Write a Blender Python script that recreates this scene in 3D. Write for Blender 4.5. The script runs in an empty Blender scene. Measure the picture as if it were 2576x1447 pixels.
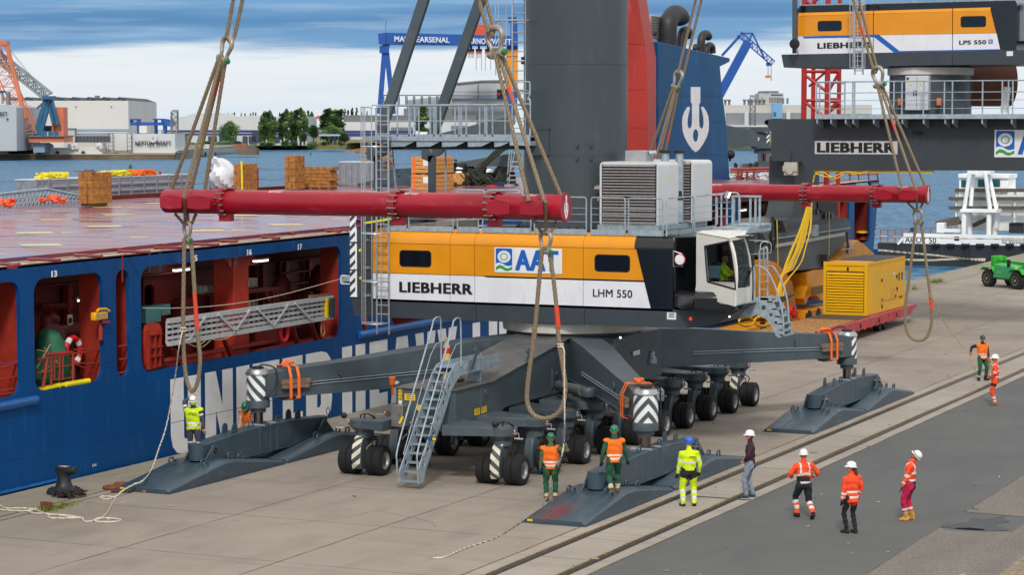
import bpy, bmesh, math, random
from mathutils import Vector, Matrix, Quaternion
random.seed(7)
R=math.radians; PI=math.pi
S=bpy.context.scene; COL=S.collection
FPX=5800.0; HOR=318.0; VPX=3955.0; CAMH=9.8; CX,CY=1288.0,723.5
TILT=math.atan((CY-HOR)/FPX)
def _ray0(px,py):
 x=(px-CX)/FPX; y=-(py-CY)/FPX
 return x, math.cos(TILT)+y*math.sin(TILT), -math.sin(TILT)+y*math.cos(TILT)
_r=_ray0(VPX,HOR); YAW=math.atan2(_r[0],_r[1]); _c,_s=math.cos(YAW),math.sin(YAW)
def ray(px,py):
 x,y,z=_ray0(px,py); return Vector((x*_c-y*_s,x*_s+y*_c,z))
CAMP=Vector((0,0,CAMH))
def atZ(p,z=0): d=ray(*p); return CAMP+d*((z-CAMH)/d.z)      # point of a horizontal plane seen at p
def atX(p,x): d=ray(*p); return CAMP+d*(x/d.x)               # point of a vertical plane along the quay
def atY(p,y): d=ray(*p); return CAMP+d*(y/d.y)               # point of a vertical plane across the quay
def atD(p,D):                                                # point at forward distance D
 x,y,z=_ray0(*p); k=D/y
 return Vector(((x*_c-y*_s)*k,(x*_s+y*_c)*k,CAMH+z*k))
RIGHT=Vector((_c,_s,0)); FWD=Vector((-_s,_c,0)); UP=Vector((0,0,1))
cd=bpy.data.cameras.new('camera'); cam=bpy.data.objects.new('camera',cd); COL.objects.link(cam); S.camera=cam
cd.sensor_width=36; cd.lens=FPX/2576*36; cd.clip_start=0.5; cd.clip_end=9000
cam.location=CAMP; cam.rotation_euler=(PI/2-TILT,0,YAW)
S.render.resolution_x=1024; S.render.resolution_y=576
SUN_EL,SUN_AZ=R(42),R(158)      # azimuth measured clockwise from +Y
w=bpy.data.worlds.new('World'); S.world=w; w.use_nodes=True
nt=w.node_tree; N=nt.nodes; L=nt.links; N.clear()
out=N.new('ShaderNodeOutputWorld'); bg=N.new('ShaderNodeBackground'); L.new(bg.outputs[0],out.inputs[0])
sky=N.new('ShaderNodeTexSky'); sky.sky_type='NISHITA'; sky.sun_disc=False; sky.sun_elevation=SUN_EL; sky.sun_rotation=SUN_AZ
sky.air_density=1.3; sky.dust_density=1.5; sky.ozone_density=2.0
tc=N.new('ShaderNodeTexCoord'); sep=N.new('ShaderNodeSeparateXYZ'); L.new(tc.outputs['Generated'],sep.inputs[0])
mp=N.new('ShaderNodeMapping'); mp.inputs['Scale'].default_value=(5,5,70); L.new(tc.outputs['Generated'],mp.inputs[0])
n1=N.new('ShaderNodeTexNoise'); n1.inputs['Scale'].default_value=1.6; n1.inputs['Detail'].default_value=7; n1.inputs['Roughness'].default_value=.55; L.new(mp.outputs[0],n1.inputs[0])
def math_(op,a,b=None,clamp=False):
 n=N.new('ShaderNodeMath'); n.operation=op; n.use_clamp=clamp
 for i,v in enumerate((a,b)):
  if v is None: continue
  if isinstance(v,(int,float)): n.inputs[i].default_value=v
  else: L.new(v,n.inputs[i])
 return n.outputs[0]
el=math_('ADD',sep.outputs[2],math_('MULTIPLY',math_('SUBTRACT',n1.outputs[0],.5),.020))
el=math_('ADD',el,math_('MULTIPLY',math_('SUBTRACT',math_('MULTIPLY',sep.outputs[0],1.0),-.42),-.016))
ramp=N.new('ShaderNodeValToRGB'); L.new(math_('MULTIPLY',el,4.0),ramp.inputs[0])
cr=ramp.color_ramp; cr.interpolation='EASE'
def stop(p,c):
 e=cr.elements.new(p); e.color=(*c,1)
cr.elements[0].position=0; cr.elements[0].color=(.80,.90,1.0,1); cr.elements[1].position=1; cr.elements[1].color=(1.0,.99,.97,1)
stop(.06,(.86,.92,.98)); stop(.125,(.88,.94,.99)); stop(.152,(.16,.37,.65)); stop(.19,(.085,.26,.54)); stop(.225,(.17,.39,.68)); stop(.30,(.30,.52,.82)); stop(.40,(.80,.90,1.0)); stop(.6,(.98,.99,1.0))
mp2=N.new('ShaderNodeMapping'); mp2.inputs['Scale'].default_value=(9,9,140); L.new(tc.outputs['Generated'],mp2.inputs[0])
n2=N.new('ShaderNodeTexNoise'); n2.inputs['Scale'].default_value=1.3; n2.inputs['Detail'].default_value=8; L.new(mp2.outputs[0],n2.inputs[0])
wisp=N.new('ShaderNodeMapRange'); wisp.inputs[1].default_value=.52; wisp.inputs[2].default_value=.80; L.new(n2.outputs[0],wisp.inputs[0])
mxw=N.new('ShaderNodeMix'); mxw.data_type='RGBA'; mxw.inputs[7].default_value=(.62,.80,.98,1); L.new(math_('MULTIPLY',wisp.outputs[0],.55),mxw.inputs[0]); L.new(ramp.outputs[0],mxw.inputs[6])
skm=N.new('ShaderNodeMix'); skm.data_type='RGBA'; skm.inputs[0].default_value=.90
sk2=N.new('ShaderNodeVectorMath'); sk2.operation='SCALE'; sk2.inputs[3].default_value=.9; L.new(sky.outputs[0],sk2.inputs[0])
cl2=N.new('ShaderNodeVectorMath'); cl2.operation='SCALE'; cl2.inputs[3].default_value=9.9; L.new(mxw.outputs[2],cl2.inputs[0])
L.new(sk2.outputs[0],skm.inputs[6]); L.new(cl2.outputs[0],skm.inputs[7]); L.new(skm.outputs[2],bg.inputs[0]); bg.inputs[1].default_value=.10
sl=bpy.data.lights.new('sun','SUN'); so=bpy.data.objects.new('sun',sl); COL.objects.link(so)
sl.energy=2.15; sl.angle=R(9); sl.color=(1,.95,.88)
_sd=Vector((math.sin(SUN_AZ)*math.cos(SUN_EL),math.cos(SUN_AZ)*math.cos(SUN_EL),math.sin(SUN_EL)))
so.rotation_euler=_sd.to_track_quat('Z','Y').to_euler()
S.view_settings.view_transform='Standard'; S.view_settings.look='None'; S.view_settings.exposure=0.0; S.view_settings.gamma=1
S.render.engine='CYCLES'; S.cycles.max_bounces=6
def lin(c): return tuple((v/255/12.92 if v/255<=.04045 else ((v/255+.055)/1.055)**2.4) for v in c)
MATS={}
def mat(name,rgb,rough=.5,metal=0,var=.12,scale=2.5,bump=0,bscale=30,alpha=None,emit=0,stretch=(1,1,1),spec=.5,trans=0,coat=0,col2=None,lo=.35,hi=.7,scuff=None):
 if name in MATS: return MATS[name]
 m=bpy.data.materials.new(name); m.use_nodes=True; n=m.node_tree.nodes; l=m.node_tree.links
 b=n['Principled BSDF']; c=lin(rgb); b.inputs['Roughness'].default_value=rough; b.inputs['Metallic'].default_value=metal
 b.inputs['Specular IOR Level'].default_value=spec; b.inputs['Coat Weight'].default_value=coat; b.inputs['Transmission Weight'].default_value=trans
 if coat: b.inputs['Coat Roughness'].default_value=.12
 g=n.new('ShaderNodeNewGeometry'); mpn=n.new('ShaderNodeMapping'); mpn.inputs['Scale'].default_value=stretch; l.new(g.outputs['Position'],mpn.inputs[0])
 if var:
  t=n.new('ShaderNodeTexNoise'); t.inputs['Scale'].default_value=scale; t.inputs['Detail'].default_value=6; l.new(mpn.outputs[0],t.inputs[0])
  r=n.new('ShaderNodeMapRange'); r.inputs[1].default_value=lo; r.inputs[2].default_value=hi; l.new(t.outputs[0],r.inputs[0])
  mx=n.new('ShaderNodeMix'); mx.data_type='RGBA'; l.new(r.outputs[0],mx.inputs[0])
  mx.inputs[6].default_value=(*[v*(1-var) for v in c],1); mx.inputs[7].default_value=(*[min(1,v*(1+var)) for v in (lin(col2) if col2 else c)],1)
  last=mx.outputs[2]
  if scuff:
   ms=n.new('ShaderNodeMapping'); ms.inputs['Scale'].default_value=scuff[2]; l.new(g.outputs['Position'],ms.inputs[0])
   ts=n.new('ShaderNodeTexNoise'); ts.inputs['Scale'].default_value=2.2; ts.inputs['Detail'].default_value=9; ts.inputs['Roughness'].default_value=.68; l.new(ms.outputs[0],ts.inputs[0])
   rs=n.new('ShaderNodeMapRange'); rs.inputs[1].default_value=.56; rs.inputs[2].default_value=.70; rs.inputs[4].default_value=scuff[1]; l.new(ts.outputs[0],rs.inputs[0])
   m2=n.new('ShaderNodeMix'); m2.data_type='RGBA'; m2.inputs[7].default_value=(*lin(scuff[0]),1); l.new(rs.outputs[0],m2.inputs[0]); l.new(last,m2.inputs[6]); last=m2.outputs[2]
  l.new(last,b.inputs['Base Color'])
  rr=n.new('ShaderNodeMapRange'); rr.inputs[3].default_value=max(0,rough-.08); rr.inputs[4].default_value=min(1,rough+.08); l.new(t.outputs[0],rr.inputs[0]); l.new(rr.outputs[0],b.inputs['Roughness'])
 else: b.inputs['Base Color'].default_value=(*c,1)
 if bump:
  t2=n.new('ShaderNodeTexNoise'); t2.inputs['Scale'].default_value=bscale; t2.inputs['Detail'].default_value=4; l.new(mpn.outputs[0],t2.inputs[0])
  bp=n.new('ShaderNodeBump'); bp.inputs['Strength'].default_value=bump; bp.inputs['Distance'].default_value=.02; l.new(t2.outputs[0],bp.inputs['Height']); l.new(bp.outputs[0],b.inputs['Normal'])
 if emit: b.inputs['Emission Color'].default_value=(*c,1); b.inputs['Emission Strength'].default_value=emit
 MATS[name]=m; return m
steel=mat('anthracite_paint',(72,84,91),.42,0,.10,1.6,.03,60,scuff=((118,120,116),.28,(1,1,1.6)))
steel2=mat('dark_pad_paint',(58,76,88),.36,0,.10,2,.03,60,scuff=((120,122,118),.30,(1,.6,1)))
black=mat('gloss_black_panel',(16,18,22),.16,0,.1,1,coat=.5)
orange_p=mat('amber_yellow_panel',(226,146,10),.30,0,.05,1.2,coat=.2,scuff=((196,128,30),.22,(.8,.8,2)))
white_p=mat('white_panel',(226,228,234),.32,0,.03,1.2,coat=.2,scuff=((180,176,168),.30,(2.5,1,.5)))
galv=mat('galvanised_steel',(162,176,186),.48,.3,.18,6,.05,90)
alu=mat('aluminium',(196,200,204),.35,.7,.10,8)
chrome=mat('chrome_rod',(150,138,128),.16,1,.08,6)
red_b=mat('crimson_beam_paint',(150,7,30),.36,0,.2,1.1,.04,30,stretch=(.35,1,1),col2=(156,16,40),scuff=((196,92,100),.34,(.5,1.6,1.6)))
ropem=mat('steel_wire_rope',(134,118,94),.6,.15,.28,30,.2,120)
rope_red=mat('rope_orange_mark',(214,70,38),.7,0,.2,30)
shk=mat('galvanised_shackle',(176,174,170),.42,.35,.2,9,col2=(150,132,112),scuff=((110,84,60),.4,(3,3,3)))
green_nut=mat('green_nut',(20,120,60),.5)
hull_b=mat('hull_blue',(0,70,130),.5,0,.12,.5,.02,20,stretch=(1,1,.35),spec=.22,scuff=((64,112,160),.30,(1,1.6,.28)))
ship_r=mat('ship_interior_red',(112,30,22),.55,0,.22,1.4,.04,20)
ship_r2=mat('ship_frame_red',(150,44,30),.5,0,.18,1.8)
white_t=mat('white_lettering',(238,239,240),.45,0,.06,2.0)
black_t=mat('black_lettering',(14,14,16),.5,0,0)
blue_t=mat('blue_lettering',(18,92,180),.45,0,0)
green_t=mat('green_emblem',(40,150,60),.45,0,0)
rubber=mat('tyre_rubber',(30,30,32),.8,0,.2,6,.15,50)
rimm=mat('wheel_rim',(168,170,172),.38,.5,.15,8)
glass_d=mat('dark_window_glass',(20,21,24),.06,0,0,spec=.7)
wood=mat('timber',(206,150,84),.75,0,.26,5,.1,30,stretch=(1,1,4))
wood2=mat('weathered_timber',(168,112,52),.8,0,.34,5,.1,30)
wood3=mat('old_plank',(120,98,80),.85,0,.3,9)
strap=mat('orange_ratchet_strap',(244,110,30),.7,0,.08,5)
yel=mat('yellow_paint',(232,180,2),.42,0,.12,1.8,.03,40,col2=(214,158,4),scuff=((140,96,40),.38,(1.5,1.5,.8)))
yel_s=mat('yellow_sticker',(235,196,10),.5,0,.03)
wh=mat('matt_white',(226,228,230),.5,0,.08,2)
lamp=mat('lit_lamp',(255,250,235),.4,0,0,emit=4.0)
orange_l=mat('orange_lens',(240,110,20),.3,0,0)
red_l=mat('red_lens',(225,40,30),.3,0,0)
ropew=mat('white_rope',(208,198,180),.85,0,.25,25,.3,90)
ropey=mat('hemp_rope',(176,150,110),.85,0,.25,25,.3,90)
hose=mat('black_hose',(22,22,24),.6,0,.1)
ycable=mat('yellow_cable',(228,186,20),.5,0,.12,8)
class MB:
 def __init__(s): s.v=[]; s.f=[]; s.mi=[]
 def add(s,vs,fs,mi=0):
  k=len(s.v); s.v+=[Vector(v) for v in vs]; s.f+=[tuple(i+k for i in f) for f in fs]; s.mi+=[mi]*len(fs); return s
 def hexa(s,p,mi=0):     # 8 points: bottom ring of 4, top ring of 4 (counter-clockwise seen from above)
  return s.add(p,[(3,2,1,0),(4,5,6,7),(0,1,5,4),(1,2,6,5),(2,3,7,6),(3,0,4,7)],mi)
 def box(s,x0,x1,y0,y1,z0,z1,mi=0):
  x0,x1=sorted((x0,x1)); y0,y1=sorted((y0,y1)); z0,z1=sorted((z0,z1))
  return s.hexa([(x0,y0,z0),(x1,y0,z0),(x1,y1,z0),(x0,y1,z0),(x0,y0,z1),(x1,y0,z1),(x1,y1,z1),(x0,y1,z1)],mi)
 def cbox(s,c,sx,sy,sz,mi=0,rot=None):
  vs=[Vector((a*sx/2,b*sy/2,d*sz/2)) for d in (-1,1) for a,b in ((-1,-1),(1,-1),(1,1),(-1,1))]
  if rot is not None: vs=[rot@v for v in vs]
  return s.hexa([Vector(c)+v for v in vs],mi)
 def bar(s,p,q,w,h=None,up=(0,0,1),mi=0):
  p,q=Vector(p),Vector(q); h=h or w; d=(q-p).normalized(); u=Vector(up)
  if abs(d.dot(u))>.98: u=Vector((0,1,0))
  a=d.cross(u).normalized(); b=a.cross(d).normalized()
  o=[a*(i*w/2)+b*(j*h/2) for i,j in ((-1,-1),(1,-1),(1,1),(-1,1))]
  return s.add([p+x for x in o]+[q+x for x in o],[(3,2,1,0),(4,5,6,7),(0,1,5,4),(1,2,6,5),(2,3,7,6),(3,0,4,7)],mi)
 def tube(s,pts,r,n=8,closed=False,mi=0,cap=True,lobes=0,twist=0,amp=.12):
  pts=[Vector(p) for p in pts]; m=len(pts); rs=r if isinstance(r,(list,tuple)) else [r]*m
  T=[]
  for i in range(m):
   a=pts[(i-1)%m] if (closed or i>0) else pts[i]; b=pts[(i+1)%m] if (closed or i<m-1) else pts[i]
   t=(b-a); T.append(t.normalized() if t.length>1e-9 else Vector((0,0,1)))
  u=T[0].orthogonal().normalized(); vs=[]; ang=0
  for i in range(m):
   if i>0:
    u=(T[i-1].rotation_difference(T[i]))@u; u=(u-T[i]*u.dot(T[i])).normalized(); ang+=twist*(pts[i]-pts[i-1]).length
   b=T[i].cross(u)
   for k in range(n):
    th=2*PI*k/n; rr=rs[i]*(1+amp*math.cos(lobes*th) if lobes else 1); th+=ang
    vs.append(pts[i]+(u*math.cos(th)+b*math.sin(th))*rr)
  fs=[(i*n+k,i*n+(k+1)%n,((i+1)%m)*n+(k+1)%n,((i+1)%m)*n+k) for i in range(m if closed else m-1) for k in range(n)]
  if cap and not closed: fs+=[tuple(reversed(range(n))),tuple(range((m-1)*n,m*n))]
  return s.add(vs,fs,mi)
 def cyl(s,p,q,r1,r2=None,n=16,mi=0): return s.tube([p,q],[r1,r1 if r2 is None else r2],n,mi=mi)
 def lathe(s,c,prof,n=24,axis=(0,0,1),mi=0,cap=True):     # prof: (radius, distance along the axis)
  c=Vector(c); ax=Vector(axis).normalized(); u=ax.orthogonal().normalized(); b=ax.cross(u); m=len(prof); vs=[]
  for r,h in prof:
   for k in range(n): vs.append(c+ax*h+(u*math.cos(2*PI*k/n)+b*math.sin(2*PI*k/n))*r)
  fs=[(i*n+k,i*n+(k+1)%n,(i+1)*n+(k+1)%n,(i+1)*n+k) for i in range(m-1) for k in range(n)]
  if cap: fs+=[tuple(reversed(range(n))),tuple(range((m-1)*n,m*n))]
  return s.add(vs,fs,mi)
 def prism(s,pts,d,mi=0):          # planar polygon (3-D points) pushed along d
  pts=[Vector(p) for p in pts]; d=Vector(d); n=len(pts)
  return s.add(pts+[p+d for p in pts],[tuple(reversed(range(n))),tuple(range(n,2*n))]+[(i,(i+1)%n,n+(i+1)%n,n+i) for i in range(n)],mi)
 def quad(s,a,b,c,d,mi=0): return s.add([a,b,c,d],[(0,1,2,3)],mi)
 def ball(s,c,rx,ry=None,rz=None,n=12,m=8,mi=0):
  ry=ry or rx; rz=rz or rx; c=Vector(c); vs=[c+Vector((0,0,-rz))]
  for i in range(1,m):
   ph=-PI/2+PI*i/m
   for k in range(n): vs.append(c+Vector((rx*math.cos(ph)*math.cos(2*PI*k/n),ry*math.cos(ph)*math.sin(2*PI*k/n),rz*math.sin(ph))))
  vs.append(c+Vector((0,0,rz))); t=len(vs)-1
  fs=[(0,1+(k+1)%n,1+k) for k in range(n)]+[(1+i*n+k,1+i*n+(k+1)%n,1+(i+1)*n+(k+1)%n,1+(i+1)*n+k) for i in range(m-2) for k in range(n)]+[(t,1+(m-2)*n+k,1+(m-2)*n+(k+1)%n) for k in range(n)]
  return s.add(vs,fs,mi)
 def pieces(s,n=1):
  p=list(range(len(s.v)))
  def root(i):
   while p[i]!=i: p[i]=p[p[i]]; i=p[i]
   return i
  for f in s.f:
   a=root(f[0])
   for i in f[1:]: p[root(i)]=a
  g={};
  for f,mi in zip(s.f,s.mi): g.setdefault(root(f[0]),[]).append((f,mi))
  ks=sorted(g,key=lambda k:min(min(f) for f,_ in g[k])); out=[]
  for j in range(0,len(ks),n):
   q=MB()
   for k in ks[j:j+n]:
    ids=sorted({i for f,_ in g[k] for i in f}); mp={i:len(q.v)+t for t,i in enumerate(ids)}; q.v+=[s.v[i] for i in ids]
    for f,mi in g[k]: q.f.append(tuple(mp[i] for i in f)); q.mi.append(mi)
   out.append(q)
  return out
 def xf(s,Mx,k=0):
  for i in range(k,len(s.v)): s.v[i]=Mx@s.v[i]
  return s
 def build(s,name,m,parent=None,bevel=0,smooth=True,local=False,segs=2,sep=False,n=1):
  if sep:      # every loose piece (or every n pieces in turn) becomes a part of its own
   out=[]
   for q in s.pieces(n): out.append(q.build(name,m,parent,bevel,smooth,local,segs))
   return out
  me=bpy.data.meshes.new(name); off=Vector((0,0,0))
  if parent is not None and not local:
   q=parent
   while q is not None: off+=q.location; q=q.parent
  me.from_pydata([v-off for v in s.v],[],s.f); me.update()
  bm=bmesh.new(); bm.from_mesh(me); bmesh.ops.recalc_face_normals(bm,faces=bm.faces); bm.to_mesh(me); bm.free()
  for x in (m if isinstance(m,(list,tuple)) else [m]): me.materials.append(x)
  if len(set(s.mi))>1: me.polygons.foreach_set('material_index',s.mi)
  if smooth: me.polygons.foreach_set('use_smooth',[True]*len(me.polygons)); me.set_sharp_from_angle(angle=R(38))
  o=bpy.data.objects.new(name,me); COL.objects.link(o)
  if parent is not None: o.parent=parent
  if bevel:
   b=o.modifiers.new('bevel','BEVEL'); b.width=bevel; b.segments=segs; b.limit_method='ANGLE'; b.angle_limit=R(35)
  return o
def tag(o,label=None,cat=None,group=None,kind=None):
 if label: o['label']=label
 if cat: o['category']=cat
 if group: o['group']=group
 if kind: o['kind']=kind
 return o
def thing(name,label,cat,loc=(0,0,0),rz=0,group=None):
 o=bpy.data.objects.new(name,None); COL.objects.link(o); o.location=loc; o.rotation_euler=(0,0,rz); o.empty_display_size=.3
 return tag(o,label,cat,group)
def kids(o): return [c for c in bpy.data.objects if c.parent==o]
def dup(o,parent=None):
 c=o.copy(); COL.objects.link(c); c.parent=parent
 for k in kids(o): dup(k,c)
 return c
def flat(name,outer,holes,fn,d,m,parent=None,thick=None):
 """plate with holes: 2-D outlines filled as a curve, mapped into space by fn(u,v), pushed along d"""
 cu=bpy.data.curves.new(name,'CURVE'); cu.dimensions='2D'; cu.fill_mode='BOTH'
 for ring in [outer]+list(holes):
  sp=cu.splines.new('POLY'); sp.points.add(len(ring)-1); sp.use_cyclic_u=True
  for p,q in zip(sp.points,ring): p.co=(q[0],q[1],0,1)
 t=bpy.data.objects.new(name,cu); me0=bpy.data.meshes.new_from_object(t); b=bmesh.new(); b.from_mesh(me0)
 bmesh.ops.remove_doubles(b,verts=b.verts,dist=1e-5)
 vs=[fn(v.co.x,v.co.y) for v in b.verts]; b.verts.index_update(); fs=[tuple(v.index for v in f.verts) for f in b.faces]; b.free()
 bpy.data.objects.remove(t); bpy.data.curves.remove(cu); bpy.data.meshes.remove(me0)
 mb=MB(); n=len(vs); d=Vector(d); mb.add(list(vs)+[Vector(v)+d for v in vs],[tuple(f) for f in fs]+[tuple(i+n for i in reversed(f)) for f in fs])
 for ring in [outer]+list(holes):
  k=len(ring); a=[fn(*q) for q in ring]; mb.add([Vector(p) for p in a]+[Vector(p)+d for p in a],[(i,(i+1)%k,k+(i+1)%k,k+i) for i in range(k)])
 return mb.build(name,m,parent) if name else mb
def rrect(x0,y0,x1,y1,r,n=5):
 pts=[]
 for cx,cy,a in ((x1-r,y0+r,-90),(x1-r,y1-r,0),(x0+r,y1-r,90),(x0+r,y0+r,180)):
  for i in range(n+1): t=R(a+90*i/n); pts.append((cx+r*math.cos(t),cy+r*math.sin(t)))
 return pts
def circ(cx,cy,r,n=20,ry=None): return [(cx+r*math.cos(2*PI*i/n),cy+(ry or r)*math.sin(2*PI*i/n)) for i in range(n)]
def text(s,o,u,v,wd,ht,m,parent,bold=.0,dep=.004,name='lettering',shear=0):
 """lettering fitted to a width x height rectangle whose lower left corner is o"""
 cu=bpy.data.curves.new(name,'FONT'); cu.body=s; cu.offset=bold; cu.resolution_u=3; cu.shear=shear; cu.space_character=1.0+bold*1.6
 cu.offset=0; t=bpy.data.objects.new(name,cu); me=bpy.data.meshes.new_from_object(t); nb=0 if bold<=.004 else max(1,math.ceil(bold/.022))
 sh=[(i*bold/max(1,nb),j*bold*.45/max(1,nb)) for i in range(-nb,nb+1) for j in ((-nb,nb) if nb else (0,))]
 base=[q.co.copy() for q in me.vertices]; xs=[q.x for q in base]; ys=[q.y for q in base]; ex=bold if nb else 0
 x0,x1,y0,y1=min(xs)-ex,max(xs)+ex,min(ys)-ex*.45,max(ys)+ex*.45
 u,v=Vector(u).normalized(),Vector(v).normalized(); nn=u.cross(v); mb=MB()
 for k,(a,b) in enumerate(sh): mb.add([Vector(o)+u*((q.x+a-x0)/(x1-x0)*wd)+v*((q.y+b-y0)/(y1-y0)*ht)+nn*(dep+.0004*k) for q in base],[tuple(p.vertices) for p in me.polygons])
 bpy.data.objects.remove(t); bpy.data.curves.remove(cu); bpy.data.meshes.remove(me)
 return mb.build(name,m,parent,smooth=False)
def onpl(q,P0,N_):      # point of any plane seen at picture point q
 d=ray(*q); return CAMP+d*((Vector(P0)-CAMP).dot(Vector(N_))/d.dot(Vector(N_)))
def smoothline(pts,n=8,closed=False):
 P=[Vector(p) for p in pts]; m=len(P); o=[]
 for i in range(m if closed else m-1):
  a,b,c,d=(P[(i-1)%m] if (closed or i>0) else P[i]),P[i],P[(i+1)%m],(P[(i+2)%m] if (closed or i<m-2) else P[(i+1)%m])
  for k in range(n):
   t=k/n; o.append(.5*((2*b)+(c-a)*t+(2*a-5*b+4*c-d)*t*t+(3*b-a-3*c+d)*t**3))
 if not closed: o.append(P[-1])
 return o
def reg(x0,y0,k): return lambda x,y: ((x0+x*k)/1.5621,(y0+y*k)/1.5621)
_K=.48374
T1,T2,T3,T4=reg(0,0,_K),reg(1000,0,_K),reg(2000,0,_K),reg(3000,0,_K)
M1,M2,M3,M4=reg(0,650,_K),reg(1000,650,_K),reg(2000,650,_K),reg(2924,650,_K)
R1,R2,R3,R4=reg(0,1300,_K),reg(1000,1300,_K),reg(2000,1300,_K),reg(2924,1300,_K)
QQ=reg(2750,680,700/1558.); WW=reg(1380,480,800/2576.); VV=reg(540,900,900/2245.); UU=reg(0,640,700/2202.)
FF=reg(1950,1700,900/2326.); GG=reg(0,1750,1000/2576.); HH=reg(3000,1650,1024/2429.); CC=reg(1850,1250,650/2351.)
# ================================================================ ground, water
def ground_mat(name,a,b,stain,streak,bs,bd,rough=.85,agg=0,blotch=.5):
 m=bpy.data.materials.new(name); m.use_nodes=True; n=m.node_tree.nodes; l=m.node_tree.links; bsdf=n['Principled BSDF']
 g=n.new('ShaderNodeNewGeometry')
 def noise(sc,st=(1,1,1),det=8,ro=.6):
  mpn=n.new('ShaderNodeMapping'); mpn.inputs['Scale'].default_value=st; mpn.inputs['Rotation'].default_value=(0,0,.35); l.new(g.outputs['Position'],mpn.inputs[0])
  t=n.new('ShaderNodeTexNoise'); t.inputs['Scale'].default_value=sc; t.inputs['Detail'].default_value=det; t.inputs['Roughness'].default_value=ro; l.new(mpn.outputs[0],t.inputs[0]); return t.outputs[0]
 def rng(s,x,y,o0=0,o1=1):
  r=n.new('ShaderNodeMapRange'); r.inputs[1].default_value=x; r.inputs[2].default_value=y; r.inputs[3].default_value=o0; r.inputs[4].default_value=o1; l.new(s,r.inputs[0]); return r.outputs[0]
 def mix(f,c0,c1,mode='MIX'):
  x=n.new('ShaderNodeMix'); x.data_type='RGBA'; x.blend_type=mode
  if isinstance(f,float): x.inputs[0].default_value=f
  else: l.new(f,x.inputs[0])
  for i,c in ((6,c0),(7,c1)):
   if isinstance(c,tuple): x.inputs[i].default_value=(*lin(c),1)
   else: l.new(c,x.inputs[i])
  return x.outputs[2]
 c=mix(rng(noise(.22),.35,.68),a,b)
 c=mix(rng(noise(.9,(1,.35,1)),.5,.75,0,blotch),c,stain)
 c=mix(rng(noise(1.4,(.5,7,1)),.60,.74,0,.30),c,streak)
 c=mix(rng(noise(5,(.5,9,1)),.64,.72,0,.35),c,streak)
 c=mix(rng(noise(55,det=3),.42,.62,0,.38+agg),c,stain)
 if agg: c=mix(rng(noise(38,det=3),.58,.68,0,agg),c,streak)
 if not agg:
  c=mix(rng(noise(.55,(.14,2.2,1),4),.57,.66,0,.22),c,stain); c=mix(rng(noise(.13,det=4),.56,.66,0,.30),c,stain); c=mix(rng(noise(2.6,det=2,ro=.4),.70,.74,0,.35),c,stain)
 else: c=mix(rng(noise(.10,(3,.25,1),5),.52,.68,0,.35),c,stain)
 l.new(c,bsdf.inputs['Base Color']); bsdf.inputs['Roughness'].default_value=rough; bsdf.inputs['Specular IOR Level'].default_value=.3
 bp=n.new('ShaderNodeBump'); bp.inputs['Strength'].default_value=bs; bp.inputs['Distance'].default_value=bd; l.new(noise(60,det=5),bp.inputs['Height']); l.new(bp.outputs[0],bsdf.inputs['Normal'])
 return m
conc=ground_mat('quay_concrete',(146,136,126),(164,153,142),(116,107,98),(184,174,163),.25,.01)
slab=ground_mat('rail_slab_concrete',(156,146,136),(172,162,152),(132,122,112),(188,180,170),.25,.01,blotch=.4)
asph=ground_mat('dark_asphalt',(95,96,96),(105,106,105),(80,81,82),(130,130,128),.5,.01,agg=.25)
asph2=ground_mat('coarse_old_asphalt',(128,121,113),(142,134,124),(88,84,81),(182,173,160),.6,.012,agg=.75)
cap=ground_mat('quay_coping',(142,134,120),(158,150,134),(112,108,92),(176,168,150),.3,.01,blotch=.7)
joint=mat('joint_dirt',(104,92,78),.95,0,.35,6)
moss=mat('joint_moss',(98,96,44),.95,0,.5,9,.5,40,col2=(140,116,60))
tar=mat('wet_patch',(58,60,62),.55,0,.2,1.2)
groove=mat('rail_groove',(58,52,46),.8,0,.3,6)
railm=mat('rail_steel',(88,84,82),.38,.7,.25,5)
QX=-36.95
def sheet(name,pts,m,z,kind='structure'):
 mb=MB(); mb.add([(p[0],p[1],z) for p in pts],[tuple(range(len(pts)))]); o=mb.build(name,m,smooth=False); o['kind']=kind; return o
g=MB(); g.hexa([(QX-.0,-80,-7),(500,-80,-7),(500,900,-7),(QX-5,900,-7),(QX,-80,0),(500,-80,0),(500,900,0),(QX-5,900,0)]); tag(g.build('quay_ground',conc,smooth=False),kind='structure')
sheet('coping_strip',[(QX+.02,-80),(QX+1.35,-80),(QX+1.35,420),(QX-2.4,420)],cap,.004)
sheet('rail_slab',[(-21.75,-80),(-19.27,-80),(-19.27,500),(-21.75,500)],slab,.006)
sheet('asphalt_road',[(-19.26,-80),(300,-80),(300,700),(-19.26,700)],asph,.004)
p1,p2=atZ(HH(945,1447)),atZ(HH(1640,1005)); e1=(p2-p1).normalized(); q0=p1-e1*40
sheet('old_asphalt',[q0,p2,atZ(HH(1700,1040)),atZ(HH(2310,1050)),atZ(HH(2429,970)),atZ(HH(2429,970))+Vector((8,16,0)),Vector((60,70,0)),Vector((60,-40,0))],asph2,.008)
sheet('old_asphalt',[atZ(HH(1880,865)),atZ(HH(2429,520)),atZ(HH(2429,520))+e1*60,atZ(HH(2429,910))+Vector((60,30,0)),atZ(HH(2429,910))],asph2,.008)
def blob(name,pts,m,z,kind='structure',seed=1):
 rnd=random.Random(seed); P=smoothline([Vector((p[0],p[1],0)) for p in pts],6,True); P=[p+Vector((rnd.uniform(-.03,.03),rnd.uniform(-.03,.03),0)) for p in P]
 return sheet(name,P,m,z,kind)
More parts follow.
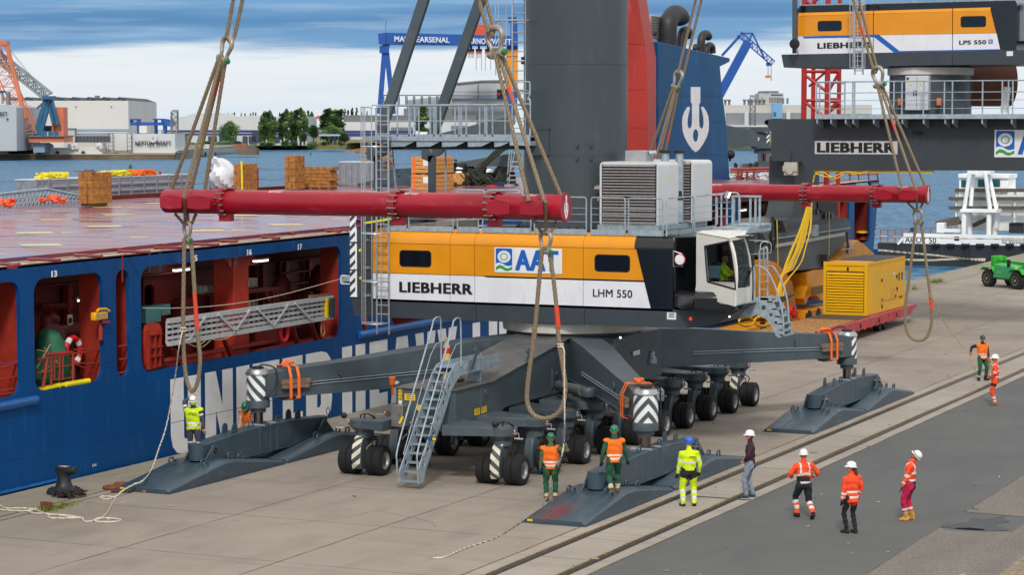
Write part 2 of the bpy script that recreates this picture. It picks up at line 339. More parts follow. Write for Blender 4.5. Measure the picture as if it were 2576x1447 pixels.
blob('wet_patch',[atZ(HH(*p)) for p in ((1650,1000),(1900,960),(1960,920),(2080,930),(2230,900),(2240,935),(2300,955),(2160,985),(2280,1035),(2150,1045),(1950,1035))],tar,.014)
puddle=mat('puddle_water',(20,22,24),.04,0,0,spec=.8)
blob('puddle',[atZ(HH(*p)) for p in ((1790,1020),(1900,1016),(2050,1030),(2040,1038),(1880,1030))],puddle,.018,seed=4)
block=mat('paving_block',(140,124,104),.9,0,.3,3)
pb=MB()
for i in range(14):
 for j in range(8):
  o=atZ(HH(2225,1447))+e1*(-1.5+i*.33)+Vector((e1.y,-e1.x,0))*(.16*j+.05)+UP*.02
  pb.cbox(o,.15,.31,.02,rot=Matrix.Rotation(math.atan2(e1.y,e1.x)-PI/2,3,'Z'))
tag(pb.build('block_paving',block),kind='structure')
jb=MB(); mo=MB(); rj=random.Random(3)
def jointline(mb,a,b,w,z):
 a,b=Vector(a),Vector(b); n=max(2,int((b-a).length/.5)); d=(b-a).normalized(); s=Vector((-d.y,d.x,0)); vs=[]; off=0
 for i in range(n+1):
  p=a+(b-a)*i/n; off=off*.8+rj.uniform(-.012,.012); ww=w*rj.uniform(.5,1.2)
  vs+=[(p+s*(off-ww/2))+UP*z,(p+s*(off+ww/2))+UP*z]
 mb.add(vs,[(2*i,2*i+1,2*i+3,2*i+2) for i in range(n)])
xs=[QX+1.4,-33.9,-29.35,-25.6]
for x in (-30.4,-26.2): jointline(jb,(x,20,0),(x,300,0),.022,.010)
for k in range(-2,45):
 y=45.1+5.05*k
 jointline(jb,(QX+1.4,y-.6,0),(-21.8,y-.6,0),.016,.010); jointline(jb,(-21.8,y*1.0,0),(-19.3,y,0),.018,.010); jointline(jb,(-21.75,y+2.5,0),(-19.3,y+2.5,0),.02,.010)
jointline(jb,(QX+1.38,10,0),(QX+1.0,300,0),.05,.010); jointline(jb,(QX+1.72,10,0),(QX+1.5,300,0),.035,.010)
jointline(jb,(-19.27,20,0),(-19.27,300,0),.035,.012)
jointline(jb,q0,p2,.05,.012); jointline(jb,atZ(HH(1880,865)),atZ(HH(2429,520))+e1*30,.05,.012); jointline(jb,atZ(HH(1880,865)),atZ(HH(2429,910)),.06,.012); jointline(jb,atZ(HH(1640,1005)),atZ(HH(1740,950)),.05,.012)
jointline(jb,atZ(HH(2310,1050)),atZ(HH(2429,970)),.05,.012)
rk=random.Random(15)
def crack(p,a,n,w):
 p=Vector((*p,0))
 for k in range(n): a+=rk.uniform(-.5,.5); q=p+Vector((math.cos(a),math.sin(a),0))*rk.uniform(.3,.7); jointline(jb,p,q,w,.0125); p=q
for p,a,n in (((-17.5,50),1.3,10),((-14,62),2.4,8),((-12.5,72),1.5,12),((-29,48.5),.3,7),((-25,50),2.6,6),((-16,85),1.2,10)): crack(p,a,n,.014)
tag(jb.build('slab_joints',joint,smooth=False),kind='structure')
jointline(mo,(-21.78,20,0),(-21.78,300,0),.05,.012)
for x in (-21.2,-19.75): jointline(mo,(x-.13,20,0),(x-.13,300,0),.07,.016)
tag(mo.build('joint_moss',moss,smooth=False),kind='stuff');
for i,x in enumerate((-21.2,-19.75)):
 t=thing('crane_rail',['steel rail with mossy groove running past the flat pads, nearer the wheels','steel rail sunk in concrete right beside the dark asphalt'][i],'rail',(x,100,0),0,'rails along the quay')
 MB().box(x-.105,x+.105,0,400,-.02,.011).build('rail_groove',groove,t,smooth=False); MB().box(x-.035,x+.035,0,400,-.02,.022).build('rail_head',railm,t,smooth=False); MB().box(x+.06,x+.095,0,400,-.02,.019).build('guard_rail',railm,t,smooth=False)
p=atZ(FF(2040,655)); MB().box(-21.0,-19.3,p.y-.06,p.y+.06,0,.014).build('drain_channel',groove)['kind']='structure'
db=MB(); rr=random.Random(11)
for i in range(130):
 x=rr.uniform(-35,-10); y=rr.uniform(46,110); a=rr.uniform(0,PI); l_=rr.choice((.05,.08,.12,.25)); db.cbox((x,y,.022),l_,.035*rr.uniform(.6,1.4),.015,rot=Matrix.Rotation(a,3,'Z'))
tag(db.build('ground_litter',mat('litter',(116,96,76),.9,0,.6,1.3,col2=(190,180,160))),kind='stuff')
tf=MB()
for c,n_ in ((GG(640,625),160),(GG(500,665),110),(M4(1545,955),140),(M4(1590,950),80),(M4(1380,1010),60)):
 o=atZ(c)
 for i in range(n_):
  r_=abs(rr.gauss(0,.22)); a=rr.uniform(0,2*PI); b=o+Vector((math.cos(a)*r_*.7,math.sin(a)*r_*1.6,0)); h=rr.uniform(.04,.16)*(2.2 if c[0]>1500 else 1); q=Vector((rr.uniform(-.06,.06),rr.uniform(-.06,.06),h)); sd=Vector((rr.uniform(-.02,.02),rr.uniform(-.02,.02),0))
  tf.add([b-sd,b+sd,b+q],[(0,1,2)])
tag(tf.build('grass_tufts',mat('tuft_green',(108,120,40),.9,0,.4,8),smooth=False),kind='stuff')
wm=bpy.data.materials.new('river_water'); wm.use_nodes=True; n=wm.node_tree.nodes; l=wm.node_tree.links; b=n['Principled BSDF']
g_=n.new('ShaderNodeNewGeometry'); mpn=n.new('ShaderNodeMapping'); mpn.inputs['Scale'].default_value=(1,1,1); l.new(g_.outputs['Position'],mpn.inputs[0])
t1=n.new('ShaderNodeTexNoise'); t1.inputs['Scale'].default_value=.55; t1.inputs['Detail'].default_value=7; t1.inputs['Roughness'].default_value=.62; l.new(mpn.outputs[0],t1.inputs[0])
mp3=n.new('ShaderNodeMapping'); mp3.inputs['Scale'].default_value=(.02,.05,1); l.new(g_.outputs['Position'],mp3.inputs[0])
t2=n.new('ShaderNodeTexNoise'); t2.inputs['Scale'].default_value=1; t2.inputs['Detail'].default_value=5; l.new(mp3.outputs[0],t2.inputs[0])
mp4=n.new('ShaderNodeMapping'); mp4.inputs['Scale'].default_value=(.8,1.6,1); mp4.inputs['Rotation'].default_value=(0,0,.5); l.new(g_.outputs['Position'],mp4.inputs[0]); t4=n.new('ShaderNodeTexNoise'); t4.inputs['Scale'].default_value=1.5; t4.inputs['Detail'].default_value=4; l.new(mp4.outputs[0],t4.inputs[0]); ad=n.new('ShaderNodeMath'); ad.operation='ADD'; l.new(t1.outputs[0],ad.inputs[0]); l.new(t4.outputs[0],ad.inputs[1])
mr=n.new('ShaderNodeMapRange'); mr.inputs[1].default_value=.82; mr.inputs[2].default_value=1.16; l.new(ad.outputs[0],mr.inputs[0])
mx=n.new('ShaderNodeMix'); mx.data_type='RGBA'; mx.inputs[6].default_value=(*lin((18,64,106)),1); mx.inputs[7].default_value=(*lin((92,150,188)),1); l.new(mr.outputs[0],mx.inputs[0])  # sky reflection and light and dark of ripples painted into the base colour
mx2=n.new('ShaderNodeMix'); mx2.data_type='RGBA'; mx2.blend_type='MULTIPLY'; mx2.inputs[0].default_value=.35; l.new(mx.outputs[2],mx2.inputs[6]); l.new(t2.outputs[0],mx2.inputs[7])
l.new(mx2.outputs[2],b.inputs['Base Color']); b.inputs['Roughness'].default_value=.4; b.inputs['Specular IOR Level'].default_value=.07
bp=n.new('ShaderNodeBump'); bp.inputs['Strength'].default_value=.9; bp.inputs['Distance'].default_value=.35; l.new(ad.outputs[0],bp.inputs['Height']); l.new(bp.outputs[0],b.inputs['Normal'])
sheet('river_water',[(-3500,-600),(QX+.5,-600),(QX-4.5,900),(2500,900),(2500,4200),(-3500,4200)],wm,-2.0)
# ================================================================ heavy-lift cargo ship along the quay
HX=-37.75
def hz(y,z): return z+.0062*(y-50)
ship=thing('cargo_ship','blue heavy-lift cargo ship with open red side galleries moored along the quay','ship',(-49,90,-2))
wins=[(40,50.6,.4),(51.22,54.45,.42),(55.1,55.78,.33),(56.37,68.43,.42),(69.9,70.55,.32),(72.1,84.0,.42),(85.4,97,.42),(98.6,108,.42),(109.4,118.6,.42),(120,125.2,.42),(126.6,128.9,.42)]
holes=[rrect(a,2.57,b,5.66,r) for a,b,r in wins]+[rrect(130.0,2.45,133.4,6.0,.4)]
fl=flat('hull_side',[(30,-6),(131.5,-6),(134.2,2.2),(135.2,6.0),(135.2,6.06),(30,6.06)],holes,lambda u,v:(HX,u,hz(u,v)),(-.12,0,0),hull_b,ship)
mb=MB()
mb.box(-62,HX-.12,30,130,-6,2.45); mb.box(-62,-61.8,30,135,2,6.2); mb.prism([(HX-.15,130,2.3),(HX-.15,130,-6),(-62,130,-6),(-62,130,2.3)],(0,1.5,0)); mb.prism([(HX,135.2,2.4),(HX,131.5,-4),(-50,137,-4),(-50,142,2.4)],(0,0,0.01)); mb.build('hull_body',hull_b,ship,smooth=False)
mb=MB()
for y0,y1,z in ((30,135,.9),(30,51.2,3.5),(54.45,55.1,3.5),(55.8,56.37,3.5),(54.45,55.1,3.95),(55.8,56.4,3.95),(68.45,69.9,3.5),(68.45,69.9,4.1),(54.45,55.1,2.95)): mb.hexa([(HX+.001,y0,hz(y0,z)),(HX+.008,y0,hz(y0,z)),(HX+.008,y1,hz(y1,z)),(HX+.001,y1,hz(y1,z)),(HX+.001,y0,hz(y0,z)+.016),(HX+.008,y0,hz(y0,z)+.016),(HX+.008,y1,hz(y1,z)+.016),(HX+.001,y1,hz(y1,z)+.016)])
mb.build('weld_seam',mat('hull_seam_blue',(20,74,142),.4),ship,sep=True)
for a,b,z in ((30,51.3,2.36),(69.6,86,2.50)):
 mb=MB(); mb.tube([(HX,a,hz(a,z)),(HX,b-.1,hz(b,z)),(HX-.1,b+.05,hz(b,z))],.14,10); mb.build('rubbing_strake',mat('strake_blue',(24,92,160),.35),ship)
mb=MB(); mb.tube([(HX+.05,30,0.06),(HX+.05,52.2,0.06)],.05,6); mb.build('rubbing_strake',MATS['strake_blue'],ship)
MB().box(HX-.02,HX+.006,55.42,55.47,hz(55.4,5.3),hz(55.4,6.06)).build('expansion_slit',ship_r2,ship)
def G(ch,s=.42):
 h=.20
 if ch=='I': return [[(0,0),(1,0),(1,1),(0,1)]]
 if ch=='U': return [[(0,1),(0,.28),(.06,.12),(.2,.03),(.42,0),(.58,0),(.8,.03),(.94,.12),(1,.28),(1,1),(.57,1),(.57,.22),(.53,.19),(.47,.19),(.43,.22),(.43,1)]]
 if ch=='N': return [[(0,0),(.38,0),(.38,.48),(.62,0),(1,0),(1,1),(.62,1),(.62,.52),(.38,1),(0,1)]]
 if ch=='T': return [[(.28,0),(.72,0),(.72,.8),(1,.8),(1,1),(0,1),(0,.8),(.28,.8)]]
 if ch=='E': return [[(0,0),(1,0),(1,h),(.52,h),(.52,.41),(.92,.41),(.92,.6),(.52,.6),(.52,.8),(1,.8),(1,1),(0,1)]]
 if ch=='F': return [[(0,0),(.52,0),(.52,.4),(.92,.4),(.92,.6),(.52,.6),(.52,.8),(1,.8),(1,1),(0,1)]]
 if ch=='L': return [[(0,0),(1,0),(1,h),(.52,h),(.52,1),(0,1)]]
 if ch=='H': return [[(0,0),(.42,0),(.42,.4),(.58,.4),(.58,0),(1,0),(1,1),(.58,1),(.58,.6),(.42,.6),(.42,1),(0,1)]]
 if ch=='D': return [[(0,0),(.6,0),(.8,.03),(.94,.12),(1,.28),(1,.72),(.94,.88),(.8,.97),(.6,1),(0,1)],[(.42,.2),(.42,.8),(.52,.8),(.57,.76),(.57,.24),(.52,.2)]]
 if ch=='A': return [[(0,0),(.38,0),(.42,.2),(.58,.2),(.62,0),(1,0),(.74,1),(.26,1)],[(.45,.38),(.5,.74),(.55,.38)]]
 if ch=='V': return [[(.3,0),(.7,0),(1,1),(.6,1),(.5,.4),(.4,1),(0,1)]]
 if ch=='Y': return [[(.28,0),(.72,0),(.72,.4),(1,1),(.58,1),(.5,.66),(.42,1),(0,1),(.28,.4)]]
for ch,a,b in (('U',57.87,59.54),('N',59.79,61.39),('I',61.61,62.39),('T',62.6,64.25),('E',64.46,65.75),('D',65.98,67.73),('H',68.45,70.1),('E',70.42,71.75),('A',72.0,73.75),('V',73.9,75.55),('Y',75.7,77.35),('L',78.7,79.95),('I',80.15,80.9),('F',81.1,82.35),('T',82.5,84.1)):
 gl=G(ch); sc=lambda p:(a+p[0]*(b-a),-.1+p[1]*2.32)
 flat('hull_lettering',[sc(p) for p in gl[0]],[[sc(p) for p in q] for q in gl[1:]],lambda u,v:(HX+.007,u,hz(58+(u-58)*.5,v)),(-.004,0,0),white_t,ship)
def stext(s,p,q,m=white_t,bold=.02):     # text on the hull between two picture points (lower left, upper right)
 a,b=atX(p,HX),atX(q,HX); text(s,a+Vector((.004,0,0)),(0,1,.006),(0,0,1),b.y-a.y,b.z-a.z,m,ship,bold,name='hull_lettering')
stext('13',M1(415,910),M1(461,853),bold=.06); stext('15',M1(1557,782),M1(1601,728),bold=.06); stext('16',M1(2005,732),M1(2042,680),bold=.06); stext('17',M2(350,688),M2(384,637),bold=.06)
stext('DS',R1(750,1108),R1(782,1080)); stext('T',R1(1290,1096),R1(1335,1076)); stext('I',R1(1045,1158),R1(1050,1138)); stext('-',R1(948,1178),R1(998,1162))
p=atX(R1(768,1148),HX); MB().lathe(p+Vector((.01,0,0)),[(.07,0),(.1,0),(.1,.03),(.07,.03)],16,(1,0,0)).build('drain_outlet',hull_b,ship)
MB().bar(p+Vector((.006,0,-.1)),p+Vector((.006,0,-.45)),.012,.05).build('drain_stain',mat('stain_teal',(30,110,140),.6),ship)
for q,r_ in ((R2(595,655),.13),(R2(648,645),.14)):
 c=atX(q,HX); MB().lathe(c,[(r_,-.02),(r_,.012),(r_*.75,.012),(r_*.75,-.02)],16,(1,0,0)).build('drain_outlet',hull_b,ship)
for a in (M1(1215,720),M1(1300,720),M1(1868,690),M1(1915,690)):
 c=atX(a,HX); MB().box(HX+.001,HX+.005,c.y-.03,c.y+.03,c.z-.52,c.z+.1).build('rust_streak',mat('green_streak',(20,74,104),.7,0,.3,8),ship)
mb=MB(); mb.box(-41.6,HX-.13,30,134,2.45,2.55); mb.box(-41.8,-41.6,30,134,2.4,6.2); mb.box(-41.6,HX-.13,30,134,6.0,6.06); mb.box(-41.6,HX-.1,134,134.1,2.5,6.1); mb.build('gallery_wall',ship_r,ship,smooth=False)
mb=MB()
for a,b,r in wins:       # web frames flanking every opening and deep frames inside it
 for y in (a-.28,b+.06): mb.box(HX-.85,HX-.13,y,y+.22,2.55,6.0)
for y in (44,47.5,60.2,66.4,75,79,88,92,102,105,112,115): mb.box(-41.6,-41.1,y,y+.16,2.55,6)
mb.build('web_frame',ship_r2,ship,sep=True)
fr=lambda y,z0,z1,x=-41.5,wd=.16: MB().prism([(x,y-wd,z0),(x,y+wd,z0),(x,y+wd,z1),(x,y,z1+.35),(x,y-wd,z1)],(.14,0,0))
mb=MB()
dpx=-41.4
for q in (VV(1225,600),VV(1455,600),VV(1680,600),M1(555,1200),M1(30,1200)):
 y=atX(q,dpx).y; mb.prism([(-41.5,y-.12,2.6),(-41.5,y+.12,2.6),(-41.5,y+.12,4.9),(-41.5,y,5.25),(-41.5,y-.12,4.9)],(.2,0,0))
for k in range(24): y=78+k*2.1; mb.prism([(-41.5,y-.12,2.6),(-41.5,y+.12,2.6),(-41.5,y+.12,4.9),(-41.5,y,5.25),(-41.5,y-.12,4.9)],(.2,0,0))
mb.build('wall_stiffener',ship_r2,ship,sep=True)
mb=MB(); mb.box(-40.2,-39.9,30,133,5.25,5.6); mb.box(-40.4,-39.7,30,133,5.2,5.25)
for y in range(42,132,3): mb.box(-40.15,-39.95,y,y+.12,5.6,6.0)
mb.build('ceiling_girder',ship_r,ship)
a=atX(VV(935,800),HX-.5); mb=MB(); mb.box(HX-1.2,HX-.45,a.y,a.y+.9,2.5,6.05); mb.prism([(HX-.5,a.y-.9,6.0),(HX-.5,a.y,6.0),(HX-.5,a.y,5.3)],(-.1,0,0)); mb.prism([(HX-.5,a.y+1.8,6.0),(HX-.5,a.y+.9,6.0),(HX-.5,a.y+.9,5.3)],(-.1,0,0)); mb.build('pillar',mat('pillar_red',(172,50,30),.5,0,.15),ship,bevel=.02)
mb=MB()
def hp(q,dx=.25): return atX(q,HX-dx)
mb.tube([hp(VV(240,1300)),hp(VV(840,1190)),hp(VV(850,1250))],.085,8); mb.tube([hp(VV(900,1175)),hp(VV(1380,1090))],.085,8); mb.tube([hp(VV(1800,1080)),hp(VV(1960,1050))],.07,8)
for p,q in (((350,1175),(430,1370)),((850,1090),(920,1260)),((1700,920),(1760,1110)),((1520,960),(1570,1140))): mb.bar(hp(VV(*p)),hp(VV(*q)),.05,.16,(1,0,0))
mb.build('gallery_rail',ship_r2,ship,sep=True)
mb=MB()   # ventilation mushrooms, pumps and pipes of the gallery
def vent(y,x,h,r): mb.lathe((x,y,2.55),[(r*.55,0),(r*.55,h*.6),(r,h*.62),(r*1.02,h*.7),(r*.8,h*.9),(r*.3,h)],16)
gq=lambda q,x=-39.8: atX(q,x)
for q,h,r in ((VV(465,820),1.75,.5),(VV(1415,640),2.2,.36),(VV(1790,620),2.4,.4),(M1(390,1290),1.5,.33),(VV(720,880),1.2,.3)): p=gq(q); vent(p.y,p.x,h,r)
for y in (80,93,104,114): vent(y,-39.6,1.8,.42); mb.box(-40.4,-39.6,y+2,y+3.6,2.55,3.7); mb.tube([(-40.6,y,3.2),(-40.6,y+8,3.2)],.2,10)
mb.tube(smoothline([gq(VV(500,900)),gq(VV(520,760)),gq(VV(470,730)),gq(VV(440,780)),gq(VV(440,860))],4),.25,10); mb.tube([gq(VV(1490,685)),gq(VV(1650,660))],.24,12); mb.tube([gq(VV(1300,700)),gq(VV(1420,690))],.2,10)
for p,q in (((1040,615),(1370,585)),((1355,585),(1355,745)),((1240,620),(1290,740)),((1320,600),(1320,740))): mb.bar(gq(VV(*p),-38.9),gq(VV(*q),-38.9),.12,.18,(1,0,0))
p=gq(VV(1110,1110),-39.0); mb.box(-39.4,-38.8,p.y,p.y+1.4,p.z-.1,p.z+.5); mb.cyl((-39.1,p.y+.2,p.z+.35),(-39.1,p.y+1.5,p.z+.35),.3)
mb.tube(smoothline([gq(M1(330,1450)),gq(M1(385,1400)),gq(M1(385,1250)),gq(M1(440,1265))],4),.2,10); mb.tube([gq(M1(360,1390)),gq(M1(720,1320))],.27,12); mb.cyl(gq(M1(430,1385),-39.5),gq(M1(440,1380),-39.3),.33); mb.tube([gq(M1(320,1150),-41),gq(M1(540,1140),-41)],.12,8)
for k in range(7): z=2.9+.42*k; a0=gq(M1(580,1200),-41.3).y; mb.box(-41.55,-41.3,a0,a0+5.5,z,z+.05); mb.box(-41.55,-41.3,70.5,84,z,z+.05)
mb.build('gallery_machinery',ship_r,ship,sep=True)
wl_=[gq(VV(*q),-40.2) for q in ((60,470),(830,380),(830,1260),(60,1390))]; wf=lambda q:(gq(VV(*q),-40.2).y,gq(VV(*q),-40.2).z); arch=lambda x0,x1,y0,y1:[wf(p) for p in [(x0,y1),(x1,y1)]+[((x0+x1)/2+(x1-x0)/2*math.cos(R(t)),y0+(x1-x0)*.5-(x1-x0)*.5*math.sin(R(t))) for t in range(0,181,20)]]
flat('inner_bulkhead',[(v.y,v.z) for v in wl_],[arch(70,165,545,900),arch(365,430,680,900),arch(500,565,660,900),arch(635,710,650,880)],lambda u,v:(-40.2,u,v),(-.1,0,0),ship_r,ship)
mb=MB(); mb.ball((-39.2,64.75,3.1),.1,.22,.26); mb.build('motor_fan',hose,ship)
greyb=mat('cabinet_grey',(150,148,134),.5,0,.08); tealb=mat('cabinet_teal',(96,158,156),.5,0,.08)
def cab(p,q,dx,dpt,m,st=True):
 a,b=atX(VV(*p),HX-dx),atX(VV(*q),HX-dx); o=MB().box(HX-dx,HX-dx-dpt,a.y,b.y,min(a.z,b.z),max(a.z,b.z)).build('electric_cabinet',m,ship,bevel=.015)
 if st:
  MB().box(HX-dx,HX-dx+.004,a.y+.35*(b.y-a.y)-.1,a.y+.35*(b.y-a.y)+.05,(a.z+b.z)/2-.07,(a.z+b.z)/2+.08).build('rating_plate',wh,o); MB().box(HX-dx,HX-dx+.004,a.y+.68*(b.y-a.y)-.04,a.y+.68*(b.y-a.y)+.04,(a.z+b.z)/2-.05,(a.z+b.z)/2+.07).build('warning_sticker',yel_s,o)
cab((620,638),(780,538),1.6,.3,greyb); cab((1042,585),(1180,482),1.7,.3,greyb); cab((1050,775),(1185,705),1.5,.3,greyb)
cab((85,930),(232,750),1.0,.5,tealb,False); cab((238,850),(325,735),1.1,.4,tealb,False)
for p,q,dx in (((360,408),(500,390),1.6),((1145,318),(1270,298),1.6)):
 a,b=atX(VV(*p),HX-dx),atX(VV(*q),HX-dx); lf=MB().box(HX-dx-.1,HX-dx+.1,a.y,b.y,a.z+.03,a.z+.09).build('strip_lamp',wh,ship); MB().box(HX-dx-.07,HX-dx+.07,a.y+.03,b.y-.03,a.z-.03,a.z+.03).build('lamp_tube',lamp,lf)
a,b=atX(M1(640,1100),HX-1.6),atX(M1(730,1088),HX-1.6); lf=MB().box(HX-1.7,HX-1.5,a.y,b.y,a.z+.03,a.z+.1).build('strip_lamp',wh,ship); MB().box(HX-1.67,HX-1.53,a.y+.03,b.y-.03,a.z-.03,a.z+.03).build('lamp_tube',lamp,lf)
for q in ((1925,355),):
 pass
a=atX(QQ(350,322),HX-1.5); lf=MB().box(HX-1.6,HX-1.4,a.y-.5,a.y+.9,a.z,a.z+.08).build('strip_lamp',wh,ship); MB().box(HX-1.57,HX-1.43,a.y-.45,a.y+.85,a.z-.06,a.z).build('lamp_tube',lamp,lf)
fn=lambda q:(atX(VV(*q),HX-.06).y,atX(VV(*q),HX-.06).z)
out_=[fn(q) for q in ((75,1310),(75,1010),(95,950),(150,918),(215,925),(240,980),(235,1350),(110,1385))]
dr=flat('bulwark_door',out_,[],lambda u,v:(HX-.06,u,v),(-.1,0,0),MATS['pillar_red'],ship)
mb=MB()
for p,q in (((100,1045),(235,1025)),((105,1170),(235,1150)),((105,1260),(235,1235)),((165,1030),(165,1365)),((105,1000),(105,1380)),((215,985),(215,1350))): mb.bar(hp(VV(*p),.0),hp(VV(*q),.0),.12,.03,(0,0,1))
mb.build('door_stiffener',ship_r2,dr,sep=True)
mb=MB()
for p,q,r_ in (((300,235),(845,150),.03),((600,155),(845,150),.025),((600,265),(835,265),.02),((300,345),(440,325),.03),((375,195),(580,175),.045),((380,230),(345,490),.05),((415,220),(415,480),.035),((440,200),(440,400),.03),((485,190),(480,410),.03),((510,190),(508,400),.03),((590,170),(590,415),.05),((835,150),(835,350),.03),((610,270),(780,345),.02),((830,235),(790,370),.03),((440,300),(590,280),.02),((440,400),(590,380),.02)): mb.tube([hp(R1(*p),.18),hp(R1(*q),.18)],r_,6)
for p,q in (((0,300),(165,260)),((0,395),(170,370)),((0,490),(175,460)),((0,520),(120,505))): mb.tube([hp(R1(*p),.18),hp(R1(*q),.18)],.03,6)
for p,q in (((960,130),(1040,115)),((965,235),(1045,222)),((965,345),(1045,330))): mb.tube([hp(R1(*p),.12),hp(R1(*q),.12)],.03,6)
for p,q in (((805,1165),(865,1160)),((805,1250),(870,1245)),((805,1345),(865,1340))): mb.tube([hp(M2(*p),.12),hp(M2(*q),.12)],.03,6)
mb.build('hand_rail',ship_r2,ship,sep=True)
yb=MB(); yb.tube([hp(R1(530,440),.05),hp(R1(722,408),.05)],.075,8); yb.bar(hp(R1(330,472),.2),hp(R1(520,430),.2),.3,.06); yb.bar(hp(R1(478,430),.1),hp(R1(478,470),.1),.08); yb.build('boarding_step',mat('safety_yellow',(240,222,20),.5),ship)
fl0=thing('floodlight','yellow floodlight on a red post at the ship side below number 13','floodlight',atX(M1(835,1290),HX+.1))
a,b=atX(M1(782,1265),HX+.15),atX(M1(890,1185),HX+.15)
MB().box(HX+.1,HX-.05,a.y,b.y,a.z,b.z).build('lamp_case',mat('lamp_yellow',(236,176,10),.4),fl0,bevel=.03); MB().box(HX+.1,HX+.106,a.y+.07,b.y-.07,a.z+.05,b.z-.05).build('led_panel',mat('led_grid',(176,160,120),.3,0,.5,25),fl0); MB().tube([hp(M1(785,1190),-.1),hp(M1(800,1170),-.1),hp(M1(860,1165),-.1),hp(M1(890,1185),-.1)],.035,6).build('bracket',MATS['lamp_yellow'],fl0)
mb=MB(); mb.tube([hp(M1(812,1280),0),hp(M1(815,1330),0),hp(M1(815,1420),0)],[.03,.07,.07],8); mb.bar(hp(M1(835,1275),-.1),hp(M1(888,1270),-.1),.06); mb.build('post',ship_r2,fl0)
c=hp(R1(592,165),.6); lb=thing('lifebuoy','red and white lifebuoy hanging by the rail in the ship opening under number 13','lifebuoy',c)
ring=[c+Vector((.0,math.cos(t)*.33,math.sin(t)*.37)) for t in [2*PI*i/28 for i in range(28)]]; m_=MB().tube(ring,.085,8,True); m_.build('ring',mat('buoy_red',(206,24,34),.5),lb)
mb=MB()
for k in (2,9,16,23): mb.tube([ring[k],ring[k+1],ring[k+2]],.089,8,cap=False)
mb.build('white_band',wh,lb,sep=True)
mb=MB(); c=atX(R1(400,270),HX-.8); rt=random.Random(5)
for i,(u,v) in enumerate(((0,0),)):
 mb.ball(c+Vector((0,-.1,-.05)),.55,.62,.85,18,12)
for i in range(len(mb.v)):
 v=mb.v[i]; d=v-c; k=1+.18*math.sin(6*d.y+2*d.z)+.10*math.sin(11*d.z+4*d.y); mb.v[i]=c+Vector((d.x*k,d.y*k*(1.25 if d.z<0 else 1),max(d.z*k,-.85)))
mb.tube([c+Vector((0,.2,-.1)),c+Vector((.05,.75,-.35)),c+Vector((.05,.95,-.55))],[.4,.3,.15],10)
o=mb.build('tarpaulin_cover',mat('green_tarp',(22,96,66),.55,0,.25,4,.2,6)); tag(o,'green tarpaulin tied over machinery behind the rail of the ship opening','tarpaulin')
mb=MB()
for p,q in (((300,155),(370,170)),((300,300),(410,110)),((360,140),(480,280)),((330,340),(470,240))): mb.tube([atX(R1(*p),HX-.22),atX(R1(*q),HX-.22)],.014,5)
mb.build('tie_rope',ropey,o,sep=True)
sg=flat('safety_sign',rrect(0,0,.24,.62,.01),[],lambda u,v:(atX(M1(552,1388),HX-1.9)+Vector((0,u,v*1.0))),(-.02,0,0),mat('glow_sign',(196,210,160),.5),ship)
for k in (.17,.45): c=atX(M1(552,1388),HX-1.9)+Vector((.004,.12,k)); MB().lathe(c,[(.07,0),(.09,0),(.09,.004),(.07,.004)],14,(1,0,0)).build('sign_symbol',hose,sg)
a0,a1,b0,b1=[hp(VV(*q),-.12) for q in ((300,905),(1905,672),(300,1128),(1905,862))]
gsil=mat('gangway_silver',(196,198,200),.45,.15,.1,6); gw=thing('gangway','long silver lattice gangway stowed on edge along the open ship side','gangway',b0)
gw0=MB(); gw0.bar(a0,a1,.12,.14); gw0.bar(b0,b1,.12,.14)
for k in (1,2,3): gw0.bar(a0.lerp(b0,k/4),a1.lerp(b1,k/4)-(a1-a0)*.055,.05,.09)
gw0.build('side_rail',gsil,gw,sep=True)
mb=MB()
for i in range(31): k=i/32.; mb.bar(a0.lerp(a1,k)+Vector((-.05,0,0)),b0.lerp(b1,k)+Vector((-.05,0,0)),.04,.05)
mb.build('rung',gsil,gw,sep=True)
mb=MB()
for i,k in enumerate((.10,.31,.36,.54,.60,.78)):
 up=(i%2==0); p=(b0.lerp(b1,k) if up else a0.lerp(a1,k-.04)); q=(a0.lerp(a1,k+.10) if up else b0.lerp(b1,k+.07)); mb.bar(p+Vector((.08,0,0)),q+Vector((.08,0,0)),.03,.07)
mb.build('brace',gsil,gw,sep=True)
mb=MB(); k=.945; mb.bar(a0.lerp(a1,.955),b0.lerp(b1,.955),.2,.1); mb.build('end_bracket',yel_s,gw); MB().bar(a0.lerp(a1,.985),b0.lerp(b1,.985),.3,.25).build('end_roller',mat('dark_rubber',(52,56,60),.7),gw)
mb=MB(); mb.bar(hp(VV(1690,665),-.1),hp(VV(1905,645),-.1),.1); mb.build('wooden_fender',wood3,gw)
tag(MB().tube(smoothline([hp(VV(55,775),-.05),hp(VV(300,778),-.05),hp(VV(700,760),-.05),hp(VV(1100,710),-.05),hp(VV(1500,625),-.05),hp(VV(1985,492),-.4)]),.012,5).build('tag_wire',ropew),'thin pale wire slung across the open ship side to the counterweight','wire')
mb=MB()
for q in (((480,1115),(560,1150),(640,1155),(720,1090)),((710,1080),(800,1090),(870,1075),(935,1040)),((600,1150),(680,1085))): mb.tube(smoothline([hp(VV(*p),-.2) for p in q]),.016,5)
mb.tube(smoothline([hp(VV(1810,900),-.1),hp(VV(1800,1000),-.1),hp(VV(1818,1050),-.1),hp(VV(1835,1000),-.1),hp(VV(1815,900),-.1)]),.016,5); mb.build('lashing_rope',ropey,gw,sep=True)
c=hp(VV(1435,1015),.0); mb=MB(); mb.tube([c+Vector((0,math.cos(t)*.24,math.sin(t)*.27)) for t in [2*PI*i/20 for i in range(20)]],.07,8,True); tag(mb.build('lifebuoy',MATS['buoy_red']),'red lifebuoy partly hidden below the stowed silver gangway','lifebuoy')
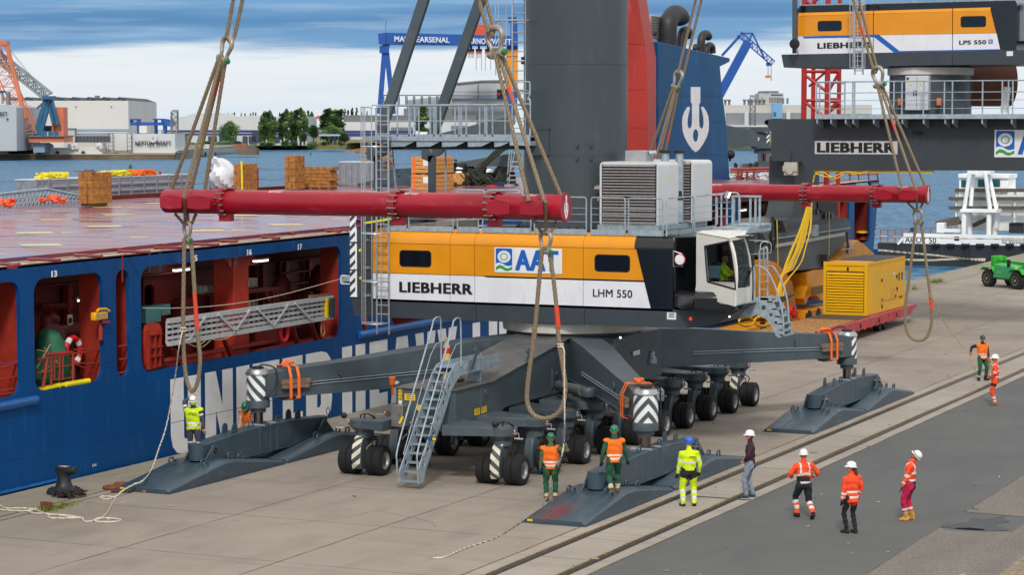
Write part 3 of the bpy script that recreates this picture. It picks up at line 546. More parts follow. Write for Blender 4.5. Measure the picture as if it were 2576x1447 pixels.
deckm=bpy.data.materials.new('hatch_cover_red'); deckm.use_nodes=True; n=deckm.node_tree.nodes; l=deckm.node_tree.links; b=n['Principled BSDF']
g_=n.new('ShaderNodeNewGeometry'); mpn=n.new('ShaderNodeMapping'); mpn.inputs['Scale'].default_value=(.22,.5,1); l.new(g_.outputs['Position'],mpn.inputs[0])
t1=n.new('ShaderNodeTexNoise'); t1.inputs['Scale'].default_value=1.1; t1.inputs['Detail'].default_value=7; l.new(mpn.outputs[0],t1.inputs[0])
mr=n.new('ShaderNodeMapRange'); mr.inputs[1].default_value=.4; mr.inputs[2].default_value=.66; l.new(t1.outputs[0],mr.inputs[0])
mx=n.new('ShaderNodeMix'); mx.data_type='RGBA'; mx.inputs[6].default_value=(*lin((134,72,82)),1); mx.inputs[7].default_value=(*lin((108,70,100)),1); l.new(mr.outputs[0],mx.inputs[0]); l.new(mx.outputs[2],b.inputs['Base Color'])  # lilac of the reflected sky is mixed into the red base colour
mr2=n.new('ShaderNodeMapRange'); mr2.inputs[1].default_value=.42; mr2.inputs[2].default_value=.6; mr2.inputs[3].default_value=.34; mr2.inputs[4].default_value=.12; l.new(t1.outputs[0],mr2.inputs[0]); l.new(mr2.outputs[0],b.inputs['Roughness']); b.inputs['Specular IOR Level'].default_value=.55
DZ=6.32
def dz(y): return hz(y,DZ-.1)
mb=MB()
for a,b_ in ((30,55.40),(55.52,84.4),(84.5,128)): mb.hexa([(-60.6,a,dz(a)-.5),(-38.55,a,dz(a)-.5),(-38.55,b_,dz(b_)-.5),(-60.6,b_,dz(b_)-.5),(-60.6,a,dz(a)),(-38.55,a,dz(a)),(-38.55,b_,dz(b_)),(-60.6,b_,dz(b_))])
mb.build('hatch_cover',deckm,ship,smooth=False,sep=True)
mb=MB(); mb.hexa([(-62,30,hz(30,5.6)),(HX,30,hz(30,6.0)),(HX,135.2,hz(135.2,6.0)),(-62,135.2,hz(135,5.6)),(-62,30,hz(30,6.06)),(HX,30,hz(30,6.062)),(HX,135.2,hz(135.2,6.062)),(-62,135.2,hz(135,6.06))]); mb.build('main_deck',ship_r,ship,smooth=False)
mb=MB(); mb.hexa([(-61.6,30,6.1),(-61.3,30,6.1),(-61.3,128,6.5),(-61.6,128,6.5),(-61.6,30,6.3),(-61.3,30,6.3),(-61.3,128,6.8),(-61.6,128,6.8)]); mb.build('coaming',ship_r,ship)
dy=mat('deck_yellow',(206,186,96),.3,0,.2,3); dw=mat('deck_white_scuff',(180,180,200),.3,0,.2,3); db_=mat('deck_blue_puddle',(96,128,190),.1,0,.2,3)  # puddle blue is the mirrored sky, set as base colour
my,mw_,mbp=MB(),MB(),MB(); rd=random.Random(21)
def onD(q,w_): a=atZ(q,DZ); return a
for i in range(4):
 for j in range(9):
  cx_,cy_=-41.5-4.9*i+.4*(j%2),47.5+4.6*j+1.2*(i%2); s=(.95 if (i+j)%3 else .5); z=dz(cy_)+.005
  my.add([(cx_-s*.9,cy_,z),(cx_,cy_-s*.9,z),(cx_+s*.9,cy_,z),(cx_,cy_+s*.9,z)],[(0,1,2,3)])
  if (i+j)%3==1: my.add([(cx_+.9-s*.6,cy_+.9,z),(cx_+.9,cy_+.9-s*.6,z),(cx_+.9+s*.6,cy_+.9,z),(cx_+.9,cy_+.9+s*.6,z)],[(0,1,2,3)])
for k in range(90):
 x,y=rd.uniform(-59.5,-39.2),rd.uniform(46,84); a=rd.uniform(.5,1.6)
 for t in range(rd.randint(2,6)):
  q=Vector((x+t*.12*math.cos(a)+rd.uniform(-.05,.05),y+t*.12*math.sin(a)+rd.uniform(-.05,.05),dz(y)+.007)); e=Vector((.10*math.cos(a+rd.uniform(-1,1)),.10*math.sin(a+rd.uniform(-1,1)),0)); s=Vector((-e.y,e.x,0))*.22; mw_.add([q-e-s,q+e-s,q+e+s,q-e+s],[(0,1,2,3)])
for k in range(46):
 x,y=rd.uniform(-58,-39.4),rd.uniform(46,80); pts=[]; rx,ry=rd.uniform(.25,1.3),rd.uniform(.1,.35)
 for t in range(10): r_=rd.uniform(.5,1.1); pts.append((x+rx*r_*math.cos(t*.63),y+ry*r_*math.sin(t*.63)+.5*rx*r_*math.cos(t*.63),dz(y)+.006))
 mbp.add(pts,[tuple(range(10))])
my.build('deck_marking',dy,ship,smooth=False,sep=True); tag(mw_.build('deck_scuff',dw,ship,smooth=False),kind='stuff'); mbp.build('deck_puddle',db_,ship,smooth=False,sep=True)
mb=MB(); pipe=mat('walkway_red_tube',(140,40,36),.4)
for p,q in (((0,800),(158,808)),((232,763),(485,770)),((605,728),(828,740)),((965,698),(1215,705)),((1255,670),(1480,668)),((1560,640),(1775,645)),((1715,612),(1925,618)),((2065,585),(2270,590))): mb.tube([atZ(M1(*p),6.2),atZ(M1(*q),6.24)],.045,7)
for p,q in (((190,548),(330,553)),((530,530),(700,535)),((570,523),(760,527))): mb.tube([atZ(M2(*p),6.25),atZ(M2(*q),6.27)],.045,7)
for p in ((100,822),(985,683),(1340,650),(2170,572)): mb.cbox(atZ(M1(*p),6.22),.15,.25,.1)
mb.build('walkway_tube',pipe,ship,sep=True)
mb=MB()
for k,(dx,zz) in enumerate(((.0,.02),(-.08,.03),(-.2,.02),(-.55,.03))): mb.tube([(HX-.08+dx+.03*math.sin(t*1.3+k),30+t*1.0,hz(30+t,6.07)+zz) for t in range(0,104)],.02,5)
mb.build('lashing_line',ropew,ship,sep=True)
mb=MB(); ys=[72,79.5,81,86.5,96,100.5,104,108,112.5,117,122,127]
ys=[76+ (i*4.55) for i in range(-9,14)]
for y in ys: mb.tube([(-61.9,y,hz(y,5.9)),(-61.9,y,hz(y,7.35))],.055,6)
mb.build('rail_post',mat('post_red',(132,28,38),.5),ship,sep=True)
mb=MB()
for a,b_ in zip(ys,ys[1:]):
 for z in (7.28,6.75): mb.tube([Vector((-61.9,a+(b_-a)*t/6,hz(a,z)-.07*(1-(t/3-1)**2))) for t in range(7)],.022,5)
mb.build('rail_chain',mat('grey_chain',(150,152,156),.6,.3,.3,20),ship,sep=True)
redc=mat('column_red',(166,46,34),.45,0,.14,.5,stretch=(1,1,.4),scuff=((196,110,100),.3,(1,.8,.25))); fb=mat('funnel_blue',(4,80,130),.5,0,.22,.35,stretch=(1,1,.3),spec=.25,scuff=((70,120,168),.34,(1,.8,.2))); fbd=fb
D_=118.0
def fx(q): return atY(q,D_)
P=[fx(T3(*q)) for q in ((880,1560),(1122,1560),(1122,470),(1048,0),(1010,-240),(880,-240))]; mb=MB(); mb.prism(P,(0,1.4,0)); mb.build('crane_column',redc,ship,bevel=.03)
mb=MB()
for y in (352,722,1032): a,b_=fx(T3(880,y)),fx(T3(1105,y)); mb.bar(a+Vector((0,-.01,0)),b_+Vector((0,-.01,0)),.03,.05)
mb.build('column_seam',redc,ship,sep=True)
FX_=-46.0
A=[atX(T3(*q),FX_) for q in ((1215,335),(1795,470),(1795,500),(1715,540),(1735,760),(1760,960),(1795,1460),(1215,1460))]
for i in range(len(A)): A[i].x=FX_+(A[i].z-9)*-.0
mb=MB(); mb.prism(A,(-7,0,0)); mb.build('funnel',fb,ship,bevel=.04)
B=[atX(T3(*q),FX_) for q in ((1215,772),(1735,775))]; mb=MB(); mb.bar(B[0]+Vector((.005,0,0)),B[1]+Vector((.005,0,0)),.02,.03)
for a,b_ in (((1215,1250),(1780,1255)),((1215,985),(1760,990))): mb.bar(atX(T3(*a),FX_+.005),atX(T3(*b_),FX_+.005),.02,.02)
mb.build('funnel_seam',fb,ship,sep=True)
def em(q): v=atX(T3(*q),FX_+.02); return (v.y,v.z)
half=[(1555,705),(1555,830),(1545,845),(1545,985),(1548,1025),(1562,1045),(1578,1035),(1583,1010),(1582,960),(1572,915),(1563,880),(1568,865),(1582,868),(1605,905),(1620,945),(1625,1000),(1622,1060),(1608,1110),(1580,1165),(1545,1215),(1517,1236)]
mir=[(2*1517-x,y) for x,y in reversed(half[:-1])]
hole=[(1517+22*math.cos(2*PI*i/20),1100+52*math.sin(2*PI*i/20)) for i in range(20)]
flat('funnel_emblem',[em(q) for q in half+mir],[[em(q) for q in hole]],lambda u,v:(FX_+.02,u,v),(-.015,0,0),white_t,ship)
blk=mat('soot_black',(42,40,42),.55,0,.2,2)
def pipe3(pts,r,nm='exhaust_pipe'): mb=MB(); mb.tube(smoothline([atX(T3(*p),FX_-2.5) for p in pts],6),r,16); mb.build(nm,blk,ship)
pipe3([(1290,380),(1290,230),(1300,170),(1340,115),(1385,125),(1400,165)],.55); pipe3([(1400,390),(1405,300),(1415,255),(1450,250),(1462,300)],.28); pipe3([(1560,420),(1562,330),(1575,285),(1605,275),(1622,300)],.25); pipe3([(1600,430),(1610,380),(1630,365),(1650,380),(1655,430)],.2); pipe3([(1510,400),(1515,375),(1530,378)],.16); pipe3([(1130,290),(1160,265),(1180,262)],.2)
a,b_=atX(T3(1135,300),FX_-3),atX(T3(1235,130),FX_-3); o=MB().box(FX_-3,FX_-5,a.y,b_.y,a.z-.5,b_.z).build('vent_house',wh,ship)
mb=MB()
for k in range(9): z=a.z+(b_.z-a.z)*(k+.5)/9; mb.box(FX_-3,FX_-2.9,a.y+.3,b_.y-.1,z-.07,z+.03)
mb.build('vent_louvre',mat('louvre_grey',(120,116,108),.6),o,sep=True)
mb=MB()
for p,q in (((1070,115),(1130,108)),((1085,110),(1110,320)),((1110,110),(1125,320)),((1130,108),(1135,300)),((1080,185),(1130,178)),((1090,245),(1140,240)),((1098,320),(1142,300))): mb.tube([atY(T3(*p),122),atY(T3(*q),122)],.05,6)
mb.build('ladder_rail',MATS['post_red'],ship,sep=True)
mb=MB()
for p,q in (((945,290),(940,560)),((990,290),(990,560)),((940,340),(990,338)),((940,400),(990,398)),((940,460),(990,458)),((940,510),(990,508)),((940,500),(1080,480)),((945,560),(1070,540)),((1080,60),(1090,140)),((1010,60),(1015,140)),((930,70),(930,140)),((860,60),(860,130)),((850,75),(1090,70))): mb.tube([atX(M4(*p),-38.6),atX(M4(*q),-38.6)],.045,6)
mb.build('hand_rail',ship_r2,ship,sep=True)
mb=MB()
for p in ((965,590),(1022,580)): c=atX(M4(*p),-38.4); mb.lathe(c+Vector((0,0,-.1)),[(.3,0),(.22,.1),(.22,.45),(.36,.5),(.36,.62)],16)
mb.build('mooring_bollard',ship_r2,ship,sep=True)
mb=MB()
for p in ((960,548),(1020,545)): c=atX(M4(*p),-38.4); mb.lathe(c+Vector((0,0,.0)),[(.36,0),(.36,.1),(.2,.12)],16)
mb.build('bollard_cap',MATS['safety_yellow'],ship,sep=True)
# ================================================================ mobile harbour crane: undercarriage
KX,KY=-28.65,67.1
crane=thing('harbour_crane','yellow and white mobile harbour crane on many wheels standing on the quay','crane',(KX,KY,0))
XL,XR=-29.75,-27.9
prof=[(57.05,1.32),(59.2,1.33),(60.4,1.66),(67.1,1.7),(73.8,1.66),(75,1.33),(77.1,1.32),(77.1,2.48),(74.7,2.5),(70,3.16),(68.6,3.36),(65.6,3.36),(64.2,3.16),(59.5,2.5),(57.05,2.48)]
mb=MB(); mb.prism([(XL,y,z) for y,z in prof],(XR-XL,0,0)); mb.build('chassis',steel,crane,bevel=.015)
mb=MB(); mb.lathe((KX,KY,1.6),[(2.0,0),(2.15,.3),(2.15,1.6),(2.0,1.85)],12); mb.build('hub',steel,crane,bevel=.01)
mb=MB()
for a,b in (((57.0,2.48),(59.5,2.5)),((59.5,2.5),(64.2,3.165)),((64.2,3.165),(65.6,3.36))):     # top flange lip
 mb.hexa([(XL-.05,a[0],a[1]),(XR+.05,a[0],a[1]),(XR+.05,b[0],b[1]),(XL-.05,b[0],b[1]),(XL-.05,a[0],a[1]+.03),(XR+.05,a[0],a[1]+.03),(XR+.05,b[0],b[1]+.03),(XL-.05,b[0],b[1]+.03)])
mb.build('top_flange',mat('anthracite_deck',(84,88,92),.5,0,.2,2.2,.05,40,col2=(96,94,92)),crane,sep=True)
MB().lathe((KX,KY,3.42),[(2.0,-.06),(2.22,.0),(2.25,.29),(2.1,.34)],48).build('slewing_ring',mat('ring_grey',(206,202,194),.5,.1,.12,3),crane)
mb=MB(); mb.tube([(KX+2.17*math.cos(t),KY+2.17*math.sin(t),3.74+.02*math.sin(9*t)) for t in [R(200+2*i) for i in range(75)]],.014,5)
for t in (225,247,262,280,295): mb.tube([(KX+2.18*math.cos(R(t)),KY+2.18*math.sin(R(t)),3.74),(KX+2.18*math.cos(R(t+2)),KY+2.18*math.sin(R(t+2)),3.6),(KX+2.18*math.cos(R(t+5)),KY+2.18*math.sin(R(t+5)),3.58)],.012,5)
mb.build('ring_hose',hose,crane,sep=True)
def disc(c,r,m,nm='manhole_cover',h=.05,knob=True):
 o=MB().lathe(c,[(r*.98,0),(r,h*.4),(r,h),(r*.9,h+.015)],24).build(nm,m,crane)
 mb=MB()
 for i in range(10): t=2*PI*i/10; mb.lathe(Vector(c)+Vector((math.cos(t)*r*.85,math.sin(t)*r*.85,h+.01)),[(.018,0),(.018,.02)],6)
 tag(mb.build('cover_bolts',chrome,o),kind=None)
 if knob: MB().lathe(Vector(c)+Vector((.1,.1,h)),[(.05,0),(.05,.1),(.07,.1),(.07,.17)],12).build('breather_cap',hose,o)
 for dx in (-.15,.25): MB().tube([Vector(c)+Vector((dx,-.05,h)),Vector(c)+Vector((dx,-.05,h+.08)),Vector(c)+Vector((dx+.1,-.05,h+.08)),Vector(c)+Vector((dx+.1,-.05,h))],.012,5).build('cover_handle',galv,o)
cov=mat('cover_beige',(178,174,156),.5,.1,.1,6)
c1=atZ(CC(668,410),2.98); disc((c1.x,c1.y,3.0),.40,cov,h=.09); c2=atZ(R2(1620,405),2.54); disc((c2.x,c2.y,2.555),.30,mat('cover_rusty',(120,110,92),.6,0,.3,6),knob=False)
def eye(q,x,r=.1,tilt=1):
 c=atX(q,x); mb=MB(); mb.lathe(c+Vector((.02,0,0)),[(r*.5,0),(r,0),(r,.05),(r*.5,.05)],16,(1,0,0)); mb.prism([c+Vector((0,-.3,.18)),c+Vector((0,-.32,-.42)),c+Vector((0,.02,-.06)),c+Vector((0,.02,.06))],(.04,0,0)); mb.build('lifting_lug',steel,crane)
eye(R2(1868,505),XR); eye(R2(1635,778),XR,.07); eye(CC(1205,790),XR,.06)
for q,x in ((R2(1800,165),-27.95),(CC(820,480),-27.95),(CC(70,470),-29.5)):
 c=atX(q,x); mb=MB(); mb.lathe(c,[(.05,0),(.11,0),(.11,.06),(.05,.06)],16,(1,-.3,0)); mb.prism([c+Vector((0,-.08,-.02)),c+Vector((0,.08,-.02)),c+Vector((0,-.25,-.5)),c+Vector((0,-.5,-.5))],(.04,0,0)); mb.build('lifting_lug',steel,crane)
def sticker(a,b,y=None,x=None,m=yel_s,nm='warning_sticker',n=3):
 P=[atY(p,y) if y is not None else atX(p,x) for p in (a,b)]
 z0,z1=sorted((P[0].z,P[1].z))
 if y is not None:
  o=MB().box(P[0].x,P[1].x,y-.006,y,z0,z1).build(nm,m,crane); u=abs(P[1].x-P[0].x); mb=MB()
  for i in range(n): zz=z1-(z1-z0)*(i+.8)/(n+.6); mb.box(min(P[0].x,P[1].x)+u*.14,max(P[0].x,P[1].x)-u*.14,y-.009,y-.006,zz,zz+(z1-z0)*.09)
 else:
  o=MB().box(x,x+.006,P[0].y,P[1].y,z0,z1).build(nm,m,crane); u=abs(P[1].y-P[0].y); mb=MB(); ya=min(P[0].y,P[1].y)
  for i in range(n):
   zz=z1-(z1-z0)*(i+.8)/(n+.6);
   for j in range(3): mb.box(x+.006,x+.009,ya+u*(.12+.28*j),ya+u*(.30+.28*j),zz,zz+(z1-z0)*.12)
 if n: mb.build('sticker_print',black_t,o)
sticker(R2(1788,690),R2(1830,628),x=XR); sticker(R2(1843,672),R2(1884,612),x=XR); sticker(R2(1220,565),R2(1306,516),y=57.04)
def tri(q,y,s=.07):
 c=atY(q,y); o=MB().prism([c+Vector((-s,0,-s*.8)),c+Vector((s,0,-s*.8)),c+Vector((0,0,s))],(0,-.006,0)).build('warning_sticker',yel_s,crane); MB().prism([c+Vector((-s*.25,-.006,-s*.5)),c+Vector((s*.25,-.006,-s*.5)),c+Vector((0,-.006,s*.4))],(0,-.003,0)).build('sticker_print',black_t,o)
for k in range(4): tri(R2(1184,477+25*k),57.04)
c=atY(R2(1185,578),57.04); MB().lathe(c,[(.06,0),(.06,.006)],14,(0,-1,0)).build('warning_sticker',wh,crane)
a,b=atY(R2(1150,770),56.95),atY(R2(1245,600),56.95); bx=MB().box(a.x,b.x,56.65,57.04,a.z,b.z).build('control_cabinet',mat('stainless',(150,146,140),.3,.6,.12,5),crane,bevel=.01); a,b=atY(R2(1176,755),56.64),atY(R2(1205,700),56.64); MB().bar(a,b,.07,.01,(0,1,0)).build('cabinet_label',yel_s,bx)
a,b=atY(R2(1325,650),56.98),atY(R2(1350,605),56.98); MB().lathe((a+b)/2,[(.09,0),(.09,.006)],16,(0,-1,0)).build('warning_sticker',yel_s,crane); sticker(R2(1340,705),R2(1370,640),y=57.04)
for q in ((1352,770),(1388,770)): MB().lathe(atY(R2(*q),57.04),[(.07,0),(.07,.15),(.05,.17)],14,(0,-1,0)).build('air_coupling',mat('brass',(170,140,80),.35,.7,.1),crane)
c=atY(R2(1120,405),57.2); MB().lathe(c+Vector((0,0,-.12)),[(.03,-.3),(.03,0),(.09,0),(.1,.2),(.06,.24)],14).build('beacon_light',mat('amber_beacon',(190,80,20),.2,0,.1,coat=.5),crane)
c=atY(R2(1160,425),57.2); MB().lathe(c,[(.05,-.06),(.06,0),(.05,.05)],12,(0,-1,.3)).build('camera_lens',galv,crane)
def outrigger(ex,ey,lab):
 e=Vector((ex,ey,0)); c=Vector((KX,KY,0)); d=(c-e); Lg=d.length; d.normalize(); n=Vector((-d.y,d.x,0)); secs=[(-.05,.30,1.92,2.60),(.9,.31,1.90,2.72),(2.7,.34,1.92,2.84),(7.0,.46,2.0,3.22),(Lg-1.6,.5,2.0,3.34)]
 mb=MB(); vs=[]
 for a,hw,z0,z1 in secs:
  for s,z in ((-1,z0),(1,z0),(1,z1),(-1,z1)): vs.append(e+d*a+n*(s*hw)+UP*z)
 k=len(secs); fs=[(0,1,2,3),tuple(4*(k-1)+i for i in (3,2,1,0))]+[(4*i+j,4*i+(j+1)%4,4*i+4+(j+1)%4,4*i+4+j) for i in range(k-1) for j in range(4)]
 mb.add(vs,fs); o=mb.build('outrigger_beam',steel,crane,bevel=.012)
 mb=MB()      # flange lips and hydraulic lines along the beam side
 for s in (-1,1):
  for (a,hw,z0,z1),(a2,hw2,y0,y1) in zip(secs,secs[1:]):
   mb.bar(e+d*a+n*(s*(hw+.02))+UP*(z0+.02),e+d*a2+n*(s*(hw2+.02))+UP*(y0+.02),.05,.03)
 mb.build('beam_flange',steel,o,sep=True)
 for s in (-1,1):
  for h in (.30,.38):
   mb=MB(); mb.tube([e+d*a+n*(s*(hw+.03))+UP*(z0+h+.04*i) for i,(a,hw,z0,z1) in enumerate(secs[1:4])],.012,5); mb.build('hydraulic_line',galv,o)
 for s in (-1,1):
  p=e+d*2.6+n*(s*.36)+UP*2.5; MB().prism([p+UP*.14,p-UP*.14,p+d*-.16],n*(s*.03)).build('beam_lug',steel,o)
 ax=e-d*.02; th0=math.atan2(-d.y,-d.x); r=.335; nth,nz=72,48; z0,z1=1.84,2.60; vs=[];fs=[];mi=[]
 for j in range(nz+1):
  for i in range(nth): t=2*PI*i/nth; vs.append(ax+Vector((r*math.cos(t),r*math.sin(t),z0+(z1-z0)*j/nz)))
 for j in range(nz):
  for i in range(nth):
   t=(2*PI*(i+.5)/nth-th0+PI)%(2*PI)-PI; z=(z1-z0)*(j+.5)/nz; ph=((z+abs(t)*.36+.02)%.36)/.36
   fs.append((j*nth+i,j*nth+(i+1)%nth,(j+1)*nth+(i+1)%nth,(j+1)*nth+i)); mi.append(1 if (ph<.5 and abs(t)<1.75) else 0)
 mb=MB(); mb.v=[Vector(v) for v in vs]; mb.f=fs; mb.mi=mi; j=mb.build('jack_housing',[steel,white_t],crane)
 MB().lathe(ax+UP*1.60,[(.2,0),(.345,.02),(.35,.2),(.335,.245)],28).build('jack_flange',steel,j); MB().lathe(ax+UP*2.59,[(.36,0),(.36,.05),(.29,.15),(.2,.17)],28).build('jack_cap',mat('bare_aluminium',(176,178,180),.3,.8,.1,6),j); MB().lathe(ax+UP*2.74,[(.17,0),(.17,.07),(.1,.09)],16).build('cap_fitting',hose,j)
 MB().lathe(ax+UP*1.47,[(.2,0),(.23,.02),(.23,.15)],24).build('rod_guide',steel,j); MB().lathe(ax+UP*1.06,[(.145,0),(.145,.43)],24).build('jack_rod',chrome,j); MB().lathe(ax+UP*.98,[(.16,0),(.17,.05),(.15,.1)],20).build('rod_foot',steel,j)
 mb=MB(); p=ax+n*-.1; mb.tube(smoothline([p+UP*2.78,p+UP*2.9+n*-.2,p+d*.35+n*-.36+UP*2.75,p+d*.3+n*-.38+UP*2.2,p+n*-.3+UP*1.95]),.022,6); mb.build('jack_hose',hose,j)
 return e,d,n
outs=[outrigger(-22.5,57.7,0),outrigger(-22.5,76.7,1),outrigger(-34.6,57.7,2),outrigger(-34.6,76.7,3)]
for (e,d,n),s,lab in zip(outs[:3],(1,1,-1),('front right','rear right','ship side')):
 where={'front right':'with the front chevron cylinder','rear right':'above the far flat pads','ship side':'before the hull lettering'}[lab]
 sd=n*(1 if lab!='ship side' else -1)
 if lab=='rear right': sd=n
 p=e+d*.95;
 for sgn in (1,-1):
  q=p+n*(sgn*.40)+UP*2.36; mb=MB(); mb.bar(q-d*.42,q+d*.55,.12,.13); mb.bar(q-d*.40-UP*.14,q+d*.5-UP*.14,.12,.12); mb.build('plank',wood3,sep=True) if False else None
  t=thing('timber_packer','brown planks strapped on the %s face of the outrigger end %s'%('near' if sgn==1 else 'far',where),'timber',q,0,'planks under orange straps')
  mb.pieces();
  for k in mb.pieces(): k.build('plank',wood3,t)
 t=thing('ratchet_strap','orange ratchet straps round the outrigger end '+where,'strap',p+UP*2.7,0,'orange straps on the outriggers')
 for off in (-.13,.13):
  c=p+d*off; w_=.47; ring=[c+n*w_+UP*1.86,c+n*w_+UP*2.5,c+n*(w_*.72)+UP*2.79,c-n*(w_*.72)+UP*2.79,c-n*w_+UP*2.5,c-n*w_+UP*1.86,c-n*(w_*.6)+UP*1.82,c+n*(w_*.6)+UP*1.82]
  mb=MB()
  for a,b in zip(ring,ring[1:]+ring[:1]): mb.bar(a,b,.085,.012,up=(n if abs((b-a).normalized().z)<.5 else d.cross(UP)) if False else d.cross((b-a)))
  mb.build('webbing',strap,t)
 mb=MB(); mb.cbox(p+UP*2.84,.14,.1,.08); mb.tube(smoothline([p+UP*2.82+d*-.2,p+UP*2.9+n*.1,p+UP*2.86+d*.2,p+UP*2.9-n*.12]),.04,6); mb.build('ratchet',strap,t)
 mb=MB(); mb.cbox(p+UP*1.84,.4,.3,.12,rot=Matrix.Rotation(math.atan2(d.y,d.x),3,'Z')); tag(mb.build('wooden_block',wood3),'wooden block strapped below the outrigger end '+where,'timber block')
a,b=atX(CC(1250,965),-27.6),atX(CC(1590,1040),-26.0); mb=MB(); mb.cyl(a,b,.16); mb.build('steering_cylinder',mat('cylinder_grey',(88,92,92),.5,.1,.1),crane); mb=MB(); mb.cyl(b,b+(b-a).normalized()*.45,.07); mb.build('cylinder_rod',chrome,crane)
c=b+(b-a).normalized()*.6; MB().lathe(c-UP*.12,[(.2,0),(.22,.05),(.22,.2),(.2,.25)],16).build('pivot_joint',steel,crane)
c=atX(R3(1160,250),-26.5); MB().lathe(c,[(.16,-.06),(.16,.1),(.1,.14),(.1,.3),(.05,.34)],16).build('pump_unit',galv,crane)
sg_=[atX(R3(1010,205),-26.5),atX(R3(1062,155),-26.5)]; MB().box(-26.52,-26.49,sg_[0].y,sg_[1].y,sg_[0].z,sg_[1].z).build('data_plate',wh,crane)
MB().box(-27.4,-26.55,65.4,69.5,1.75,3.3).build('hub_side_box',steel,crane,bevel=.02)
for q,x in ((R3(905,57),-26.2),):
 c=atX(q,x); MB().ball(c,.03).build('work_lamp',lamp,crane)
def tyre_m():
 r,w_=.42,.122; prof=[(.25,-w_),(.34,-w_-.005),(.395,-w_*.93),(r-.004,-w_*.78)]
 for k in range(5):
  a=-w_*.72+k*w_*.30; prof+=[(r,a),(r,a+w_*.22),(r-.014,a+w_*.24),(r-.014,a+w_*.28)]
 prof+=[(r-.004,w_*.78),(.395,w_*.93),(.34,w_+.005),(.25,w_)]
 mb=MB(); mb.lathe((0,0,r),prof+[prof[0]],40,(1,0,0),cap=False); return mb
def rim_m(s):
 mb=MB(); mb.lathe((0,0,.42),[(.255,-.09*s),(.262,.09*s),(.245,.10*s),(.225,.085*s),(.20,.02*s),(.15,.0),(.12,.0),(.11,.05*s),(.06,.06*s),(.01,.06*s)],28,(1,0,0))
 for i in range(10): t=2*PI*i/10; mb.lathe((0,math.cos(t)*.16,.42+math.sin(t)*.16),[(.014,-.0),(.014,.03*s)],6,(1,0,0))
 return mb
def legprof(k=1): return [(.26,1.12),(-.20,1.14),(-.40,1.02),(-.50,.75),(-.53,.36),(-.44,.2),(-.26,.18),(-.14,.34),(-.14,.78),(.1,.86),(.26,.9)]
def bogie(x,y,striped=False,first=None):
 if first is None:
  mb=MB(); mb.prism([(-.135,a,b) for a,b in legprof()],(.27,0,0)); o=mb.build('wheel_bogie',steel,None,bevel=.035)
  h=MB(); h.lathe((0,0,1.02),[(.2,0),(.26,.05),(.26,.2),(.40,.33),(.40,.34)],24); h.build('steering_head',steel,o,local=True)
  h=MB(); h.cyl((-.62,0,.42),(.62,0,.42),.11); h.build('axle',steel,o,local=True)
  h=MB(); h.tube(smoothline([(.2,-.1,1.05),(.34,-.2,.95),(.3,-.1,.75),(.42,0,.8)]),.018,5); h.tube(smoothline([(.24,0,1.1),(.42,-.05,1.0),(.36,0,.8)]),.018,5)
  for q in h.pieces(): q.build('brake_hose',hose,o,local=True)
  tm=None
  for dx in (-.545,-.292,.292,.545):
   if tm is None: tm=tyre_m().build('tyre',rubber,o,local=True); t=tm
   else: t=tm.copy(); COL.objects.link(t); t.parent=o
   t.location=(dx,0,0)
  for s in (-1,1): q=rim_m(s).build('rim',rimm,o,local=True); q.location=(.553*s,0,0)
 else: o=dup(first)
 if striped:
  pr=[(-.205,1.145),(-.408,1.023),(-.508,.75),(-.538,.36),(-.45,.195)]; mbs=[]; L_=[0]
  for a,b in zip(pr,pr[1:]): L_.append(L_[-1]+math.hypot(b[0]-a[0],b[1]-a[1]))
  def at(s):
   s=max(0,min(L_[-1],s))
   for i in range(len(pr)-1):
    if s<=L_[i+1]+1e-9: k=(s-L_[i])/(L_[i+1]-L_[i]); return pr[i][0]+(pr[i+1][0]-pr[i][0])*k,pr[i][1]+(pr[i+1][1]-pr[i][1])*k
  for k in range(-1,4):
   s0=.06+k*.30; n=8; mb=MB(); mbs.append(mb)
   for i in range(n):
    x0,x1=-.137+.274*i/n,-.137+.274*(i+1)/n; f=lambda xx:(xx+.137)/.274*.22*striped
    for m in range(6):
     sa,sb=s0+.15*m/6,s0+.15*(m+1)/6; q=[]
     for xx,ss in ((x0,sa),(x1,sa),(x1,sb),(x0,sb)):
      v=ss+f(xx); a=at(v); q.append((xx,a[0]-.006,a[1]))
     if s0+.15*m/6+f((x0+x1)/2)<0 or s0+.15*m/6+f((x0+x1)/2)>L_[-1]: continue
     mb.add(q,[(0,1,2,3)])
  mbs=[q for q in mbs if q.v]; s_=mb.build('hazard_stripe',mat('cream_stripe',(220,212,190),.5,0,.08),o,local=True,smooth=False) if False else [q.build('hazard_stripe',mat('cream_stripe',(220,212,190),.5,0,.08),o,local=True,smooth=False) for q in mbs]
 o.location=(x-KX,y-KY,0); o.parent=crane
 return o
first=None
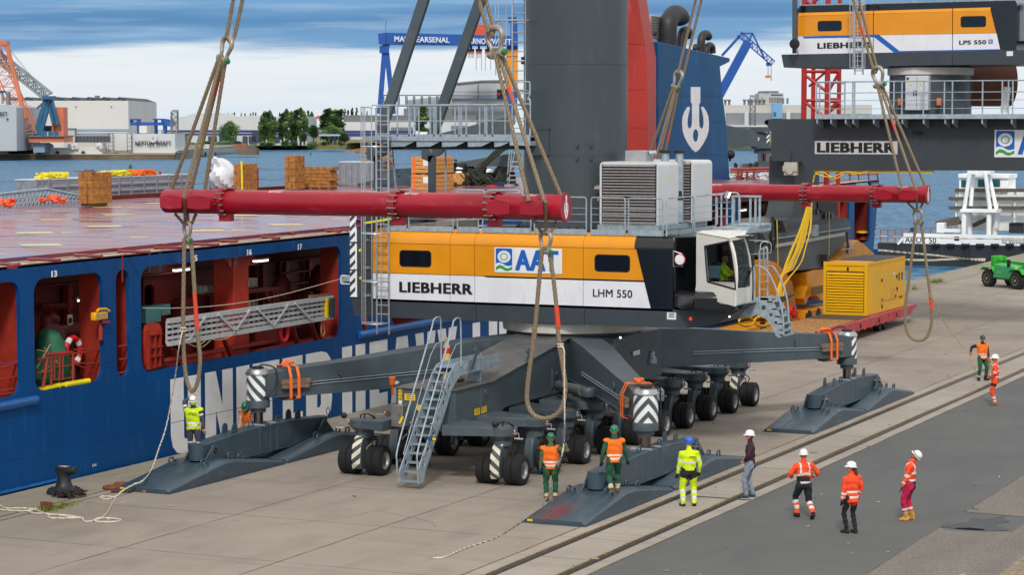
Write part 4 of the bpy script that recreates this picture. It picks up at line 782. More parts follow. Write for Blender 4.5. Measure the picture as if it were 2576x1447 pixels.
for i in range(10):
 y=56.93+2.19*i
 for x,s in ((-26.40,1),(-30.68,-1)):
  st=(s if i in (0,9) else 0)
  if first is None: first=bogie(x,y); first.location=(0,0,0); first.parent=None; base=first;
  o=bogie(x,y,st,base)
  s_=(1 if x>KX else -1); xi=XR if s_>0 else XL
  mb=MB(); w0,w1=.72,.40; z0,z1=1.36,1.63
  mb.hexa([(xi,y-w0,z0-.02),(x,y-w1,1.36),(x,y+w1,1.36),(xi,y+w0,z0-.02),(xi,y-w0,z1),(x-s_*.1,y-w1,1.575),(x-s_*.1,y+w1,1.575),(xi,y+w0,z1)] if s_>0 else [(x,y-w1,1.36),(xi,y-w0,z0-.02),(xi,y+w0,z0-.02),(x,y+w1,1.36),(x+.1,y-w1,1.575),(xi,y-w0,z1),(xi,y+w0,z1),(x+.1,y+w1,1.575)])
  mb.prism([(x+.42*math.cos(t)*1.0,y+.42*math.sin(t),1.355) for t in [2*PI*k/20 for k in range(20)]],(0,0,.22))
  arm=mb.build('bogie_arm',steel,crane,bevel=.01)
  MB().lathe((x,y,1.57),[(.3,0),(.3,.02),(.26,.035)],20).build('pivot_cover',mat('anthracite_deck',(84,88,92)),arm)
  h=MB(); h.tube(smoothline([(x+.05,y-.1,1.6),(x+.1,y-.15,1.74),(x+.25,y-.1,1.7),(x+.3,y+.05,1.6)]),.02,5); h.tube(smoothline([(x-.1,y-.05,1.6),(x-.05,y-.1,1.70),(x+.15,y-.02,1.72),(x+.3,y+.1,1.6)]),.02,5)
  for q in h.pieces(): q.build('arm_hose',hose,arm)
  MB().box(x+s_*.43,x+s_*.445,y-.2,y-.08,1.40,1.46).build('marker_lamp',orange_l,arm); MB().box(x+s_*.43,x+s_*.44,y-.18,y-.12,1.48,1.54).build('axle_label',wh,arm)
  h=MB(); h.tube([(x+s_*.42,y-.25,1.45),(x+s_*.62,y-.3,1.47),(x+s_*.64,y-.3,1.33),(x+s_*.72,y-.32,1.34)],.012,5); h.cyl((x+s_*.5,y-.3,1.32),(x+s_*.75,y-.3,1.32),.025,n=8)
  for q in h.pieces(): q.build('air_valve',galv,arm)
  if i in (0,): MB().lathe((x-.02 if s_>0 else x-.42,y-.42,1.70),[(.03,.1),(.085,.05),(.09,0)],14,(0,-1,0)).build('work_lamp_case',hose,arm); MB().lathe((x-.02 if s_>0 else x-.42,y-.425,1.70),[(.075,0),(.06,.012)],14,(0,-1,0)).build('work_lamp',lamp,arm)
for k in kids(base): bpy.data.objects.remove(k)
bpy.data.objects.remove(base)
st=thing('boarding_stairs','steep galvanised steel boarding stairs hung in front of the wheeled undercarriage','stairs',(-28.3,56,0))
sx0,sx1=-28.56,-28.0; yb,zb,yt,zt=55.15,.22,57.15,3.12
def side(x,d):
 pr=[(yb-.18,zb-.05),(yb+.18,zb-.05),(yb+.24,zb+.2),(yt-.42,zt-1.05),(yt+.05,zt-.48),(yt+.45,zt-.26),(60.1,zt-.22),(60.1,zt+.12),(yt+.35,zt+.12),(yt+.05,zt+.06),(yt-.24,zt-.16),(yb-.22,zb+.28)]
 hl=[circ(yb+.0+(yt-yb-.1)*t,zb+.27+(zt-.55-zb)*t,.075,14) for t in (.08,.23,.39,.55,.73,.91)]
 if d<0: pr[4:4]=[(yt-.1,zt-.62)]
 return flat('stringer',pr,hl,lambda u,v:(x,u,v),(d,0,0),galv,st)
side(sx0,.025); side(sx1,-.025)
for k in range(13):
 t=k/12.6; y=yb+(yt-yb)*t; z=zb+(zt-zb)*t; MB().box(sx0+.025,sx1-.025,y-.1,y+.13,z-.03,z+.012).build('tread',mat('tread_grating',(150,166,176),.5,.4,.3,60),st)
MB().box(sx0+.025,sx1-.025,yt,60.0,zt-.02,zt+.01).build('landing',mat('tread_grating',(150,166,176)),st)
def S3(q,y): return atY(q,y)
for x,o in ((sx0-.03,0),(sx1+.03,1)):
 mb=MB(); mb.tube(smoothline([(x,yb-.2,zb-.05),(x,yb-.28,zb+.5),(x,yb-.1,1.35),(x,yt-.3,4.0),(x,yt-.05,4.42),(x,yt+.28,4.48),(x,yt+.40,4.30),(x,yt+.42,zt)]),.024,7); mb.build('handrail',galv,st)
 mb=MB(); mb.tube([(x,yb+.1,.9),(x,yt-.25,3.45),(x,yt+.1,3.75),(x,yt+.42,3.78)],.012,5); mb.build('rail_wire',galv,st)
 for t in (.33,.67): mb=MB(); mb.bar((x,yb+(yt-yb)*t-.12,zb+(zt-zb)*t+.55),(x,yb+(yt-yb)*t+.16,zb+(zt-zb)*t+.28),.05,.03); mb.build('rail_bracket',galv,st)
MB().box(-28.5,-28.1,59.1,59.16,2.5,3.0).build('support_leg',galv,st)
a=atY(R2(1420,890),55.6); t=MB().box(a.x,a.x+.27,55.5,55.6,a.z,a.z+.1).build('remote_control_box',hose,st); MB().box(a.x+.02,a.x+.12,55.49,55.5,a.z+.02,a.z+.09).build('blue_socket',blue_t,t); MB().box(a.x+.15,a.x+.25,55.49,55.5,a.z+.02,a.z+.09).build('stop_button',yel_s,t)
ex=atY(R2(1560,225),58.4); t=thing('fire_extinguisher','beige cylinder with red label standing behind the boarding stairs','extinguisher',ex-UP*1.0); MB().lathe(ex-UP*.6,[(.1,-.6),(.1,.95),(.07,1.0),(.04,1.08),(.06,1.16),(.02,1.2)],16).build('cylinder',mat('beige_bottle',(190,178,150),.5,0,.1),t); MB().lathe(ex+UP*.14,[(.102,0),(.102,.16)],16).build('red_label',red_l,t); MB().lathe(ex+UP*.0,[(.102,0),(.102,.1)],16).build('yellow_label',yel_s,t)
# ================================================================ mobile harbour crane: superstructure
YF=64.7
def P2(x,y,d=0): return atY(M2(x,y),YF-d)
def P3(x,y,d=0): return atY(M3(x,y),YF-d)
def xz(v): return (v.x,v.z)
zl=[P2(960,1080).z,P3(1150,1165).z]
base=mat('house_base_grey',(58,66,72),.4,0,.08,1.5)
pts=[P2(800,1220),P2(960,1225),P3(1380,1325),P3(1450,1325),P3(1690,1288),P3(1960,1122),P3(1835,1146),P3(1510,1178),P3(1150,1168),P2(960,1082),P2(785,1075)]
zb_=P3(610,1300).z
A=[(p.x,p.z) for p in pts]; A[0]=(P2(805,1220).x,zb_+.02); A[1]=(P2(960,1220).x,zb_)
flat('base_frame',A,[],lambda u,v:(u,YF+.03,v),(0,4.6,0),base,crane)
x0,x1=P2(960,620).x,P3(1330,660).x; zt_=6.53
prof=[(YF+.03,4.25),(YF+.03,6.08),(YF+.07,6.28),(YF+.16,6.42),(YF+.3,6.5),(YF+.5,6.53),(69.3,6.53),(69.3,4.25)]
mb=MB(); mb.prism([(x0,y,z) for y,z in prof],(x1-x0,0,0)); mb.build('house_body',black,crane)
xr=P3(1520,900).x
mb=MB(); mb.prism([(x1,YF+.03,4.2),(xr+.1,YF+1.1,4.2),(xr+.4,69,4.2),(x1-.5,69,4.2)],(0,0,2.32)); mb.build('house_end',black,crane,bevel=.05)
def xa(q): return atY(M3(*q),YF).x
xd0=lambda z: P3(1027,660).x+(P3(1027,660).z-z)*(P3(1150,1165).x-P3(1027,660).x)/(P3(1027,660).z-P3(1150,1165).z)
zy=P2(960,870).z; zy2=P3(1090,918).z
gx=[x0,P2(1589,900).x,P2(1789,900).x,P3(603,900).x]
def panel(a,b,za,zb,m,nm,right=False,top=None):
 g_=.008; q=[(a+g_,za),((xd0(za) if right else b-g_),za),((xd0(zb) if right else b-g_),zb),(a+g_,zb)]
 return flat(nm,q,[],lambda u,v:(u,YF,v),(0,.026,0),m,crane)
zw=P2(960,1082).z
for i,(a,b) in enumerate(zip(gx,gx[1:]+[None])):
 r=(i==3)
 panel(a,b,zy,6.10,orange_p,'side_panel',r)
 wz=zy-.02 if i<2 else P3(600,935).z
 if i==2:
  q=[(a+.008,zw),(b-.008,zw),(b-.008,wz),(P2(1890,932).x,wz),(P2(1850,897).x,zy-.02),(a+.008,zy-.02)]; flat('lower_panel',q,[],lambda u,v:(u,YF,v),(0,.026,0),white_p,crane)
 else: panel(a,b,zw,wz,white_p,'lower_panel',r)
 c=[(YF-.005,6.115),(YF+.0,6.2),(YF+.045,6.33),(YF+.13,6.45),(YF+.26,6.535),(YF+.5,6.565),(YF+.5,6.53),(YF+.2,6.4),(YF+.05,6.115)]
 e=(xd0(6.3) if r else b-.006); mb=MB(); mb.prism([(a+.006,y,z) for y,z in c],(e-a-.006,0,0)); mb.build('roof_edge_panel',orange_p,crane)
c=[(YF-.005,6.115),(YF+.0,6.2),(YF+.045,6.33),(YF+.13,6.45),(YF+.26,6.535),(YF+.5,6.565),(YF+.5,6.53),(YF+.2,6.4),(YF+.05,6.115)]
mb=MB(); mb.prism([(xd0(6.3)+.008,y,z) for y,z in c],(x1+.02-xd0(6.3),0,0)); mb.build('roof_edge_panel',black,crane)
flat('end_panel',[(xd0(4.45)+.01,4.45),(x1+.01,4.45),(x1+.01,6.1),(xd0(6.1)+.01,6.1)],[],lambda u,v:(u,YF+.006,v),(0,.02,0),black,crane)
def win(a,b):
 a,b=Vector(a),Vector(b); z0,z1=sorted((a.z,b.z)); flat('window_frame',rrect(a.x,z0,b.x,z1,.12),[rrect(a.x+.03,z0+.03,b.x-.03,z1-.03,.1)],lambda u,v:(u,YF-.006,v),(0,.01,0),hose,crane); flat('window',rrect(a.x+.03,z0+.03,b.x-.03,z1-.03,.1),[],lambda u,v:(u,YF-.003,v),(0,.008,0),glass_d,crane)
win(P2(1178,823),P2(1437,693)); win(P3(695,863),P3(985,729))
UX=(1,0,0); UZ=(0,0,1)
a,b=P2(1177,1030),P2(1773,950); text('LIEBHERR',a+Vector((0,-.008,0)),UX,UZ,b.x-a.x,P2(1177,945).z-a.z,black_t,crane,.045)
a,b=P3(683,1068),P3(1003,1022); text('LHM 550',a+Vector((0,-.008,-.0)),UX,UZ,b.x-a.x,b.z-a.z+.03,black_t,crane,.016)
def aat(p0,p1,y,parent,nm='sign_board'):
 x0_,x1_,z0_,z1_=p0.x,p1.x,p0.z,p1.z; h=z1_-z0_; w_=x1_-x0_
 bd=MB().box(x0_,x1_,y-.012,y,z0_,z1_).build(nm,white_p,parent)
 lw=.265*w_; f=lambda u,v:(x0_+u*w_,y-.016,z0_+v*h)
 flat('emblem',[(.02,.36),(.07,.40),(.12,.36),(.16,.29),(.2,.26),(.265,.30),(.265,.93),(.25,.965),(.035,.965),(.02,.93)],[[(.142+.098*math.cos(t),.635+.245*math.sin(t)) for t in [2*PI*i/24 for i in range(24)]]],f,(0,.004,0),blue_t,bd)
 flat('emblem_ring',[(.142+.058*math.cos(t),.635+.145*math.sin(t)) for t in [2*PI*i/24 for i in range(24)]],[[(.142+.046*math.cos(t),.635+.115*math.sin(t)) for t in [2*PI*i/24 for i in range(24)]]],f,(0,.004,0),green_t,bd)
 flat('emblem_wave',[(.02,.08),(.07,.17),(.12,.14),(.16,.07),(.2,.06),(.265,.13),(.265,.26),(.21,.17),(.17,.18),(.12,.27),(.07,.30),(.02,.20)],[],f,(0,.004,0),green_t,bd)
 text('AAT',Vector((x0_+.31*w_,y-.014,z0_+.10*h)),UX,UZ,.64*w_,.82*h,blue_t,bd,.05)
aat(P2(1952,868),Vector((P3(432,885).x,0,P2(1952,665).z)),YF-.004,crane)
a,b=P3(1281,1253),P3(1356,1198); MB().box(a.x,b.x,YF+.02,YF+.03,a.z,b.z).build('data_plate',wh,crane)
for k,(w_,h) in enumerate(((.6,.14),(.5,.06),(.6,.06))): MB().box(a.x+.1*(b.x-a.x)*2,a.x+.8*(b.x-a.x),YF+.016,YF+.02,b.z-(.22+.22*k)*(b.z-a.z),b.z-(.12+.22*k)*(b.z-a.z)).build('plate_print',black_t,crane)
c=P3(1474,1247); MB().lathe(Vector((c.x,YF+.02,c.z)),[(.045,0),(.04,.03)],12,(0,-1,0)).build('red_marker',mat('red_lit',(255,40,30),.3,0,0,emit=2),crane)
c=P3(1792,1230); MB().lathe(Vector((c.x,YF+.0,c.z)),[(.026,0),(.02,.03)],12,(0,-1,0)).build('work_lamp',lamp,crane)
for x in (P2(1800,1180).x,P3(610,1230).x): MB().box(x-.008,x+.008,YF+.026,YF+.031,zb_,zw).build('panel_gap',black_t,crane)
a,b=P2(772,420),P2(960,420); cwx0,cwx1=P2(775,700).x,x0
top=P2(772,380).z; mb=MB(); mb.hexa([(cwx0,YF+.0,P2(790,1075).z),(cwx1-.02,YF,P2(790,1075).z),(cwx1-.02,69.3,P2(790,1075).z),(cwx0,69.3,P2(790,1075).z),(cwx0,YF,top),(cwx1-.02,YF,top),(cwx1-.02,69.3,top),(cwx0,69.3,top)]); mb.build('counterweight',base,crane,bevel=.015)
for y in (628,853): z=P2(900,y).z; MB().box(cwx0-.004,cwx1-.03,YF-.004,YF+.01,z-.006,z+.006).build('slab_gap',black_t,crane)
for (q0,q1) in (((772,620),(830,410)),((775,845),(832,635)),((780,1068),(836,858))):
 a,b=P2(*q0),P2(*q1); w_=P2(832,700).x-cwx0; o=MB().box(cwx0+.005,cwx0+w_,YF-.008,YF,a.z,b.z).build('hazard_plate',white_t,crane); h=b.z-a.z
 for k in range(3):
  zz=a.z+h*(.02+.36*k); q=[(0,.0),(.62,.30),(.62,.52),(0,.22)]; MB().prism([(cwx0+.005+u*w_*1.2,YF-.009,zz+v*h*.72) for u,v in q],(0,-.004,0)).build('hazard_stripe',base,o)
for q in ((884,615),(890,840),(893,1064)): a=P2(*q); text('25,0 t',a+Vector((0,-.01,0)),UX,UZ,P2(938,700).x-P2(884,700).x,.08,wh,crane,.01)
for q in ((860,690),(865,915)): MB().lathe(P2(*q),[(.05,0),(.045,.04)],12,(0,-1,0)).build('yellow_cap',yel_s,crane)
c=P2(870,467); mg=mat('magenta_shackle',(150,20,110),.4); mb=MB(); mb.tube(smoothline([c+Vector((.02,-.05,.1)),c+Vector((-.12,-.08,.1)),c+Vector((-.14,-.08,-.08)),c+Vector((.02,-.05,-.1))]),.03,8); mb.build('pad_eye',mg,crane)
a,b=P2(905,468),P2(1160,430); tag(MB().bar(a+Vector((0,-.12,0)),b+Vector((.3,-.05,.06)),.06,.012,(0,1,0)).build('yellow_strap',mat('strap_yellow',(238,220,30),.6)),'yellow strap tied to the magenta eye on the counterweight','strap')
a,b=P2(700,965),P2(780,895); mb=MB(); mb.box(a.x,a.x+.03,YF-.02,YF+.3,a.z,b.z); mb.box(a.x,cwx0,YF-.02,YF+.02,a.z,a.z+.03); mb.box(a.x,cwx0,YF-.02,YF+.02,b.z-.03,b.z); mb.build('bumper_bracket',wh,crane,sep=True); MB().box(a.x+.1,cwx0,YF,YF+.25,(a.z+b.z)/2-.05,(a.z+b.z)/2+.12).build('camera_box',galv,crane)
def rail(pts,m=galv,r=.022): mb=MB(); mb.tube(pts,r,7); return mb.build('guard_rail',m,crane)
YR=YF+.12
def Rr(q): return atY(M3(*q),YR)
zr=P3(300,565).z; ztop=atY(M3(300,262),YR).z; ztop2=ztop
segs=[(-80,178),(205,625),(668,943),(972,1250)]
xs_=lambda u: atY(M3(u,400),YR).x
z0=6.5
segsx=[(P2(1035,500).x,P2(1215,500).x),(P2(1240,500).x,P2(1600,500).x),(P2(1635,500).x,P2(1805,500).x),(P2(1840,500).x,xs_(178)),(xs_(207),xs_(628)),(xs_(668),xs_(943)),(xs_(972),xs_(1252))]
zt1=atY(M3(800,262),YR).z;
for i,(a,b) in enumerate(segsx):
 k=.07; zt=zt1
 rail([(a,YR,z0)]+[(a,YR,zt-k),(a+.3*k,YR,zt-.3*k),(a+k,YR,zt),(b-k,YR,zt),(b-.3*k,YR,zt-.3*k),(b,YR,zt-k)]+[(b,YR,z0)])
 for z in (zt-.33,zt-.52,zt-.75) : rail([(a,YR,z),(b,YR,z)],r=.009)
 MB().box(a,b,YR+.02,YR+.03,z0,z0+.17).build('toe_board',galv,crane)
XRr=xs_(1280); yy=[YR,YR+2.3,YR+2.45,YR+4.4]
for a,b in ((yy[0],yy[1]),(yy[2],yy[3])):
 k=.07; rail([(XRr,a,z0),(XRr,a,zt1-k),(XRr,a+k,zt1),(XRr,b-k,zt1),(XRr,b,zt1-k),(XRr,b,z0)])
 for z in (zt1-.33,zt1-.52,zt1-.75): rail([(XRr,a,z),(XRr,b,z)],r=.009)
 MB().box(XRr-.02,XRr-.01,a,b,z0,z0+.17).build('toe_board',galv,crane)
bx0,bx1=atY(M3(1830,260),67.3).x,atY(M3(2040,260),67.3).x; bz0,bz1=atY(M3(1900,485),67.3).z,atY(M3(1900,250),67.3).z
for x in (bx0,bx0+.18,bx0+.7,bx1-.3,bx1): MB().box(x-.03,x+.03,67.25,67.31,bz0,bz1).build('basket_post',galv,crane)
for z in (bz0,bz1): MB().box(bx0,bx1+.04,67.2,68.3,z-.03,z+.03).build('basket_frame',galv,crane) if z==bz0 else MB().box(bx0,bx1+.04,67.2,67.34,z-.03,z+.03).build('basket_frame',galv,crane)
for p,q in (((1690,260),(1690,480)),((1725,240),(1725,500)),((1770,230),(1770,480)),((1815,245),(1815,540))): rail([atY(M3(*p),66.6),atY(M3(*q),66.6)],r=.03)
rail(smoothline([atY(M3(*q),66.6) for q in ((1600,240),(1690,232),(1800,222),(1860,230),(1872,300),(1872,480))]))
for y in (300,350,415): rail([atY(M3(1690,y),66.6),atY(M3(1830,y),66.6)],r=.01)
MB().box(atY(M3(1690,500),66.6).x,bx1,66.2,68.4,bz0-.2,bz0-.04).build('platform',galv,crane)
c=atY(M3(1775,240),66.3); o=MB().cbox(c,.12,.12,.2,rot=Matrix.Rotation(.35,3,'Y')).build('floodlight_case',galv,crane); MB().cbox(c+Vector((.07,-.03,0)),.03,.09,.17,rot=Matrix.Rotation(.35,3,'Y')).build('floodlight_lens',mat('flood_lit',(255,232,200),.4,0,0,emit=3),o)
c=atY(M3(1392,250),YR); MB().lathe(c,[(.09,-.12),(.07,-.02),(.05,.0),(.05,.14),(.03,.16)],12).build('antenna_dome',hose,crane); MB().bar(atY(M3(1340,262),YR),atY(M3(1410,258),YR),.16,.04).build('antenna_plate',galv,crane); MB().bar(atY(M3(1600,238),66.0),atY(M3(1740,236),66.4),.05).build('lamp_arm',galv,crane)
HZ=lambda x,y: ((2250+x*850/2278)/1.5621,(560+y*850/2278)/1.5621)
lv=mat('louvre_blade',(156,150,150),.4,.4,.1,10); dk=mat('louvre_dark',(48,42,40),.7)
hw=mat('housing_white',(206,208,210),.35,0,.03,1.5)
def housing(x0,x1,y0,dp,z0,z1,lx1):
 pr=rrect(x0,z0,x1,z1,.14,6); mb=MB(); pts=[(x0,z0),(x1,z0)]+[p for p in rrect(x0,z0-1,x1,z1,.14,6) if p[1]>z0]
 o=flat('engine_housing',pts,[],lambda u,v:(u,y0,v),(0,dp,0),hw,crane)
 MB().box(x0+.1,lx1,y0-.012,y0-.004,z0+.05,z1-.09).build('louvre_recess',dk,o)
 n=20
 for k in range(n):
  z=z0+.08+(z1-z0-.2)*k/(n-1); mb=MB(); mb.hexa([(x0+.11,y0-.06,z-.028),(lx1-.01,y0-.06,z-.028),(lx1-.01,y0-.008,z+.012),(x0+.11,y0-.008,z+.012),(x0+.11,y0-.06,z-.016),(lx1-.01,y0-.06,z-.016),(lx1-.01,y0-.008,z+.026),(x0+.11,y0-.008,z+.026)]); mb.build('louvre_blade',lv,o)
 for xx in (x0+.11+(lx1-x0-.11)*.34,x0+.11+(lx1-x0-.11)*.67): MB().box(xx-.006,xx+.006,y0-.03,y0-.012,z0+.06,z1-.1).build('louvre_stay',dk,o)
 MB().box(x0+.08,x0+.11,y0-.03,y0,z0+.04,z1-.08).build('louvre_frame',dk,o); MB().box(lx1-.01,lx1+.02,y0-.03,y0,z0+.04,z1-.08).build('louvre_frame',dk,o)
 return o
Y1=65.75; a,b=atY(HZ(285,862),Y1),atY(HZ(885,205),Y1)
zh0,zh1=a.z,b.z; dpt=1.75
housing(a.x,b.x+.06,Y1,dpt,zh0,zh1,b.x-.02)
xr2=b.x+.06
q=onpl(HZ(1015,370),(xr2,0,0),(1,0,0)); MB().box(xr2,xr2+.004,q.y-.05,q.y+.05,q.z-.05,q.z+.05).build('warning_sticker',yel_s,crane)
Y2=Y1+2.45; b2=atY(HZ(1253,190),Y2); housing(b2.x-2.0,b2.x+.06,Y2,1.75,zh0,zh1+.02,b2.x-.03); q=onpl(HZ(1385,355),(b2.x+.06,0,0),(1,0,0)); MB().box(b2.x+.06,b2.x+.064,q.y-.05,q.y+.05,q.z-.05,q.z+.05).build('warning_sticker',yel_s,crane)
MB().box(a.x-.05,xr2+.05,Y1-.06,Y2+1.8,zh0-.17,zh0-.01).build('housing_skid',galv,crane); MB().box(a.x+.1,xr2-.1,Y1+.1,Y2+1.5,6.5,zh0-.17).build('skid_foot',redc,crane)
mb=MB(); e=[atY(HZ(*p),Y1+.9) for p in ((362,210),(362,110),(350,108),(290,112))]; mb.tube(smoothline([e[0],e[1]-UP*.0,e[1]+Vector((-.06,0,.06)),e[3]]),.085,12); mb.build('exhaust_elbow',galv,crane)
c,d=atY(HZ(552,192),Y1+.7),atY(HZ(768,85),Y1+.7); o=MB().box(c.x,d.x,Y1+.7,Y1+1.4,c.z-.03,d.z).build('muffler_box',mat('plain_alu',(176,176,176),.4,.5,.08),crane,bevel=.01); MB().cyl((d.x,Y1+1.0,(c.z+d.z)/2+.08),(d.x+.2,Y1+1.1,(c.z+d.z)/2+.1),.07).build('muffler_outlet',galv,o)
for q0,q1,yv in (((975,200),(975,100),Y1+1.4),((1125,840),(1125,100),Y2-.45)):
 c,d=atY(HZ(*q0),yv),atY(HZ(*q1),yv); o=MB().cyl(c,d,.125,n=18).build('vent_pipe',galv,crane); MB().lathe(d,[(.14,-.03),(.2,0),(.2,.03),(.16,.07)],18).build('rain_cap',hose,o)
c,d=atY(HZ(70,490),Y1+.5),atY(HZ(290,480),Y1+.5); MB().lathe(c,[(.02,-.08),(.17,0),(.19,.06),(.19,1.1)],20,(1,0,0)).build('silencer',mat('polished_steel',(170,160,150),.12,.95,.05),crane); mb=MB(); mb.tube(smoothline([atY(HZ(*p),Y1+.5) for p in ((105,545),(130,590),(190,610),(290,612))]),.11,12); mb.build('exhaust_pipe',mat('polished_steel',(170,160,150)),crane)
tow=mat('tower_grey',(62,71,75),.34,0,.12,.6,.02,30,stretch=(1,1,.3),scuff=((104,108,106),.2,(1.5,1.5,.4))); TX,TY,TR=-28.64,67.25,1.64
MB().cyl((TX,TY,6.5),(TX,TY,26),TR,n=64).build('tower',tow,crane)
MB().lathe((TX,TY,6.53),[(TR+.32,0),(TR+.34,.06),(TR+.05,.08),(TR+.03,.3)],56).build('tower_flange',base,crane)
for k in range(44): t=2*PI*k/44; MB().lathe((TX+(TR+.2)*math.cos(t),TY+(TR+.2)*math.sin(t),6.61),[(.035,0),(.035,.07),(.02,.08)],6).build('flange_bolt',hose,crane) if math.sin(t)<.2 else None
for y in (515,1262): z=onpl(T3(500,y),(TX,TY-TR,0),(0,1,0)).z; MB().lathe((TX,TY,z-.012),[(TR,0),(TR+.008,.004),(TR+.008,.02),(TR,.024)],64).build('weld_seam',tow,crane)
for p0,p1,th in (((830,1185),(860,1290),-65),((905,1185),(915,1290),-50),((185,465),(185,500),-150)):
 for z in (onpl(T3(*p0),(TX,TY-TR,0),(0,1,0)).z,onpl(T3(*p1),(TX,TY-TR,0),(0,1,0)).z): MB().cbox((TX+(TR+.04)*math.cos(R(th)),TY+(TR+.04)*math.sin(R(th)),z),.08,.08,.1).build('tower_bracket',tow,crane)
pa=onpl(T3(195,1045),(TX,TY-TR,0),(0,1,0)); pb=onpl(T3(325,1255),(TX,TY-TR,0),(0,1,0)); MB().box(pa.x,pb.x,TY-TR-.02,TY-.6,pb.z,pa.z).build('platform_bracket',tow,crane);
for z in (pa.z,pb.z): MB().box(pa.x-.1,pb.x+.03,TY-TR-.05,TY-.6,z-.02,z+.02).build('bracket_flange',tow,crane)
PY=65.15     # front edge of the platform
def W5(x,y): return ((1350+x*900/2170.)/1.5621,(300+y*900/2170.)/1.5621)
def pp(x,y,yy=PY): return atY(W5(x,y),yy)
lx=pp(1690,0).x
mb=MB(); ladx=(pp(1600,0,66.2).x,pp(1728,0,66.2).x); zL0=pp(1650,550).z
for x in ladx:
 mb=MB(); mb.bar((x,66.2,zL0),(x,66.2,20),.05,.03); mb.build('ladder_stile',alu,crane)
for k in range(34): z=zL0+.2+.3*k; MB().cyl((ladx[0],66.2,z),(ladx[1],66.2,z),.018,n=6).build('ladder_rung',alu,crane)
for k,z in enumerate((13.1,15.3,10.9)):
 mb=MB(); cx_=(ladx[0]+ladx[1])/2-.1; mb.tube([(cx_+.55*math.cos(t),65.95+.5*math.sin(t),z) for t in [R(180+i*12) for i in range(16)]],.028,6); mb.build('ladder_hoop',galv,crane)
for dx in (-.5,-.3,0): mb=MB(); mb.bar((cx_+dx,65.95-.5*math.sin(math.acos(min(1,abs(dx)/.55))),11.4),(cx_+dx,65.95-.5*math.sin(math.acos(min(1,abs(dx)/.55))),20),.03,.01); mb.build('ladder_hoop',galv,crane)
MB().cyl((ladx[1]+.05,66.5,zL0-1.5),(ladx[1]+.05,66.5,20),.2,n=16).build('cable_duct',mat('duct_grey',(98,112,120),.4,0,.1),crane)
px0,px1=pp(300,570).x,pp(1770,570).x; pz=pp(700,568).z; pz1=pp(700,610).z
MB().box(px0,px1,PY,PY+1.5,pz-.02,pz+.02).build('platform_deck',galv,crane); MB().box(px0,px1,PY-.01,PY,pz1,pz+.06).build('platform_fascia',galv,crane); MB().box(px0,px1,PY+1.5,PY+1.52,pz1,pz+.06).build('platform_fascia',galv,crane)
for u0,u1 in ((445,680),(690,925),(930,1165),(1175,1410),(1425,1590)):
 a,b=pp(u0,668),pp(u1,612); MB().box(a.x,a.x+.03,PY+.02,PY+1.45,a.z,pz1).build('platform_beam',galv,crane); MB().prism([(a.x,PY+.04,pz1),(b.x,PY+.04,pz1),(b.x-.4,PY+.04,a.z+.02),(a.x,PY+.04,a.z)],(0,.03,0)).build('platform_gusset',galv,crane)
MB().box(pp(1575,640).x,pp(1770,640).x,PY,PY+.5,pp(1575,655).z,pz1).build('platform_beam',galv,crane)
MB().box(px0+.5,px1,PY+1.0,PY+1.2,pp(500,690).z,pz1).build('platform_girder',base,crane)
zt=pp(700,272).z; zm=pp(700,422).z
for yv in (PY,PY+1.5):
 rail([(pp(270,0,yv).x if yv==PY else px0,yv,zt),(pp(1590,0).x,yv,zt)],r=.028); rail([(px0,yv,zm),(pp(1590,0).x,yv,zm)],r=.016)
 for u in (427,510,620,675,858,918,1095,1163,1340,1412): x=pp(u,400).x; MB().box(x-.022,x+.022,yv-.01,yv+.02,pz,zt).build('rail_post',galv,crane)
for z in (pp(1760,50).z,pp(1760,160).z,pp(1760,260).z): rail([(pp(1640,0).x,PY,z),(pp(1765,0).x,PY,z)],r=.02)
rail(smoothline([pp(1765,50),pp(1765,165),pp(1748,215),pp(1768,245),pp(1768,560)]),r=.028)
CY_=PY-.25
def cl(u,v,yv=CY_): return atY(W5(u,v),yv)
zc0=atY(M2(1000,1375),YF-.3).z; zc1=cl(350,290).z
l0,l1=atY(M2(990,900),YF-.15).x,atY(M2(1088,900),YF-.15).x
lx0,lx1=l0,l1; yb_=YF-.12
for x in (lx0,lx1): mb=MB(); mb.bar((x,yb_,zc0),(x,yb_,zc1),.055,.03,(0,1,0)); mb.build('ladder_stile',alu,crane)
nR=int((zc1-zc0-.2)/.286)
for k in range(nR): z=zc0+.35+.286*k; MB().cyl((lx0,yb_,z),(lx1,yb_,z),.018,n=6).build('ladder_rung',alu,crane)
hoops=[zc0+.36,atY(M2(1000,940),YF-.3).z,atY(M2(1000,552),YF-.3).z,cl(300,1088).z,cl(300,662).z,cl(300,292).z]
cxm=(lx0+lx1)/2-.16
def hp_(t): return (cxm+.40*math.cos(t),yb_-.30+.33*math.sin(t))
for z in hoops:
 mb=MB(); mb.tube([(lx1,yb_,z)]+[(*hp_(R(-20-i*12)),z) for i in range(17)]+[(lx0,yb_,z)],.022,6); mb.build('cage_hoop',alu,crane)
for t in (-30,-75,-110,-150,-190): x,y=hp_(R(t)); mb=MB(); mb.bar((x,y,hoops[0]),(x,y,hoops[-1]),.03,.012); mb.build('cage_strip',alu,crane)
MB().box(pp(270,0).x,pp(440,0).x,yb_-.06,yb_+.7,pz1+.02,pz).build('ladder_landing',galv,crane)
c=onpl(T2(1980,725),(0,PY,0),(0,1,0)); d=onpl(T2(2060,805),(0,PY,0),(0,1,0)); o=MB().box(c.x,d.x,PY-.1,PY-.06,d.z,c.z).build('sign_plate',hose,crane); MB().lathe(onpl(T2(2000,765),(0,PY,0),(0,1,0))+Vector((0,-.11,0)),[(.04,0),(.03,.03)],10,(0,-1,0)).build('red_marker',red_l,o)
